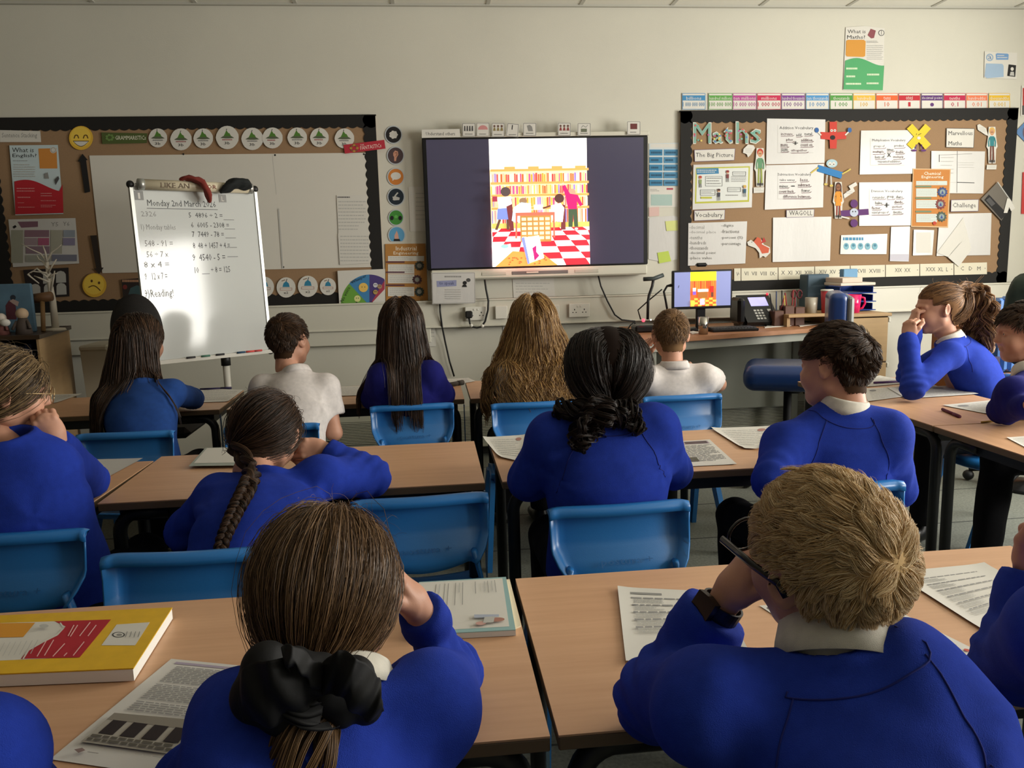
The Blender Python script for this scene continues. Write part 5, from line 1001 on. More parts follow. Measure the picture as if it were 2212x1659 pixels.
M_cab=mat('black_cable','#141414',.5)
t=empty('power_plug',U(1014,680,WY-.1),'black three pin plug with looped black lead under the screen','plug')
a=U(1005,672,WY-.1); b=U(1021,687,WY-.1); MB().box((a[0],WY-.115,b[2]),(b[0],WY-.079,a[2]),M_cab,.008).build('plug_body',t)
P=lambda *q:[U(x,y,WY-.095) for x,y in q]
MB().tube(P((1013,686),(1015,698),(1020,706),(1030,708),(1040,706),(1048,694),(1054,670),(1055,650),(1050,625),(1047,604)),.0065,M_cab,8).build('lead',t)
f=MB(); 
for q in ((1018,703),(1042,704)): f.ball(U(q[0],q[1],WY-.097),.012,M_white,10,6)
f.build('cable_tag',t)
f=MB().tube([U(x,y,yy) for x,y,yy in ((950,655,WY-.075),(951,675,WY-.075),(955,705,WY-.06),(962,740,WY-.03),(971,780,WY-.03),(981,813,WY-.03))],.006,M_cab,8); props(f.build('hanging_cable'),'black cable running down the wall right of the navy girl','cable')
f=MB().tube([U(x,y,yy) for x,y,yy in ((1292,594,WY-.07),(1298,618,WY-.07),(1312,650,WY-.075),(1328,680,WY-.075),(1343,691,WY-.075),(1372,694,WY-.09))],.0055,M_cab,8); props(f.build('hanging_cable'),'black cable curving from the screen down to the desk','cable')
# ================================================================ FLIPCHART WHITEBOARD ON ITS STAND
A=U(281,397,4.33); Bt=U(550,410,4.72); z_b=(U(317,783,4.31)[2]+U(577,757,4.72)[2])/2; z_t=(A[2]+Bt[2])/2
ux=np.array([Bt[0]-A[0],Bt[1]-A[1],0]); bw=np.linalg.norm(ux); ux/=bw; nr=np.array([ux[1],-ux[0],0]); up=np.array([-.055*nr[0],-.055*nr[1],1.0]); bh=z_t-z_b
O=np.array([A[0],A[1],z_b])+nr*.055
def ez(a,b,l): return O+ux*bw*a+up*bh*(1-b)+nr*l
M_wb=mat('whiteboard_gloss','#c8cbc8',.09,spec=.55); M_alu=mat('aluminium_trim','#b9bab4',.35,metal=.7); M_post=mat('stand_white','#c9c6bb',.4)
t=empty('flipchart_easel',(O[0]+ux[0]*bw*.55,O[1]+ux[1]*bw*.55+.1,0),'white flipchart whiteboard on a single post stand, headed Monday 2nd March 2026','whiteboard')
f=Flat(ez); f.body([(0,0),(1,0),(1,1),(0,1)],M_wb,.018); b=f.build('board',t)
f=MB()
def bar(a0,b0,a1,b1,w_,l0,l1,m_):
    p=[ez(a,b_,l) for l in (l0,l1) for a,b_ in ((a0-w_,b0),(a1-w_,b1),(a1+w_,b1),(a0+w_,b0))] if a0==a1 else [ez(a,b_,l) for l in (l0,l1) for a,b_ in ((a0,b0-w_),(a0,b0+w_),(a1,b1+w_),(a1,b1-w_))]
    f.add(p,[(0,1,2,3),(4,7,6,5),(0,4,5,1),(1,5,6,2),(2,6,7,3),(3,7,4,0)],m_)
bar(0,0,0,1,.012,-.02,.006,M_alu); bar(1,0,1,1,.012,-.02,.006,M_alu); bar(0,0,1,0,.008,-.02,.006,M_alu); bar(0,1,1,1,.011,-.02,.02,M_post)
f.build('trim_frame',t)
f=MB()
for a,b_ in ((0,0),(1,0),(1,1),(0,1)): f.ball(ez(a,b_,-.005),(.02,.02,.02),M_cab,10,8)
f.build('corner_cap',t)
f=MB()
for k,(a,c) in enumerate(((.30,'#3a3a3c'),(.42,'#4a7a66'),(.54,'#2a2a2c'),(.72,'#2a4a66'),(.80,'#d8504a'),(.87,'#c84a48'))): f.tube([ez(a-.035,.988,.022),ez(a+.035,.988,.022)],.006,paint(c),6)
f.build('marker_rack',t)
ink=mat('marker_ink','#3b3c3d',.6); fk=mat('marker_ink_faint','#8f8f8c',.6)
f=Flat(ez)
def TW(s,px0,py0,px1,py1,m_):                # writing placed by reading off the board
    def inv(px,py):
        # intersect the sight line with the board plane
        d=ray(px,py); k=np.dot(O-CAM,nr_)/np.dot(d,nr_); p=CAM+d*k-O; return np.dot(p,ux)/bw, 1-np.dot(p,up)/np.dot(up,up)/bh
    a0,b0=inv(px0,py0); a1,b1=inv(px1,py1); f_=Flat(ez); f_.k=1; f_.text(s,min(a0,a1),b0,max(a0,a1),b1,m_); f_.build('written_line',b)
nr_=np.cross(ux,up); nr_/=np.linalg.norm(nr_)
TW('Monday 2nd March 2026',317,431,467,452,ink)
for s,x0,y0,x1,y1,m_ in (('2326',304,456,338,468,fk),('5  4896 ÷ 2 =',407,459,481,471,ink),('6  6005 - 2308 =',412,480,495,492,ink),('7  7449 - 78 =',414,500,484,512,ink),('8  48 + 1457 + 4 =',416,524,497,536,ink),('9  4540 - 5 =',415,549,487,562,ink),('10  ___ ÷ 8 = 125',420,577,498,590,ink),
    ('1) Monday tables',304,484,380,500,fk),('548 - 91 =',312,519,374,532,fk),('56 ÷ 7 x',316,543,364,555,fk),('8 x 4 =',310,565,366,577,fk),('9   12 x 7 =',312,590,362,603,fk),('9)Reading!',311,626,376,645,fk)): TW(s,x0,y0,x1,y1,m_)
f.rect(.10,.128,.66,.131,ink)
for y in (.165,.22,.273,.33,.385): f.rect(.70,y+.022,.79,y+.0245,ink)
f.poly([(.02,.035),(.085,.035),(.085,.085),(.02,.085)],fk); f.text('I',.045,.045,.06,.078,P_w); f.poly([(.68,.04),(.74,.04),(.74,.085),(.68,.085)],fk); f.text('L',.70,.05,.72,.078,P_w)
o=f.build('ruled_marks',b)
f=MB(); c0=O+ux*bw*.62-nr*.04; yz=z_b
f.lathe((c0[0],c0[1],yz-.05),[(.024,-0),(.026,.06)],M_cab,16).build('post_collar',t) if False else None
MB().lathe((c0[0],c0[1],0.10),[(.019,0),(.019,yz-.10+.02)],M_post,16).build('post',t)
MB().lathe((c0[0],c0[1],yz-.03),[(.026,-.03),(.026,.04)],M_cab,16).build('post_collar',t)
for k in range(5):
    a=2*PI*k/5+.3; MB().tube([(c0[0],c0[1],.11),(c0[0]+.16*math.cos(a),c0[1]+.16*math.sin(a),.09),(c0[0]+.30*math.cos(a),c0[1]+.30*math.sin(a),.05)],[.022,.018,.015],M_post,8).ball((c0[0]+.30*math.cos(a),c0[1]+.30*math.sin(a),.028),.028,M_cab,10,8).build('foot',t)
# paper roll and cloths over the top edge
t=empty('flipchart_paper_roll',ez(.5,-.01,.02),'cream paper roll with faint lettering clamped along the top of the flipchart','roll')
M_roll=mat('cream_roll','#d3c8ac',.4,bump=.2,bscale=60)
MB().tube([ez(.07,.0,.022),ez(.93,.0,.022)],.027,M_roll,16).build('roll',t)
MB().tube([ez(.045,.0,.022),ez(.085,.0,.022)],.029,M_alu,16).tube([ez(.92,.0,.022),ez(.955,.0,.022)],.029,M_alu,16).build('clamp',t)
f=Flat(lambda a,b_,l: ez(a,b_,.0505+l)); f.text('LIKE AN',.2,-.012,.42,.016,paint('#6a5a4a')); f.text('OR',.56,-.010,.64,.014,paint('#8a5a4a')); f.build('roll_lettering',t)
def drape(name,lb,cat,pts,rs,m_,fl=.55):
    f=MB(); f.tube(pts,rs,m_,14,flat=fl); o=f.build(name); s=o.modifiers.new('s','SUBSURF'); s.levels=1; s.render_levels=2
    tx=bpy.data.textures.new(name,'CLOUDS'); tx.noise_scale=.035; d=o.modifiers.new('d','DISPLACE'); d.texture=tx; d.strength=.022; d.mid_level=.5; return props(o,lb,cat)
M_rust=mat('rust_felt','#7a2c22',.9,bump=.4,bscale=120); M_blkf=mat('black_felt','#0e1413',.85,bump=.4,bscale=120)
drape('felt_cloth','rust red felt cloth draped over the flipchart paper roll','cloth',[ez(.36,-.035,.02),ez(.42,-.05,.045),ez(.50,-.03,.075),ez(.54,.02,.08),ez(.555,.06,.07),ez(.565,.095,.055)],[.012,.028,.034,.034,.03,.02],M_rust)
drape('felt_cloth','black felt cloth heaped over the right end of the flipchart roll','cloth',[ez(.66,.04,.04),ez(.72,-.0,.06),ez(.80,-.03,.065),ez(.88,-.02,.06),ez(.94,.0,.055)],[.018,.038,.045,.042,.02],M_blkf,.7)
# ================================================================ TEACHER'S DESK
DZ=.85; M_oak=wood('desk_laminate','#a8744f','#b98560'); M_grey=mat('grey_steel','#a3a59b',.45); M_panel=mat('modesty_grey','#8e9084',.7)
fL=Zp(1380,735,DZ); fR=Zp(1790,707,DZ); d_=np.array([fR[0]-fL[0],fR[1]-fL[1]]); 
t=empty('teacher_desk',((fL[0]+fR[0])/2,5.0,0),'teacher desk with a red-brown wooden top and grey frame against the front wall','desk')
MB().prism([(fL[0],fL[1],DZ),(fR[0],fR[1],DZ),(fR[0]+.1,5.32,DZ),(fL[0]+.1,5.32,DZ)],(0,0,-.026),M_oak).build('desktop',t)
MB().prism([(fL[0]+.04,fL[1]+.03,DZ-.027),(fR[0]-.02,fR[1]+.03,DZ-.027),(fR[0]-.02,fR[1]+.06,DZ-.027),(fL[0]+.04,fL[1]+.06,DZ-.027)],(0,0,-.05),M_grey).build('front_rail',t)
MB().box((fL[0]+.15,5.16,.28),(fR[0]-.05,5.18,DZ-.03),M_panel).build('modesty_panel',t)
for x,y in ((fL[0]+.1,fL[1]+.1),(fR[0]-.06,fR[1]+.1),(fL[0]+.14,5.22),(fR[0],5.22)): MB().box((x-.025,y-.025,0),(x+.025,y+.025,DZ-.03),M_grey,.005).build('leg',t)
def D(px,py,dz=0): p=Zp(px,py,DZ); return np.array([p[0],min(p[1],5.26),DZ+dz])
# monitor
my=4.86; m0=U(1453,586,my); m1=U(1583,582,my); mb=U(1460,665,my); 
t=empty('computer_monitor',((m0[0]+m1[0])/2,my+.08,DZ),'desktop monitor showing the library picture in orange and yellow','monitor')
x0,x1,zt_,zb_=m0[0],m1[0],m1[2]+.002,U(1520,667,my)[2]
MB().box((x0,my,zb_),(x1,my+.03,zt_),M_frame,.005).build('casing',t)
L2=lambda a,b_,l:(x0+.012+(x1-x0-.024)*a,my-.0005-l,zt_-.011-(zt_-zb_-.028)*b_)
f=Flat(L2); f.poly([(0,0),(1,0),(1,1),(0,1)],glow('#7f86b4',.75),0.0)
def q(a,b_,c,d2,m_): f.rect(.28+.46*a,b_,.28+.46*c,d2,m_)
q(0,0,1,1,glow('#e8642c',.9)); q(0,0,1,.26,glow('#f4ee1c',1))
for k in range(16): q(.03+.06*k,.27,.05+.06*k,.5+rr.uniform(-.05,.1),glow(rr.choice(['#c83a1c','#f0a030','#e88a3c']),.9))
for j in range(4):
    for i in range(7):
        if (i+j)%2: q(i/7,.76+.06*j,(i+1)/7,.82+.06*j,glow('#f2b848',.95))
q(.28,.58,.66,.76,glow('#a8682c',.8)); q(.27,.50,.68,.58,glow('#f4ecec',1)); q(.08,.46,.2,.56,glow('#f4ecec',1)); q(.08,.56,.2,.66,glow('#7c5ad0',.9)); q(.76,.42,.88,.6,glow('#c82420',.9)); q(.36,.78,.54,.96,glow('#d8b8f0',1)); q(.0,.84,.16,.95,glow('#c8d84a',.9)); q(.78,.6,.88,.74,glow('#6a3a2a',.8))
f.build('display_panel',t)
xm=(x0+x1)/2; MB().box((xm-.03,my+.025,DZ+.01),(xm+.03,my+.05,zb_+.06),M_frame,.006).build('stand_neck',t)
MB().lathe((xm,my+.05,DZ),[(.11,0),(.11,.008),(.04,.018),(0,.018)],M_frame,24).build('stand_base',t)
# keyboard
k0,k1=D(1538,712),D(1648,700); 
t=empty('keyboard',(k0[0],k0[1],DZ),'black computer keyboard on the teacher desk below the monitor','keyboard')
ky=4.70; kx0,kx1=U(1540,705,ky)[0],U(1640,700,ky)[0]
MB().box((kx0,ky,DZ),(kx1,ky+.15,DZ+.018),M_frame,.004).build('keyboard_case',t)
f=MB()
for j in range(5):
    for i in range(14): f.box((kx0+.012+i*(kx1-kx0-.02)/14,ky+.012+j*.026,DZ+.017),(kx0+.012+(i+.82)*(kx1-kx0-.02)/14,ky+.032+j*.026,DZ+.023),mat('key_grey','#3c3d40',.5))
f.build('key_block',t)
# tumbler
p=D(1519,718); tx=U(1519,718,4.62)
t=empty('steel_tumbler',(tx[0],4.62,DZ),'shiny steel tumbler standing at the front of the teacher desk','tumbler')
r_=.032; h_=U(1519,692,4.62)[2]-DZ+.02; MB().lathe((tx[0],4.62,DZ),[(r_*.85,0),(r_,h_),(r_*.93,h_),(r_*.8,.006),(0,.006)],mat('brushed_steel','#b9b6ae',.18,metal=1),24).build('cup',t)
# phone
ph=U(1620,690,5.02)
t=empty('desk_phone',(ph[0],5.02,DZ),'black desk telephone with a lit lilac display and red light','telephone')
pw=.22; X0=ph[0]-.07
def pf(a,b_,l): return (X0+pw*a+.03*b_, 4.96+.13*(1-b_)+l*-.5, DZ+.03+.17*(1-b_)+l*.8)
f=Flat(pf); f.body([(0,0),(1,0),(1,1),(0,1)],M_frame,.03); f.build('phone_body',t)
f=Flat(pf); f.k=2; f.rect(.32,.1,.86,.42,glow('#a8a4e8',.9)); f.build('display_panel',t)
f=Flat(pf); f.k=2
for j in range(4):
    for i in range(3): f.rect(.34+.1*i,.55+.1*j,.41+.1*i,.61+.1*j,P_lg)
f.rect(.75,.55,.86,.64,P_lg); f.build('keypad',t)
MB().box((X0-.045,4.93,DZ+.02),(X0+.005,5.09,DZ+.19),M_frame,.018).build('handset',t)
MB().ball(pf(.95,.03,.01),.008,glow('#ff3040',2.0),8,6).build('message_light',t)
MB().box((X0,5.0,DZ),(X0+pw,5.12,DZ+.06),M_frame).build('phone_foot',t)
# visualiser with phone holder
vb=D(1393,700); vy=4.9; vb=U(1398,697,vy)
t=empty('document_camera',(vb[0],vy,DZ),'black document camera with a gooseneck stem and red light on the desk','camera')
MB().box((vb[0]-.09,vy-.06,DZ),(vb[0]+.10,vy+.06,DZ+.045),M_frame,.01).build('base',t)
MB().tube([U(1399,690,vy),U(1400,650,vy),U(1402,638,vy),U(1409,618,vy),U(1411,606,vy)],.009,M_cab,8).build('gooseneck',t)
f=MB(); f.box(U(1388,606,vy),U(1434,598,vy+.0),M_frame) if False else f.tube([U(1390,603,vy),U(1412,602,vy),U(1433,594,vy)],.013,mat('holder_grey','#3c4444',.5),8); f.build('device_holder',t)
MB().tube([U(1445,690,vy),U(1438,650,vy),U(1434,630,vy),U(1441,618,vy),U(1452,616,vy),U(1468,620,vy-.03)],[.007,.007,.007,.007,.012,.017],M_cab,8).build('camera_arm',t)
MB().ball(U(1390,692,vy-.07),.011,glow('#ff4050',3.0),8,6).build('power_light',t)
MB().ball(U(1406,691,vy-.07),.005,glow('#ffffff',1.5),8,6).build('indicator_light',t)
f=MB(); 
for q_ in ([(1372,694),(1362,702),(1350,720),(1345,736)],[(1372,697),(1366,718),(1360,740),(1358,752)],[(1376,700),(1372,722),(1370,745)],[(1384,690),(1378,670),(1400,650),(1430,625)]): f.tube([U(x,y,5.1) for x,y in q_],.0045,M_cab,6)
props(f.build('cable_tangle'),'tangle of thin black cables at the left end of the teacher desk','cable')
# webcam
w0=U(1516,572,my+.01); t=empty('webcam',(w0[0],my+.02,w0[2]-.01),'small black webcam clipped on top of the desktop monitor','webcam'); MB().box((w0[0]-.035,my,w0[2]-.012),(w0[0]+.035,my+.04,w0[2]+.012),M_frame,.01).build('webcam_body',t)
# drawers
uy=4.74; x0,x1=U(1722,690,uy)[0],U(1922,690,uy)[0]; ztop=U(1860,678,uy)[2]; M_birch=mat('birch_board','#b3946a',.55,var=.05,vscale=6,stretch=(1,1,8)); M_gap=mat('dark_gap','#4a3a28',.8)
xr0=x0; x0=fR[0]+.11
t=empty('drawer_unit',((x0+x1)/2,5.0,0),'pale birch drawer unit with two deep drawers right of the teacher desk','drawers')
MB().box((x0,uy+.02,0),(x1,5.30,ztop-.022),M_gap).build('carcass',t); MB().box((x0-.005,uy-.005,ztop-.02),(x1+.012,5.31,ztop),M_birch,.003).build('top_board',t)
for z0,z1 in ((ztop-.305,ztop-.028),(ztop-.60,ztop-.315),(.05,ztop-.61)):
    o=MB().box((x0+.004,uy,z0),(x1-.008,uy+.022,z1),M_birch,.003).build('drawer',t); MB().box((x1-.008,uy-.004,z1-.03),(x1+.006,uy+.02,z1),mat('white_edge_grip','#d8d4c6',.5),.003).build('edge_grip',o)
t=empty('desk_riser',((xr0+x0)/2,5.05,DZ),'small pale wooden riser on the right end of the teacher desk, under the mugs','stand')
MB().box((xr0,4.86,ztop-.02),(x0-.008,5.27,ztop),M_birch,.003).build('riser_top',t); MB().box((xr0,4.88,DZ+.001),(xr0+.02,5.26,ztop-.02),M_birch).box((x0-.03,4.88,DZ+.001),(x0-.01,5.26,ztop-.02),M_birch).build('riser_side',t)
def cyl_thing(name,px,pyb,y,z,r,h,m_,lb,cat,taper=.85,handle=None,rim=None):
    p=U(px,pyb,y); t=empty(name,(p[0],y,z),lb,cat); MB().lathe((p[0],y,z),[(r*taper,0),(r,h),(r*.92,h),(r*taper*.9,.01),(0,.01)],m_,24).build('cup',t)
    if handle: MB().tube([(p[0]+r*.9,y-.01,z+h*.85),(p[0]+r*1.35,y-.015,z+h*.8),(p[0]+r*1.45,y-.015,z+h*.5),(p[0]+r*1.2,y-.01,z+h*.25),(p[0]+r*.85,y-.01,z+h*.2)],.007,m_,8).build('handle',t)
    if rim: MB().lathe((p[0],y,z+h-.004),[(r*1.02,0),(r*1.05,.008),(r*.9,.01)],rim,24).build('rim',t)
    return t
ss=(x1-x0)/200
cyl_thing('pink_mug',1841,672,4.86,ztop,.052,.115,mat('pink_glaze','#d81e62',.15),'bright pink mug on the birch drawer unit','mug',.82,handle=1)
cyl_thing('paper_cup',1785,672,4.9,ztop,.038,.145,mat('red_cup','#b8343c',.5),'red disposable cup with a white rim behind the teacher chair','cup',.78,rim=M_white)
bx0,bx1=U(1800,640,5.05)[0],U(1872,640,5.05)[0]
t=empty('letter_tray',((bx0+bx1)/2,5.05,ztop),'stack of dark blue letter trays behind the pink mug','trays')
M_tray=mat('tray_blue','#1f3f8f',.25)
for k in range(3):
    z=ztop+.005+.055*k; f=MB().box((bx0,4.93,z),(bx1,5.22,z+.006),M_tray,.002)
    for x in (bx0,bx1-.006): f.box((x,4.97,z),(x+.006,5.22,z+.045),M_tray,.002)
    f.box((bx0,5.214,z),(bx1,5.22,z+.045),M_tray,.002); f.build('tray',t)
for k,(a,b_,z,h2,c,lb) in enumerate(((1794,1868,.168,.018,'#d8cfc0','thick cream book on top of the blue letter trays'),(1797,1840,.187,.032,'#d9c6b4','pale notepad stacked on the thick cream book'),)):
    MB().box((U(a,620,5.05)[0],4.92,ztop+z),(U(b_,620,5.05)[0],5.14,ztop+z+h2),paint(c),.003).build('book'); props(C.objects[-1],lb,'book')
o=MB().box((U(1826,600,5.12)[0],5.145,ztop+.187),(U(1857,600,5.12)[0],5.20,ztop+.27),paint('#6f9cc0'),.004).build('small_box'); props(o,'light blue small box on top of the blue letter trays','box')
o=MB().box((U(1745,640,5.15)[0],5.16,ztop),(U(1792,640,5.15)[0],5.28,ztop+.24),mat('slate_card','#3c5464',.6),.006).build('magazine_file'); props(o,'slate blue magazine file behind the mugs on the drawer unit','file')
cyl_thing('white_mug',1752,670,4.95,ztop,.04,.10,mat('white_glaze','#b8b0a0',.25),'off white mug with a brown print on the drawer unit','mug',.9)
# pen organiser
po=U(1695,672,5.0); t=empty('pen_organiser',(po[0],5.0,DZ),'brown desk organiser packed with pens and red-handled scissors','organiser')
M_br=mat('brown_leatherette','#5c3a2c',.5); f=MB()
for k,(a,h2) in enumerate(((-.10,.10),(-.03,.13),(.04,.12))): f.box((po[0]+a,4.93,DZ+.0),(po[0]+a+.065,5.02,DZ+h2),M_br,.004); f.box((po[0]+a+.005,4.935,DZ+h2),(po[0]+a+.06,5.015,DZ+h2+.001),M_gap)
f.build('organiser_box',t)
for k in range(9):
    x=po[0]-.09+.02*k; a=rr.uniform(-.25,.25); MB().tube([(x,4.97,DZ+.06),(x+a*.12,4.97,DZ+.20+rr.uniform(-.02,.03))],.0042,paint(rr.choice(['#1f1d1c','#8a2c2c','#3c4a6a','#c9b45a','#4b4a4a'])),6).build('pen',t)
for s in (0,1):
    cx=po[0]+.055+.038*s; pts=[(cx+.016*math.cos(a),4.99,DZ+.20+.026*math.sin(a)) for a in np.linspace(0,2*PI,13)]; MB().tube(pts,.005,paint('#5a1c24'),6).build('scissors_handle',t)
# papers on desk
for q_,lb in (([(1641,690),(1690,684),(1712,704),(1652,709)],'open white booklet on the teacher desk below the phone'),([(1690,682),(1740,679),(1772,694),(1712,700)],'white papers fanned on the teacher desk beside the blue chair'),([(1706,692),(1760,688),(1776,700),(1728,706)],'lower white papers on the teacher desk beside the blue chair'),([(1488,718),(1497,716),(1512,719),(1496,723)],'small white slip at the front edge of the teacher desk')):
    f=Flat(lambda a,b_,l:(lambda p:(p[0],min(p[1],5.28),DZ+.004+l))(Zp(a,b_,DZ))); f.body(q_,P_w,.003); f.scrib(0,0,0,0,1,P_lg) if False else None
    if lb[0]!='s': f.scrib(0,0,1,1,6,P_lg,.3,q=q_)
    done(f,'desk_papers',lb,'paper')
# teacher chair
def rbox(name,a,b,r,m_,par):
    a=np.array(a);b=np.array(b);c_=(a+b)/2;h_=(b-a)/2-r
    def fn(P): q=np.abs(P-c_)-np.maximum(h_,0); return np.linalg.norm(np.maximum(q,0),axis=1)+np.minimum(q.max(1),0)-r
    V,F_=nets(fn,a-.03,b+.03,.011); return link_mesh(name,V,F_,[m_],par,smooth=True)
def rnd(o):
    o.data.polygons.foreach_set('use_smooth',[True]*len(o.data.polygons)); s=o.modifiers.new('w','WELD'); s.merge_threshold=.0005; s=o.modifiers.new('b','SUBSURF'); s.levels=2; s.render_levels=3
M_vinyl=mat('navy_vinyl','#1d3d78',.3,bump=.1,bscale=200,coat=.2); ty=4.3; c=U(1690,812,ty); xa=U(1614,812,ty)[0]; xb=U(1790,812,ty)[0]; zc0=U(1680,838,ty)[2]; zc1=U(1680,783,ty)[2]
t=empty('teacher_chair',((xa+xb)/2,ty,0),'navy vinyl chair with a thick padded seat in front of the teacher desk','chair')
xc=(xa+xb)/2; o=rbox('seat',(xa,ty-.2,zc0),(xb,ty+.2,zc1),.062,M_vinyl,t)
zb1=U(1800,628,ty)[2]; bx=U(1776,700,ty)[0]; bx2=U(1822,700,ty)[0]
rbox('backrest',(bx,ty-.18,zc1+.08),(bx2-.03,ty+.2,zb1),.034,M_vinyl,t)
MB().box((bx2-.035,ty-.17,zc1+.06),(bx2,ty+.19,zb1-.02),mat('backrest_shell_grey','#8a8c88',.4),.012).build('backrest_shell',t)
MB().tube([(bx2-.01,ty,zc1+.2),(bx2+.02,ty,zc1),(xc+.05,ty,zc0-.02),(xc,ty,zc0-.02)],.016,M_cab,8).build('backrest_support',t)
MB().lathe((xc,ty,.1),[(.035,0),(.035,.22),(.022,.22),(.022,zc0-.08)],M_cab,16).build('gas_column',t)
for k in range(5):
    a=2*PI*k/5; MB().tube([(xc,ty,.12),(xc+.26*math.cos(a),ty+.26*math.sin(a),.07)],[.028,.018],M_cab,8).ball((xc+.26*math.cos(a),ty+.26*math.sin(a),.032),.03,M_cab,10,8).build('castor_foot',t)
t.rotation_euler=(0,0,-.42)
# ================================================================ LEFT CORNER
cz=1.0; pN=Zp(82,724,cz); pF=Zp(148,704,cz); print('cab',pN,pF)
yN,yF=pN[1],min(pF[1],5.33); xs_=(pN[0]+pF[0])/2
M_dtop=mat('dark_walnut_top','#3c2c1c',.4); 
t=empty('bookcase',((LX+xs_)/2,yN+.2,0),'open bookcase with a pale birch side panel and dark top in the left corner','bookcase')
MB().prism([(pN[0]-.012,yN,0),(pF[0]-.012,yF,0),(pF[0],yF,0),(pN[0],yN,0)][::1],(0,0,cz-.02),M_birch).build('side_panel',t)
MB().prism([(LX+.02,yN-.02,cz-.02),(pN[0]+.015,yN-.02,cz-.02),(pF[0]+.015,yF,cz-.02),(LX+.02,yF,cz-.02)],(0,0,.022),M_dtop).build('top_board',t)
f=MB().box((LX+.02,yF-.02,0),(pF[0]-.02,yF,cz-.02),M_gap)
for z in (.02,.35,.68): f.prism([(LX+.02,yN+.01,z),(pN[0]-.015,yN+.01,z),(pF[0]-.015,yF-.02,z),(LX+.02,yF-.02,z)],(0,0,.018),M_dtop)
f.build('shelf_board',t)
x=-2.75; k=0
while x<pN[0]-.08:
    wd=rr.uniform(.03,.05); h2=rr.uniform(.2,.26); o=MB().box((x,yN+.06,.70),(x+wd-.003,yN+.26,.70+h2),paint(rr.choice(['#1c2848','#20242c','#2a2a3c','#18203a']))).build('binder')
    props(o,'dark navy binder on the upper shelf of the left corner bookcase','binder','dark binders in the left corner bookcase'); x+=wd; k+=1
# canvas, mallet, toys, tree
cy_=yN+.22; q0,q1=U(-40,700,cy_),U(66,612,cy_)
t=empty('painted_canvas',(q1[0]-.2,cy_,cz),'blue painted canvas showing small robed figures, propped on the bookcase','picture')
MB().box((q0[0],cy_,cz+.002),(q1[0],cy_+.02,q1[2]),mat('sky_blue_canvas','#5c7c92',.8,var=.15,vscale=12),.006).build('canvas',t)
f=Flat(lambda a,b_,l:U(a,b_,cy_-.001-l)); f.poly([(14,690),(12,660),(20,648),(28,650),(34,662),(36,690)],paint('#5a2c38')); f.disc(28,643,6,6,paint('#2c3440')); f.poly([(20,650),(28,646),(41,652),(38,662),(28,656)],paint('#b09a92')); f.disc(3,690,8,10,paint('#6a2c34')); f.build('painted_figures',t)
def doll(px,py,y,s,c1,c2,lb):
    p=U(px,py,y); t=empty('small_doll',(p[0],y,cz),lb,'doll'); z=cz+.002
    MB().lathe((p[0],y,z),[(s*.5,0),(s*.42,s*.5),(s*.25,s),(0,s*1.05)],paint(c1),14).build('doll_body',t); MB().ball((p[0],y,z+s*1.25),s*.36,paint(c2),14,10).build('doll_head',t)
    MB().tube([(p[0]-s*.3,y-.01,z+s*.8),(p[0]-s*.5,y-.03,z+s*.3)],s*.1,paint(c1),8).build('doll_arm',t); MB().tube([(p[0]+s*.3,y-.01,z+s*.8),(p[0]+s*.55,y-.03,z+s*.35)],s*.1,paint(c1),8).build('doll_arm',t)
doll(50,698,yN+.1,.085,'#4a3f38','#b9a083','small round-headed doll in grey-brown before the blue canvas')
doll(4,700,yN+.1,.07,'#7a4a44','#cfc4b8','small doll in dull red at the left edge before the blue canvas')
MB().ball(U(11,697,yN+.05)+np.array([0,0,.0]),(.026,.02,.02),P_w,12,8).build('pebble'); props(C.objects[-1],'small white pebble among the dolls on the bookcase','pebble')
p=U(92,700,yN+.2); q_=U(80,646,yN+.2); t=empty('wooden_mallet',(p[0],p[1],cz),'wooden mallet leaning upright beside the white twig tree','mallet')
MB().tube([(p[0],p[1],cz+.005),(q_[0],p[1]+.06,q_[2])],.012,mat('raw_wood','#8a6a42',.6),8).build('shaft',t); MB().tube([(q_[0]-.05,p[1]+.06,q_[2]),(q_[0]+.05,p[1]+.06,q_[2]+.012)],.026,mat('raw_wood_dark','#6a4a2c',.6),12).build('mallet_head',t)
yT=yN+.3; t=empty('twig_tree',U(122,698,yT)*[1,1,0]+[0,0,cz],'white twig tree ornament with bare spreading branches on the bookcase','ornament')
M_twig=mat('white_birch_twig','#cfc8b8',.6,bump=.3,bscale=80); bp=U(118,694,yT); bp[2]=cz
MB().tube([bp,U(114,650,yT),U(109,620,yT),U(104,590,yT),U(101,565,yT)],[.019,.017,.014,.011,.009],M_twig,10).build('trunk',t)
f=MB()
for q_ in ([(101,565),(88,548),(66,538),(45,526)],[(101,565),(112,545),(126,535),(133,528)],[(104,590),(90,588),(70,586),(60,592)],[(104,600),(80,580),(66,590)],[(108,610),(84,600),(74,596)],[(103,580),(92,565),(84,560),(80,552)],[(104,590),(112,575),(122,560)],[(110,628),(116,600),(118,585)],[(101,565),(98,545),(92,530)],[(106,600),(116,592),(124,590)],[(60,592),(66,598),(84,612)]): f.tube([U(x,y,yT-.01+.02*rr.uniform(-1,1)*(j>0)) for j,(x,y) in enumerate(q_)],[.006,.0045,.003,.002][:len(q_)],M_twig,6)
f.build('branches',t); MB().lathe(bp,[(.055,0),(.05,.012),(.02,.016),(0,.016)],M_twig,20).build('tree_base',t)
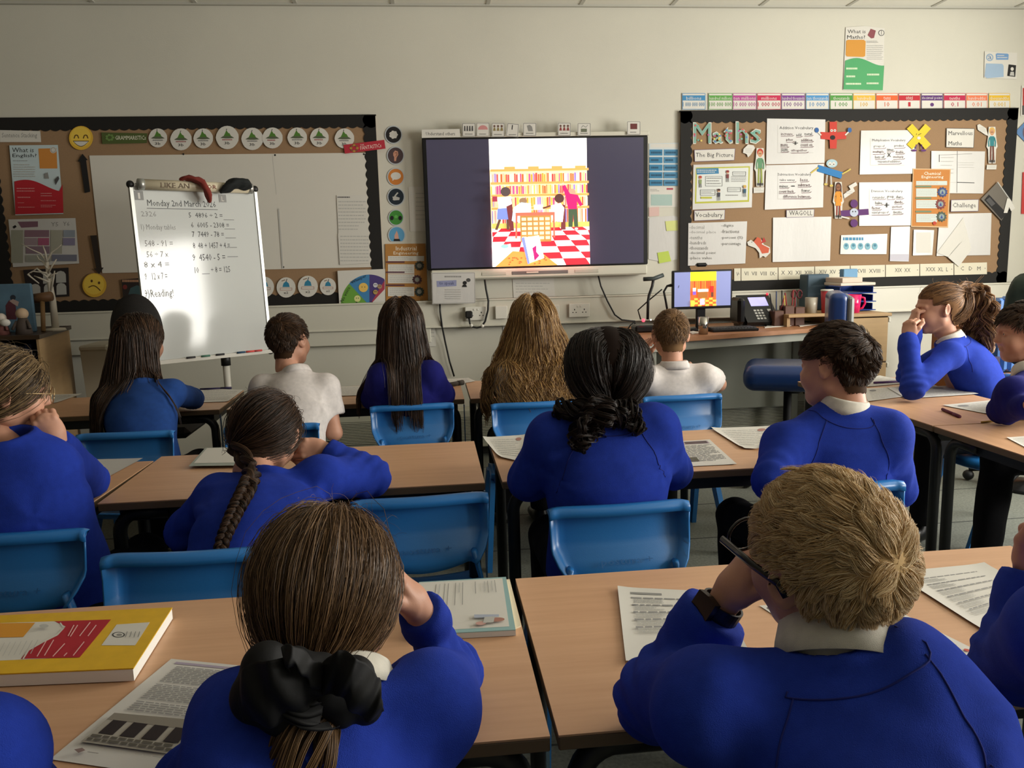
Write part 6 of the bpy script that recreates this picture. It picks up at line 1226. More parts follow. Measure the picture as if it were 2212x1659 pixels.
# white bin, black mesh chair
p=U(205,840,4.95); w0,w1=U(179,760,4.95)[0],U(238,760,4.95)[0]; zt2=U(200,752,4.95)[2]
t=empty('white_bin',((w0+w1)/2,5.05,0),'tall off white plastic bin standing left of the flipchart','bin')
f=MB(); a0_,a1_=.82,1; cx=(w0+w1)/2; hw=(w1-w0)/2
V=[(cx+s*hw*k,5.05+v*.14*k,z) for z,k in ((0,.8),(zt2,1)) for s,v in ((-1,-1),(1,-1),(1,1),(-1,1))]; f.add(V,[(0,1,5,4),(1,2,6,5),(2,3,7,6),(3,0,4,7),(4,5,6,7),(3,2,1,0)],mat('offwhite_plastic','#b9b3a2',.5)); f.build('bin_body',t)
MB().box((cx-hw*1.04,5.05-.15,zt2-.015),(cx+hw*1.04,5.05+.15,zt2+.02),MATS['offwhite_plastic'],.01).build('bin_lid',t)
fy=4.15; c=U(288,716,fy); rx=abs(U(346,716,fy)[0]-c[0]); 
t=empty('office_chair',(c[0],fy,0),'black mesh-backed office chair hidden behind the long-haired girl in royal blue','chair')
M_mesh=mat('black_mesh','#1a1715',.8,bump=.6,bscale=300)
V=[];Fc=[];n1=17
for j in range(n1):
    for i in range(n1):
        u=-1+2*i/(n1-1); v=-1+2*j/(n1-1); s_=math.sqrt(max(u*u+v*v-(u*v)**2,1e-9)); k=1
        a=u*math.sqrt(1-v*v/2); b_=v*math.sqrt(1-u*u/2); V.append((c[0]+a*rx,fy+.05*(a*a+b_*b_)-.0,c[2]+b_*.185))
for j in range(n1-1):
    for i in range(n1-1): a=j*n1+i; Fc.append((a,a+1,a+n1+1,a+n1))
o=link_mesh('backrest',V,Fc,[M_mesh],t,smooth=True); s=o.modifiers.new('t','SOLIDIFY'); s.thickness=.02
MB().box((c[0]-.2,fy+.08,.44),(c[0]+.2,fy+.5,.50),M_mesh,.03).build('seat',t); MB().tube([(c[0],fy+.06,c[2]-.1),(c[0],fy+.1,.46),(c[0],fy+.28,.44)],.02,M_cab,8).build('backrest_support',t); MB().lathe((c[0],fy+.28,.1),[(.03,0),(.03,.36)],M_cab,14).build('gas_column',t)
for k in range(5):
    a=2*PI*k/5; MB().tube([(c[0],fy+.28,.12),(c[0]+.26*math.cos(a),fy+.28+.26*math.sin(a),.07)],[.026,.018],M_cab,8).ball((c[0]+.26*math.cos(a),fy+.28+.26*math.sin(a),.032),.03,M_cab,10,8).build('castor_foot',t)
# ================================================================ RIGHT SIDE BITS
# padded chair, green coat, orange cupboard, folder behind the side table
ty=4.2; c=U(2176,690,ty); t=empty('padded_chair',(c[0]+.05,ty,0),'light blue ribbed padded chair back at the right, beside the hanging green coat','chair')
M_lb=mat('light_blue_vinyl','#5b83c0',.3); xw0=U(2147,690,ty)[0]; xw1=U(2210,690,ty)[0]; zt3=U(2170,640,ty)[2]
for k in range(4): o=MB().box((xw0+(xw1-xw0)*k/4,ty-.03,.62),(xw0+(xw1-xw0)*(k+1)/4-.002,ty+.03,zt3+(.0 if 0<k<3 else -.01)),M_lb,.014).build('backrest_rib',t)
MB().box((xw0-.02,ty+.03,.6),(xw1+.02,ty+.07,zt3-.01),mat('chair_shell_dark','#2c3440',.5),.015).build('backrest_shell',t)
MB().box((xw0-.02,ty-.42,.44),(xw1+.02,ty,.52),M_lb,.03).build('seat',t); MB().tube([(c[0],ty+.05,.7),(c[0],ty+.04,.42),(c[0],ty-.2,.41)],.018,M_cab,8).build('backrest_support',t); MB().lathe((c[0],ty-.2,.1),[(.03,0),(.03,.35)],M_cab,14).build('gas_column',t)
for k in range(5):
    a=2*PI*k/5; MB().tube([(c[0],ty-.2,.12),(c[0]+.26*math.cos(a),ty-.2+.26*math.sin(a),.07)],[.026,.018],M_cab,8).ball((c[0]+.26*math.cos(a),ty-.2+.26*math.sin(a),.032),.03,M_cab,10,8).build('castor_foot',t)
gy=3.95; g0=U(2196,600,gy); g1=U(2260,600,gy); M_coat=mat('dark_green_cloth','#26332a',.85,bump=.5,bscale=60)
t=empty('coat_stand',(g0[0]+.16,gy,0),'coat stand carrying a dark green coat at the right edge','coat stand'); MB().lathe((g0[0]+.16,gy,0),[(.16,0),(.16,.02),(.02,.04),(.02,1.45)],M_cab,18).build('pole',t)
pts=[U(2225,582,gy),U(2228,600,gy),U(2230,640,gy),U(2232,700,gy),U(2236,800,gy)]
o=MB().tube(pts,[.03,.10,.13,.135,.15],M_coat,20).build('green_coat'); props(o,'dark green coat hanging on the stand at the right edge','coat'); s=o.modifiers.new('s','SUBSURF'); s.levels=2; s.render_levels=2; tx_=bpy.data.textures.new('coat','CLOUDS'); tx_.noise_scale=.12; d=o.modifiers.new('d','DISPLACE'); d.texture=tx_; d.strength=.05
oy=4.5; o0=U(2092,700,oy); o1=U(2160,800,oy)
t=empty('storage_cupboard',(o0[0]+.15,oy,0),'orange-brown wooden cupboard half hidden behind the curly ponytail','cupboard')
MB().box((o0[0],oy,0),(o0[0]+.34,oy+.35,o0[2]-.02),mat('orange_oak','#a8622c',.5,var=.1,vscale=5),.004).build('cupboard_body',t); MB().box((o0[0]+.01,oy-.012,.04),(o0[0]+.33,oy,o0[2]-.04),mat('orange_oak_door','#b46c32',.5),.004).build('cupboard_door',t)
p=U(2148,800,4.0); f=Flat(lambda a,b_,l:U(a,b_,3.9-l)); f.body([(2141,770),(2160,770),(2161,812),(2138,812)],paint('#3a3458'),.25); f.rect(2140,780,2152,806,P_w); o=done(f,'box_file','navy box file with a white label beside the cupboard behind the curly ponytail','file')
# ================================================================ PAPERS ON THE CLASSROOM TABLES
TT0=TZ+.0015
def tp(q,base,lb,name='worksheet',cat='paper',th=.0008,z=TT0): f=Flat(on_table(z)); f.body(q,base,th); f.q=q; return f
P_print=mat('printed_grey','#8d8c8a',.8)
def lines_on(f,q,n,m_=None,th=.3): f.scrib(0,0,1,1,n,m_ or P_lg,th,q=q)
def sub(q,a0,b0,a1,b1):
    q=[np.array(c,float) for c in q]; B=lambda a,b_:(q[0]*(1-a)+q[1]*a)*(1-b_)+(q[3]*(1-a)+q[2]*a)*b_
    return [tuple(B(a,b_)) for a,b_ in ((a0,b0),(a1,b0),(a1,b1),(a0,b1))]
# article sheet, bottom left
A4=[(370,1423),(668,1452),(520,1700),(108,1640)]
def hq(q):           # perspective-true sub quads on the table: work in world space
    W_=[Zp(a,b_,TT0) for a,b_ in q]; return lambda a,b_,l:(W_[0]*(1-a)+W_[1]*a)*(1-b_)+(W_[3]*(1-a)+W_[2]*a)*b_+np.array([0,0,l])
def sheet(q,lb,base=None,name='worksheet',cat='paper',curl=0,dz=0.0):
    fn0=hq(q); fn=lambda a,b_,l: fn0(a,b_,l)+np.array([0,0,dz+curl*(max(0,abs(a-.5)-.3)**2+max(0,abs(b_-.5)-.3)**2)*2])
    f=Flat(fn); base=base or P_w; n=10; l=0
    V=[fn(i/n,j/n,0) for j in range(n+1) for i in range(n+1)]; f.add(V,[(j*(n+1)+i,j*(n+1)+i+1,(j+1)*(n+1)+i+1,(j+1)*(n+1)+i) for j in range(n) for i in range(n)],base,True); f.k=1+int(curl*8); f.lb=(name,lb,cat); return f
def fin(f): return done(f,*f.lb)
f=sheet(A4,'typed article sheet with a picture of dark windows, lower left of the picture',mat('paper_cool','#d6d4cf',.7))
pur=paint('#a99db0'); f.rect(.06,.03,.98,.055,pur); f.poly([(.62,.08),(.98,.07),(.98,.22),(.6,.23)],paint('#bfb3c6')); f.poly([(.86,.12),(.98,.09),(.98,.2),(.84,.2)],P_bk); f.poly([(.76,.13),(.79,.12),(.81,.14),(.78,.15)],P_dg)
for b0,b1 in ((.08,.26),(.28,.44),(.46,.56)): f.scrib(.1,b0,.58,b1,int((b1-b0)*58),P_print,.45)
for b0,b1 in ((.25,.44),(.46,.60),(.62,.86)): f.scrib(.64,b0,.96,b1,int((b1-b0)*58),P_print,.45)
f.rect(.06,.6,.58,.86,paint('#a9a49a')); f.poly([(.06,.6),(.5,.58),(.58,.63),(.58,.66),(.06,.66)],paint('#8b857a'))
for k in range(4): f.rect(.1+.125*k,.66,.185+.125*k,.78,paint('#241a1c'))
f.scrib(.08,.79,.56,.85,2,paint('#5a564c'),.6); f.poly([(.08,.93),(.11,.91),(.14,.925),(.12,.95)],paint('#8a7470')); f.scrib(.16,.93,.22,.94,1,P_gy,.6); f.scrib(.4,.9,.9,.91,1,P_lg,.5); f.rect(.86,.93,.9,.95,paint('#8a7470')); fin(f)
# yellow folder
fA,fB,fC,fD=[Zp(x,y,TZ+.024) for x,y in ((-190,1338),(372,1312),(288,1443),(-300,1468))]
t=empty('yellow_folder',(fA+fB+fC+fD)/4*[1,1,0]+[0,0,TZ],'thick bright yellow book with a red and white cover label at the left','book')
M_yel=mat('yellow_cover','#e0b21e',.45,var=.06,vscale=30)
f=MB().prism([fA-[0,0,.002],fB-[0,0,.002],fC-[0,0,.002],fD-[0,0,.002]],(0,0,.002),M_yel); f.build('cover',t)
ins=lambda p,k:p+(( fA+fB+fC+fD)/4-p)*k
MB().prism([ins(p,.004)-[0,0,.022] for p in (fA,fB,fC,fD)],(0,0,.0195),mat('page_block_white','#efeee8',.6)).build('pages',t)
f=Flat(lambda a,b_,l:Zp(a,b_,TZ+.0242+l)); f.body([(-60,1348),(240,1338),(172,1419),(-110,1432)],P_w,.0002)
f.poly([(118,1342),(240,1338),(172,1420),(45,1423),(60,1405),(95,1386),(125,1370),(142,1353)],paint('#ae1f2c')); f.poly([(-40,1347),(76,1345),(50,1376),(-60,1378)],paint('#d8952c')); f.line([(50,1423),(62,1404),(92,1387),(124,1371),(138,1356),(130,1345)],3,P_w)
for (a,b_),(c,d2) in (((160,1350),(147,1374)),((168,1350),(152,1375)),((195,1344),(172,1374)),((208,1350),(190,1374)),((100,1384),(80,1418)),((116,1382),(96,1416)),((140,1390),(114,1418)),((145,1410),(138,1417)),((182,1386),(158,1416))): f.line([(a,b_),(c,d2)],2,paint('#e8b8b4'))
for k in range(7): f.line([(10+k*12,1388-k),(-6+k*12,1418-k)],1.3,P_lg)
f.disc(95,1352,10,4,P_lg); f.build('cover_label',t)
f=Flat(lambda a,b_,l:Zp(a,b_,TZ+.0244+l)); f.body([(252,1349),(324,1344),(292,1394),(219,1394)],P_w,.0002); f.disc(256,1371,14,6,P_dg); f.disc(256,1371,11,4.6,P_w); f.disc(258,1371,6,2.6,P_gy)
for k in range(4): f.line([(275+k*9,1364),(271+k*9,1376)],1.6,P_gy)
f.build('name_label',t)
# worksheets on the nearest row
f=sheet([(1334,1270),(1558,1281),(1616,1408),(1352,1433)],'white worksheet of small print under the forearm of the blond boy with glasses',curl=.03); f.rect(.12,.07,.42,.10,P_gy)
for k in range(5): f.scrib(.12,.14+.11*k,.95,.165+.11*k,1,P_print,.8,jag=0); f.scrib(.14,.17+.11*k,.42,.235+.11*k,3,P_lg,.5)
f.disc(.86,.86,.09,.08,paint('#4a7a84')); f.disc(.86,.86,.06,.055,P_w); f.poly([(.82,.84),(.89,.82),(.91,.88),(.83,.9)],paint('#c86a4a')); fin(f)
f=sheet([(1928,1238),(2126,1219),(2290,1300),(2140,1374)],'large white worksheet at the far right end of the nearest table',curl=.03)
for k in range(6): f.scrib(.14,.14+.11*k,.8,.16+.11*k,1,P_print,.7,jag=0); f.scrib(.14,.17+.11*k,.4,.23+.11*k,3,P_lg,.5)
fin(f)
f=sheet([(1640,1308),(1880,1290),(2124,1412),(1890,1470)],'article sheet with a dark purple heading picture behind the blond boy'); f.rect(.03,.04,.97,.2,paint('#5a4a5c')); f.rect(.7,.75,.93,.85,paint('#4a3a30')); f.scrib(.05,.25,.95,.7,16,P_print,.45); f.disc(.93,.93,.02,.02,paint('#c04a3a')); fin(f)
# teal book
bq=[(905,1257),(1093,1246),(1114,1360),(880,1372)]
t=empty('exercise_book',Zp(1010,1310,TZ),'teal edged exercise book with a printed white page beside the girl with the black bow','book')
W4=[Zp(a,b_,TZ+.012) for a,b_ in bq]; MB().prism([p-[0,0,.011] for p in W4],(0,0,.0095),P_w).build('pages',t)
MB().prism([p-[0,0,.0013] for p in W4],(0,0,.0013),mat('teal_card','#8fb4b4',.5)).build('cover',t)
f=Flat(lambda a,b_,l:(W4[0]*(1-a)+W4[1]*a)*(1-b_)+(W4[3]*(1-a)+W4[2]*a)*b_+np.array([0,0,.0003+l])); f.body([(.0,.02),(.955,.03),(.945,.945),(.0,.95)],P_w,.0002)
for a in (.2,.3,.34,.42,.5,.64,.78,.86): f.rect(a,.08,a+.006,.08+rr.choice([.25,.45,.75]),P_gy)
for a in (.24,.46,.74,.82): f.rect(a,.10,a+.012,.3,P_lg)
f.poly([(.62,.74),(.86,.76),(.86,.80),(.62,.80)],paint('#a8b0c0')); f.disc(.84,.85,.07,.035,paint('#a87868')); f.disc(.68,.9,.05,.03,paint('#c49a90')); f.poly([(.72,.8),(.82,.8),(.8,.9),(.7,.9)],P_lg); f.build('printed_page',t)
W5=[Zp(a,b_,TZ+.002) for a,b_ in ((1060,1262),(1101,1252),(1126,1352),(1080,1372))]; o=MB().prism([p-[0,0,.0018] for p in W5],(0,0,.003),paint('#d9cdb0')).build('cream_booklet'); props(o,'thin cream booklet sticking out under the teal exercise book','booklet')
# middle row
for q_,lb,kind in (([(190,993),(309,990),(216,1040),(120,1062)],'plain worksheet by the elbow of the girl resting on her fist',0),([(1043,947),(1140,941),(1128,1000),(1077,988)],'worksheet with a curled corner left of the low ponytail girl',1),([(1380,958),(1533,950),(1592,1003),(1400,1012)],'article sheet with dark photos right of the low ponytail girl',2),([(1536,927),(1674,922),(1640,972),(1604,970)],'worksheet with a small red picture on the middle row near the brown-haired boy',1)):
    f=sheet(q_,lb,P_wg if kind==0 else P_w,curl=.05 if kind==1 else .01)
    if kind==1: f.scrib(.12,.1,.9,.85,9,P_lg,.3); f.disc(.8,.14,.07,.06,paint('#a87a70'))
    elif kind==2: f.rect(.3,.04,.95,.16,paint('#a89aa4')); f.rect(.62,.05,.93,.15,paint('#5a4a4c')); f.scrib(.3,.2,.95,.85,14,P_print,.4); f.rect(.3,.68,.62,.84,paint('#5a5648'))
    fin(f)
f=sheet([(444,972),(560,969),(560,1010),(408,1012)],'grey-green notebook half under the arm of the girl with the plait',mat('sage_cover','#9ca49a',.6),'notebook','book',dz=.008); f.rect(.04,.03,.99,.86,P_w); f.rect(.4,.12,.6,.2,P_lg); f.build if 0 else fin(f)
W6=[Zp(a,b_,TZ+.0085) for a,b_ in ((444,972),(560,969),(560,1010),(408,1012))]; C.objects[-1]
# far row
for q_,lb in (([(70,854),(178,851),(120,871),(40,872)],'blank sheet at the left end of the far row'),([(432,839),(526,843),(492,868),(428,870)],'worksheet with an open pen on it left of the boy in white'),([(716,836),(798,834),(862,852),(728,856)],'worksheet with small print right of the boy in white'),([(952,820),(1012,817),(1028,824),(966,834)],'worksheet pushed to the back edge beside the navy girl')):
    f=sheet(q_,lb,curl=.02); f.scrib(.1,.1,.9,.9,6,P_lg,.3); fin(f)
def pen(px0,py0,px1,py1,c,lb,r=.005,z=TZ,cat='pen',name='felt_pen'):
    a=Zp(px0,py0,z+r); b_=Zp(px1,py1,z+r); t=empty(name,(a+b_)/2,lb,cat); MB().tube([a,a+(b_-a)*.7],r,paint(c),10).build('barrel',t); MB().tube([a+(b_-a)*.66,b_],r*1.15,paint(c),10).build('cap',t)
pen(432,841,500,838,'#2c2448','dark purple felt pen on the far row left of the boy in white',.006)
pen(1888,827,1966,823,'#5a3468','purple felt pen on the sheet at the far end of the side table',.006)
pen(2036,884,2073,900,'#5a1c34','maroon felt pen lying on the side table in front of the worksheet',.006)
pen(2120,912,2212,903,'#b08a3a','thin yellow pencil on the side table at the right edge',.0035,cat='pencil',name='pencil')
pen(966,832,1000,826,'#3a342c','brown pencil case lying on the far row beside the navy girl',.012,cat='pencil case',name='pencil_case')
# side table
for q_,lb in (([(1842,824),(1900,812),(1980,826),(1874,836)],'worksheet under the purple pen at the far end of the side table'),([(1866,840),(1950,836),(1990,852),(1874,868)],'left of two overlapping worksheets on the side table'),([(1916,838),(2060,834),(2114,852),(1958,862)],'right of two overlapping worksheets on the side table'),([(2036,876),(2168,862),(2240,882),(2134,895)],'worksheet on the side table beside the maroon pen'),([(2174,946),(2250,940),(2300,965),(2230,975)],'worksheet corner on the side table at the right edge')):
    f=sheet(q_,lb,curl=.02,dz=.0008 if 'right of two' in lb else 0); f.scrib(.1,.1,.9,.9,8,P_lg,.3); f.disc(.7 if 'right' in lb else .2,.2,.08,.08,P_print); fin(f)
# ================================================================ THE CHILDREN
TBL=.735
def on_t(px,py,z=TBL): return Zp(px,py,z)
def on_back(fn,pts,off):
    P=np.array(pts,float); P=project(fn,P,16); d=fn(P); g=np.stack([fn(P+np.eye(3)[i]*.003)-d for i in range(3)],-1); return P+unit_rows(g)*off
Lint=lambda xs,ys: (lambda q: np.interp(q[:,2],xs,ys))
H_blond=hair_mat('#bb9560','#f6dfb4',.5); H_brown=hair_mat('#46311e','#92714e',.38); H_dark=hair_mat('#120c0a','#33231a'); H_dk2=hair_mat('#22160f','#583e2a'); H_wavy=hair_mat('#6e4d2a','#c9a062'); H_sandy=hair_mat('#5c4530','#a58058',.55); H_mid=hair_mat('#2c1e14','#5e432c',.5); H_curl=hair_mat('#4c3220','#b8895c',.5); H_streak=hair_mat('#2e2219','#a58a62',.45)
# ---- nearest row: blond boy with glasses
def hr(h):
    h.cap(.003); h.short(17000,Lint([-.06,-.01,.03,.06],[.006,.008,.022,.042]),whorl=(.002,-.080,.046),lift=.36,sweep=(-.5,.6,.1),r=.00042,seg=7,cl=.7,ncl=300,gap=.013,frizz=.005,tousle=.38)
t,hd,J=person('person, blond boy in glasses and blue sweatshirt, face resting on his left hand',((1784,1218,.84),(17,-6,-9)),(1812,1425,.80),((1535,1530,.80),(1975,1475,.76)),
 {'L':(on_t(1428,1505),U(1572,1288,.95),('loose',(.45,-.1,.85),(-.8,.1,-.3))),'R':(U(2030,1660,.84),U(1900,1660,1.02))},hairfn=hr,hm=H_blond,res=.0062,seed=11,fold=1.7,collar=1.5,seam=True,bow=.05,hip=(.53,.62,.475),hs=.955,bulk=1.0,cut=(.20,0))
R=hd['R'];c=hd['c']; L=lambda x,y,z:c+R@np.array([x,y,z])
g=MB(); M_gl=mat('black_acetate','#0b0b0c',.25)
for s in (-1,1):
    g.tube([L(s*.078,-.022,-.004),L(s*.080,-.012,.010),L(s*.080,.03,.012),L(s*.072,.098,.012)],[.0022,.0026,.0026,.0026],M_gl,8,flat=1.8)
    g.tube([L(s*.033+.026*math.cos(a),.102+.002*math.sin(a),.004+.020*math.sin(a)) for a in np.linspace(0,2*PI,22)],.0022,M_gl,8)
g.tube([L(-.008,.104,.008),L(0,.107,.011),L(.008,.104,.008)],.0022,M_gl,8); g.build('glasses',t)
W_=J['wL'];E_=J['eL']; ux_=unit(W_-E_); M_strap=mat('watch_strap','#0e1110',.4)
a_=unit(np.cross(ux_,[0,0,1])); b_=np.cross(a_,ux_); f=MB(); cW=W_-ux_*.020; nC=28; V=[];Fc=[]
for i in range(nC):
    th=2*PI*i/nC; dr=math.cos(th)*a_+math.sin(th)*b_
    for (r_,z_) in ((.0255,-.010),(.0285,-.010),(.0285,.010),(.0255,.010)): V.append(cW+dr*r_+ux_*z_)
Fc=[(i*4+j,((i+1)%nC)*4+j,((i+1)%nC)*4+(j+1)%4,i*4+(j+1)%4) for i in range(nC) for j in range(4)]; f.add(V,Fc,M_strap,False)
wt=f.build('wrist_watch',t); dr=unit(CAM-cW)*.35+unit(-np.cross([0,0,1],ux_))*.2+np.array([-.5,0,.35]); dr=unit(dr-(dr@ux_)*ux_); yy=np.cross(dr,ux_)
MB().prism([cW+dr*.027+ux_*a+yy*b for a,b in ((-.015,-.016),(.015,-.016),(.017,0),(.015,.016),(-.015,.016),(-.017,0))],dr*.011,M_gl).build('watch_case',wt)
# ---- nearest row: girl with black scrunchie
def hr(h):
    h.cap(.006,'long'); h.to_tie(13000,(-.012,-.088,-.078),r=.00042,seg=13,thick=.013,cl=.5,ncl=300,fly=.012)
    N_=h.h['N']; pts=[h.W(np.array([-.012,-.088,-.078])),U(675,1500,.785),U(664,1560,.765),U(655,1640,.75),U(650,1740,.745),U(655,1840,.75)]; h.tail(pts,[.018,.024,.030,.033,.030,.018],4200,r=.00045,wave=(.004,9),cl=.4)
t,hd,J=person('person, girl with a big black bow in brown hair, hand at cheek',((714,1283,.94),(-10,10,-3)),(738,1508,.86),((530,1560,.83),(930,1520,.87)),
 {'R':(on_t(975,1450,.725),U(900,1312,1.04),('loose',(-.45,-.1,.9),(.75,.2,.1))),'L':(U(440,1700,.95),U(560,1640,1.08))},hairfn=hr,hm=H_brown,res=.0062,seed=5,bulk=.97,fold=1.5,collar=1.0,bow=.05,hip=(-.25,.66,.475),hs=.945)
bc=hd['c']+hd['R']@np.array([-.012,-.098,-.085]); rtx=RT; upx=UP
def BP(px,py,y): return U(px,py,y)
M_bow=mat('black_satin','#070708',.7,spec=.3,sheen=.04,bump=.3,bscale=70)
def bow(P):
    d=s_cone(P,BP(690,1455,.79),BP(690,1500,.775),.018,.020)
    for a,b,ra,rb in (((660,1470,.775),(575,1440,.77),.018,.026),((640,1480,.765),(560,1500,.765),.02,.028),((700,1480,.765),(770,1460,.775),.02,.022),((700,1490,.76),(790,1525,.77),.016,.020),((650,1500,.76),(610,1530,.76),.02,.026),((700,1500,.76),(740,1545,.76),.018,.014),((660,1450,.78),(640,1425,.79),.016,.012)): d=smin(d,s_cone(P,BP(*a),BP(*b),ra,rb),.008)
    return d-.0035*wob(P,3,(60,110),(1,.6))
pts=np.array([BP(520,1400,.78),BP(840,1580,.76)]); V,F_=nets(bow,np.minimum(*pts)-.07,np.maximum(*pts)+.07,.0034); link_mesh('hair_bow',V,F_,[M_bow],t,smooth=True)
def ribbon(name,top,bot,n=7):
    V=[];m=len(top); cr=lambda q,u:[np.interp(u,range(m),[c[i] for c in q]) for i in range(3)]
    for i in range(25):
        u=(m-1)*i/24; a=BP(*cr(top,u)); b=BP(*cr(bot,u))
        for j in range(n): v=j/(n-1); V.append(a*(1-v)+b*v+np.array([0,-.010*math.sin(PI*v)+.004*math.sin(i*.9+j),0]))
    o=link_mesh(name,V,[(i*n+j,i*n+j+1,(i+1)*n+j+1,(i+1)*n+j) for i in range(24) for j in range(n-1)],[M_bow],t,smooth=True); s_=o.modifiers.new('s','SUBSURF'); s_.levels=1; s_.render_levels=2; s_=o.modifiers.new('t','SOLIDIFY'); s_.thickness=.0015
ribbon('bow_loop',[(700,1440,.76),(650,1425,.735),(585,1422,.725),(528,1440,.74),(516,1475,.76)],[(705,1505,.755),(655,1535,.73),(590,1568,.725),(530,1556,.74),(525,1520,.76)])
ribbon('bow_loop',[(650,1455,.75),(606,1396,.735),(632,1390,.73),(672,1418,.735),(700,1440,.75)],[(645,1500,.745),(622,1440,.725),(648,1452,.72),(668,1478,.725),(695,1500,.745)])
ribbon('bow_tail',[(690,1440,.755),(728,1402,.735),(770,1418,.725),(812,1452,.735),(824,1475,.74)],[(700,1505,.75),(735,1500,.73),(752,1530,.72),(790,1560,.73),(830,1540,.74)])
ribbon('bow_tail',[(660,1490,.75),(610,1520,.73),(600,1545,.73)],[(700,1510,.75),(690,1560,.735),(735,1575,.74)])
# ---- cut off by the edges
person('person, only a blue sweatshirt shoulder showing at the lower left corner',((-370,1280,.80),(0,0,0)),(-340,1520,.74),((-640,1620,.74),(-50,1640,.745)),{'R':(U(60,1780,.86),U(-80,1700,1.0)),'L':(U(-630,1800,.86),U(-500,1700,1.0))},hairfn=lambda h:(h.cap(.006,'long'),h.to_tie(2500,(0,-.09,-.06),r=.001)),hm=H_mid,bulk=.95,seed=21,hip=(-.74,.58,.475))
person('person, only a dark blue sleeve with bent elbow showing at the right edge',((2480,1130,.86),(10,5,0)),(2486,1330,.83),((2300,1370,.86),(2640,1400,.8)),{'L':(on_t(2185,1432,.735),U(2228,1235,1.02),('fist',None,None)),'R':(U(2660,1600,.9),U(2560,1560,1.06))},hairfn=lambda h:(h.cap(.006),h.short(2500,Lint([-.06,.06],[.01,.03]),r=.001)),hm=H_mid,seed=22,hip=(1.18,.66,.475),fold=1.3)
# ---- middle row
def hr(h):
    h.cap(.006,'long'); h.to_tie(6000,(.0,-.098,-.070),r=.0008,seg=12,thick=.022,cl=.45,ncl=160,part=0)
    h.tail(list(on_back(h.h['fn'],[U(1315,872,1.96),U(1300,895,1.93),U(1275,920,1.90),U(1262,945,1.90),U(1250,975,1.9)],.028)),[.032,.040,.036,.022,.006],1400,r=.0007,wave=(.014,17),loose=.5,cl=.5)
    h.tail(list(on_back(h.h['fn'],[U(1325,870,1.96),U(1350,890,1.92),U(1372,910,1.92),U(1385,935,1.92)],.022)),[.03,.034,.026,.006],800,r=.0007,wave=(.012,15),loose=.5,cl=.5)
    h.tail(list(on_back(h.h['fn'],[U(1290,872,1.96),U(1230,880,1.97),U(1196,884,1.99)],.02)),[.026,.026,.018],600,r=.0007,wave=(.008,9),cl=.4)
t,hd,J=person('person, girl with dark curling low ponytail in royal blue, back to the camera',((1309,800,2.10),(-4,2,3)),(1310,905,2.02),((1195,945,2.02),(1410,925,2.02)),{'L':(on_t(1140,1035),U(1190,960,2.42)),'R':(on_t(1452,1015),U(1400,960,2.42))},hairfn=hr,hm=H_dark,res=.0085,seed=4,bow=.03,hip=CHP[0]*[1,1,0]+[0,.18,.475],bulk=1.12,hs=1.03,seam=True)
def hr(h): h.cap(.004); h.short(9000,Lint([-.06,0,.03,.05,.08],[.006,.008,.016,.034,.042]),whorl=(.01,-.06,.068),lift=.25,sweep=(-.2,.5,0),r=.0007,seg=6,cl=.55,ncl=220,gap=.016,frizz=.004,tousle=.22)
t,hd,J=person('person, brown-haired boy with open white collar, face turned to the left, seen from behind',((1806,792,2.10),(34,6,6)),(1822,888,2.06),((1700,962,2.04),(1912,940,2.02)),{'L':(on_t(1668,1040),U(1712,985,2.40)),'R':(U(1938,1055,2.06),U(1880,1010,2.33))},hairfn=hr,hm=H_mid,res=.0085,seed=8,collar=1.15,seam=True,bow=.03,hip=(1.09,2.12,.475),bulk=1.05,hs=1.03)
def hr(h):
    h.cap(.005,'long'); T=(-.045,-.085,-.06); h.to_tie(6500,T,r=.0007,seg=12,thick=.012,cl=.5,ncl=200,fly=.01)
    a=h.W(np.array(T)); P=[on_sight(h.h['fn'],x,y,.018,1.5) for x,y in ((545,1015),(540,1040),(528,1065),(515,1090),(503,1115),(492,1140),(482,1165),(474,1195))]; h.braid([a]+list(P),.0165,.010,170,turns=10,r=.0007)
t,hd,J=person('person, girl with a long dark plait leaning over the middle row',((580,938,2.22),(-12,28,10)),(585,1035,2.10),((478,1075,2.05),(690,1030,2.12)),{'R':(on_t(792,1030,.725),U(700,972,2.27),('loose',(-.85,-.25,.2),(.2,-.9,.3))),'L':(U(408,1150,2.10),U(470,1150,2.24))},hairfn=hr,hm=H_dk2,res=.0085,seed=7,bow=.07,hip=CHP[2]*[1,1,0]+[.06,.15,.475],bulk=1.12,fold=1.6)
def hr(h):
    h.cap(.005,'long'); h.to_tie(5500,(.02,-.088,-.060),r=.0008,seg=12,thick=.010,cl=.55,ncl=150,fly=.012); P=[h.W(np.array([.02,-.088,-.06])),U(-25,910,2.02),U(-30,970,2.0),U(-30,1040,1.98)]; h.tail(P,[.015,.022,.02,.01],900,r=.0008,cl=.4)
t,hd,J=person('person, fair-streaked girl at the left edge resting her cheek on her right fist',((12,846,2.12),(-58,10,4)),(20,950,2.03),((-75,1000,2.02),(94,1006,2.03)),{'R':(on_t(192,1038,.73),U(122,950,2.09),('fist',(-.34,-.12,.93),(.3,-.93,.1))),'L':(U(-120,1080,2.1),U(-40,1060,2.3))},hairfn=hr,hm=H_streak,res=.0085,seed=9,bow=.03,hip=CHP[3]*[1,1,0]+[0,.19,.475],bulk=1.08,fold=1.4)
R=hd['R'];c=hd['c']; L=lambda x,y,z:c+R@np.array([x,y,z]); g=MB(); M_wire=mat('gold_wire','#a89068',.3,metal=.6)
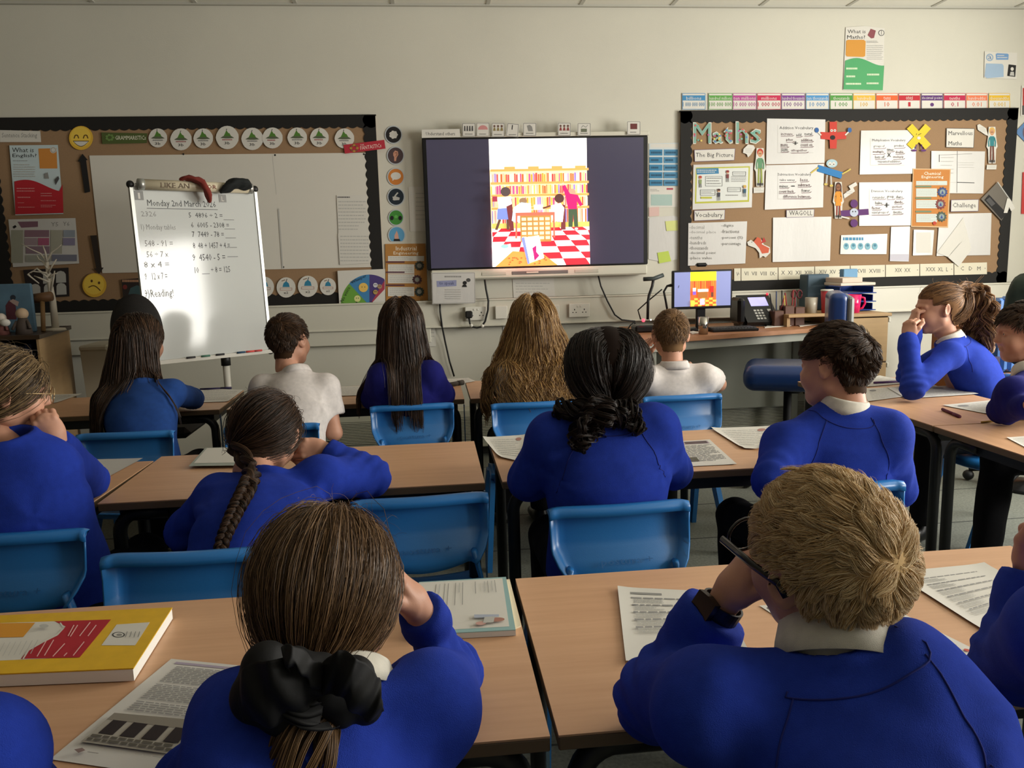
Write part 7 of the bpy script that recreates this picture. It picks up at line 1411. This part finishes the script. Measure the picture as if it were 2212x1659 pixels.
for s in (-1,1):
    g.tube([L(s*.076,-.02,-.002),L(s*.077,-.01,.010),L(s*.070,.098,.012)],.0012,M_wire,6); g.tube([L(s*.032+.025*math.cos(a),.100,.002+.021*math.sin(a)) for a in np.linspace(0,2*PI,20)],.0013,M_wire,6)
g.tube([L(-.008,.101,.008),L(.008,.101,.008)],.0012,M_wire,6); g.build('glasses',t)
# ---- far row
def hr(h):
    h.cap(.005,'long'); h.long(5200,.50,h.h['fn'],r=.0012,seg=20,thick=.020,cl=.45,ncl=200,bias=(-.22,-.18,0),spread=.35)
person('person, girl with very long dark hair in faded blue before the whiteboard',((303,738,3.50),(-24,8,-4)),(308,832,3.42),((240,870,3.40),(372,848,3.42)),{'R':(on_t(415,862,.735),U(345,850,3.92)),'L':(on_t(235,880,.735),U(280,850,3.9))},top=F_dull,hairfn=hr,hm=H_dk2,res=.010,seed=12,bow=.04,hip=CHP[4]*[1,1,0]+[0,.18,.475])
def hr(h): h.cap(.004); h.short(4500,Lint([-.06,0,.04,.08],[.010,.016,.03,.034]),whorl=(.0,-.055,.075),lift=.3,r=.0011,seg=5,cl=.5,ncl=140,gap=.012,frizz=.004,tousle=.3)
person('person, brown-haired boy in a white polo shirt, head turned right',((624,736,3.52),(-26,2,-3)),(640,812,3.45),((568,838,3.44),(702,838,3.42)),{'R':(U(722,935,3.40),U(700,905,3.66)),'L':(on_t(556,880,.72),U(600,850,3.9))},kind='polo',top=F_polo,hairfn=hr,hm=H_mid,res=.009,seed=13,collar=1.0,bow=.03,hip=CHP[5]*[1,1,0]+[.03,.19,.475],fold=1.2)
def hr(h):
    h.cap(.005,'long'); h.long(5000,.46,h.h['fn'],r=.0012,seg=20,thick=.020,cl=.4,ncl=220,bias=(.03,-.16,0),spread=.22)
person('person, girl with long dark brown hair in a navy sweatshirt in the far row',((868,700,3.55),(-2,3,0)),(872,788,3.48),((825,815,3.46),(928,806,3.46)),{'R':(on_t(958,852,.735),U(930,826,3.82)),'L':(on_t(806,858,.735),U(840,830,3.82))},top=F_navy,hairfn=hr,hm=H_dk2,res=.010,seed=14,bow=.03,hip=CHP[6]*[1,1,0]+[0,.19,.475])
def hr(h):
    h.cap(.005,'long'); h.long(9000,.48,h.h['fn'],r=.0012,seg=26,thick=.026,cl=.35,ncl=320,wave=(.012,24),bias=(.03,-.14,0),spread=.30); h.long(4500,.48,h.h['fn'],r=.0012,seg=26,thick=.024,cl=.4,ncl=200,wave=(.013,23),bias=(.03,-.12,0),spread=.8); h.long(2200,.44,h.h['fn'],r=.0011,seg=26,thick=.034,cl=.5,ncl=90,wave=(.016,22),bias=(.12,-.12,0),spread=.3)
person('person, girl with long wavy golden blonde hair and bare left elbow on the table',((1150,698,3.55),(2,2,0)),(1152,790,3.48),((1098,815,3.46),(1205,812,3.46)),{'L':(on_t(1056,838,.72),U(1110,800,3.95)),'R':(on_t(1222,842,.72),U(1180,810,3.95))},kind='polo',top=F_polo,hairfn=hr,hm=H_wavy,res=.010,seed=15,bow=.03,hip=CHP[7]*[1,1,0]+[0,.19,.475])
def hr(h): h.cap(.0035); h.short(4500,Lint([-.06,0,.04,.08],[.006,.009,.016,.022]),whorl=(.0,-.055,.075),lift=.4,r=.0010,seg=4,cl=.3,ncl=200,gap=.008,frizz=.004)
person('person, sandy-haired boy in a white polo shirt raising his left hand to his cheek',((1449,724,3.50),(-8,4,0)),(1456,795,3.44),((1395,818,3.42),(1520,815,3.42)),{'L':(on_t(1384,838,.73),U(1392,770,3.66),('loose',(.0,-.2,1),(-.9,-.3,0))),'R':(on_t(1552,830,.73),U(1500,812,3.80))},kind='polo',top=F_polo,hairfn=hr,hm=H_sandy,res=.009,seed=16,collar=1.0,bow=.03,hip=CHP[8]*[1,1,0]+[0,.20,.475],fold=1.2)
# ---- side row
def hr(h):
    h.cap(.005,'long'); T=(.0,-.088,.052); h.to_tie(5000,T,r=.0009,seg=11,thick=.010,cl=.5,ncl=140,fly=.03); a=h.W(np.array(T)); 
    for k,(dx,n_,w_) in enumerate(((0,1500,.055),(.012,900,.045))): h.tail([a,U(2092,632,3.50+dx),U(2112,655,3.48),U(2122,690,3.46),U(2125,725,3.45),U(2120,765,3.45)],[.024,.052,w_+.012,w_+.014,.052,.02],n_+500,r=.0010,wave=(.018,20+4*k),loose=.6,cl=.5,ncl=90,twist=.6)
t,hd,J=person('person, girl with a big curly high ponytail in profile, hands clasped at her mouth',((2024,668,3.45),(80,4,0)),(2052,738,3.42),((2050,768,3.27),(2080,745,3.60)),{'L':(on_t(1972,838,.74),U(1962,727,3.30),('fist',(.1,.1,1),(-.9,-.5,.1))),'R':(on_t(1960,812,.74),U(1972,700,3.45),('fist',(.2,0,1),(-.95,.1,0)))},hairfn=hr,hm=H_curl,res=.009,seed=17,collar=1.2,bow=.05,hip=(2.57,3.42,.475),knee=[(2.22,3.30,.47),(2.22,3.54,.47)],foot=[np.array([2.20,3.30,.09]),np.array([2.20,3.54,.09])],seam=True)
def hr(h): h.cap(.004); h.short(4500,Lint([-.06,0,.04,.08],[.008,.014,.03,.034]),whorl=(.0,-.055,.075),lift=.3,sweep=(0,1.2,-.2),r=.001,seg=5,cl=.5,ncl=140,gap=.014,frizz=.004,tousle=.2)
t,hd,J=person('person, brown-haired boy in profile at the right edge, navy sweatshirt and white collar',((2212,718,2.80),(72,6,2)),(2222,802,2.76),((2190,850,2.62),(2235,838,2.92)),{'L':(on_t(2168,884,.74),U(2225,878,2.50)),'R':(on_t(2190,862,.74),U(2215,858,3.0))},top=F_navy,hairfn=hr,hm=H_mid,res=.009,seed=18,collar=1.2,bow=.05,hip=(2.56,2.70,.475),knee=[(2.20,2.58,.50),(2.20,2.84,.50)],foot=[np.array([2.16,2.50,.09]),np.array([2.14,2.80,.09])])
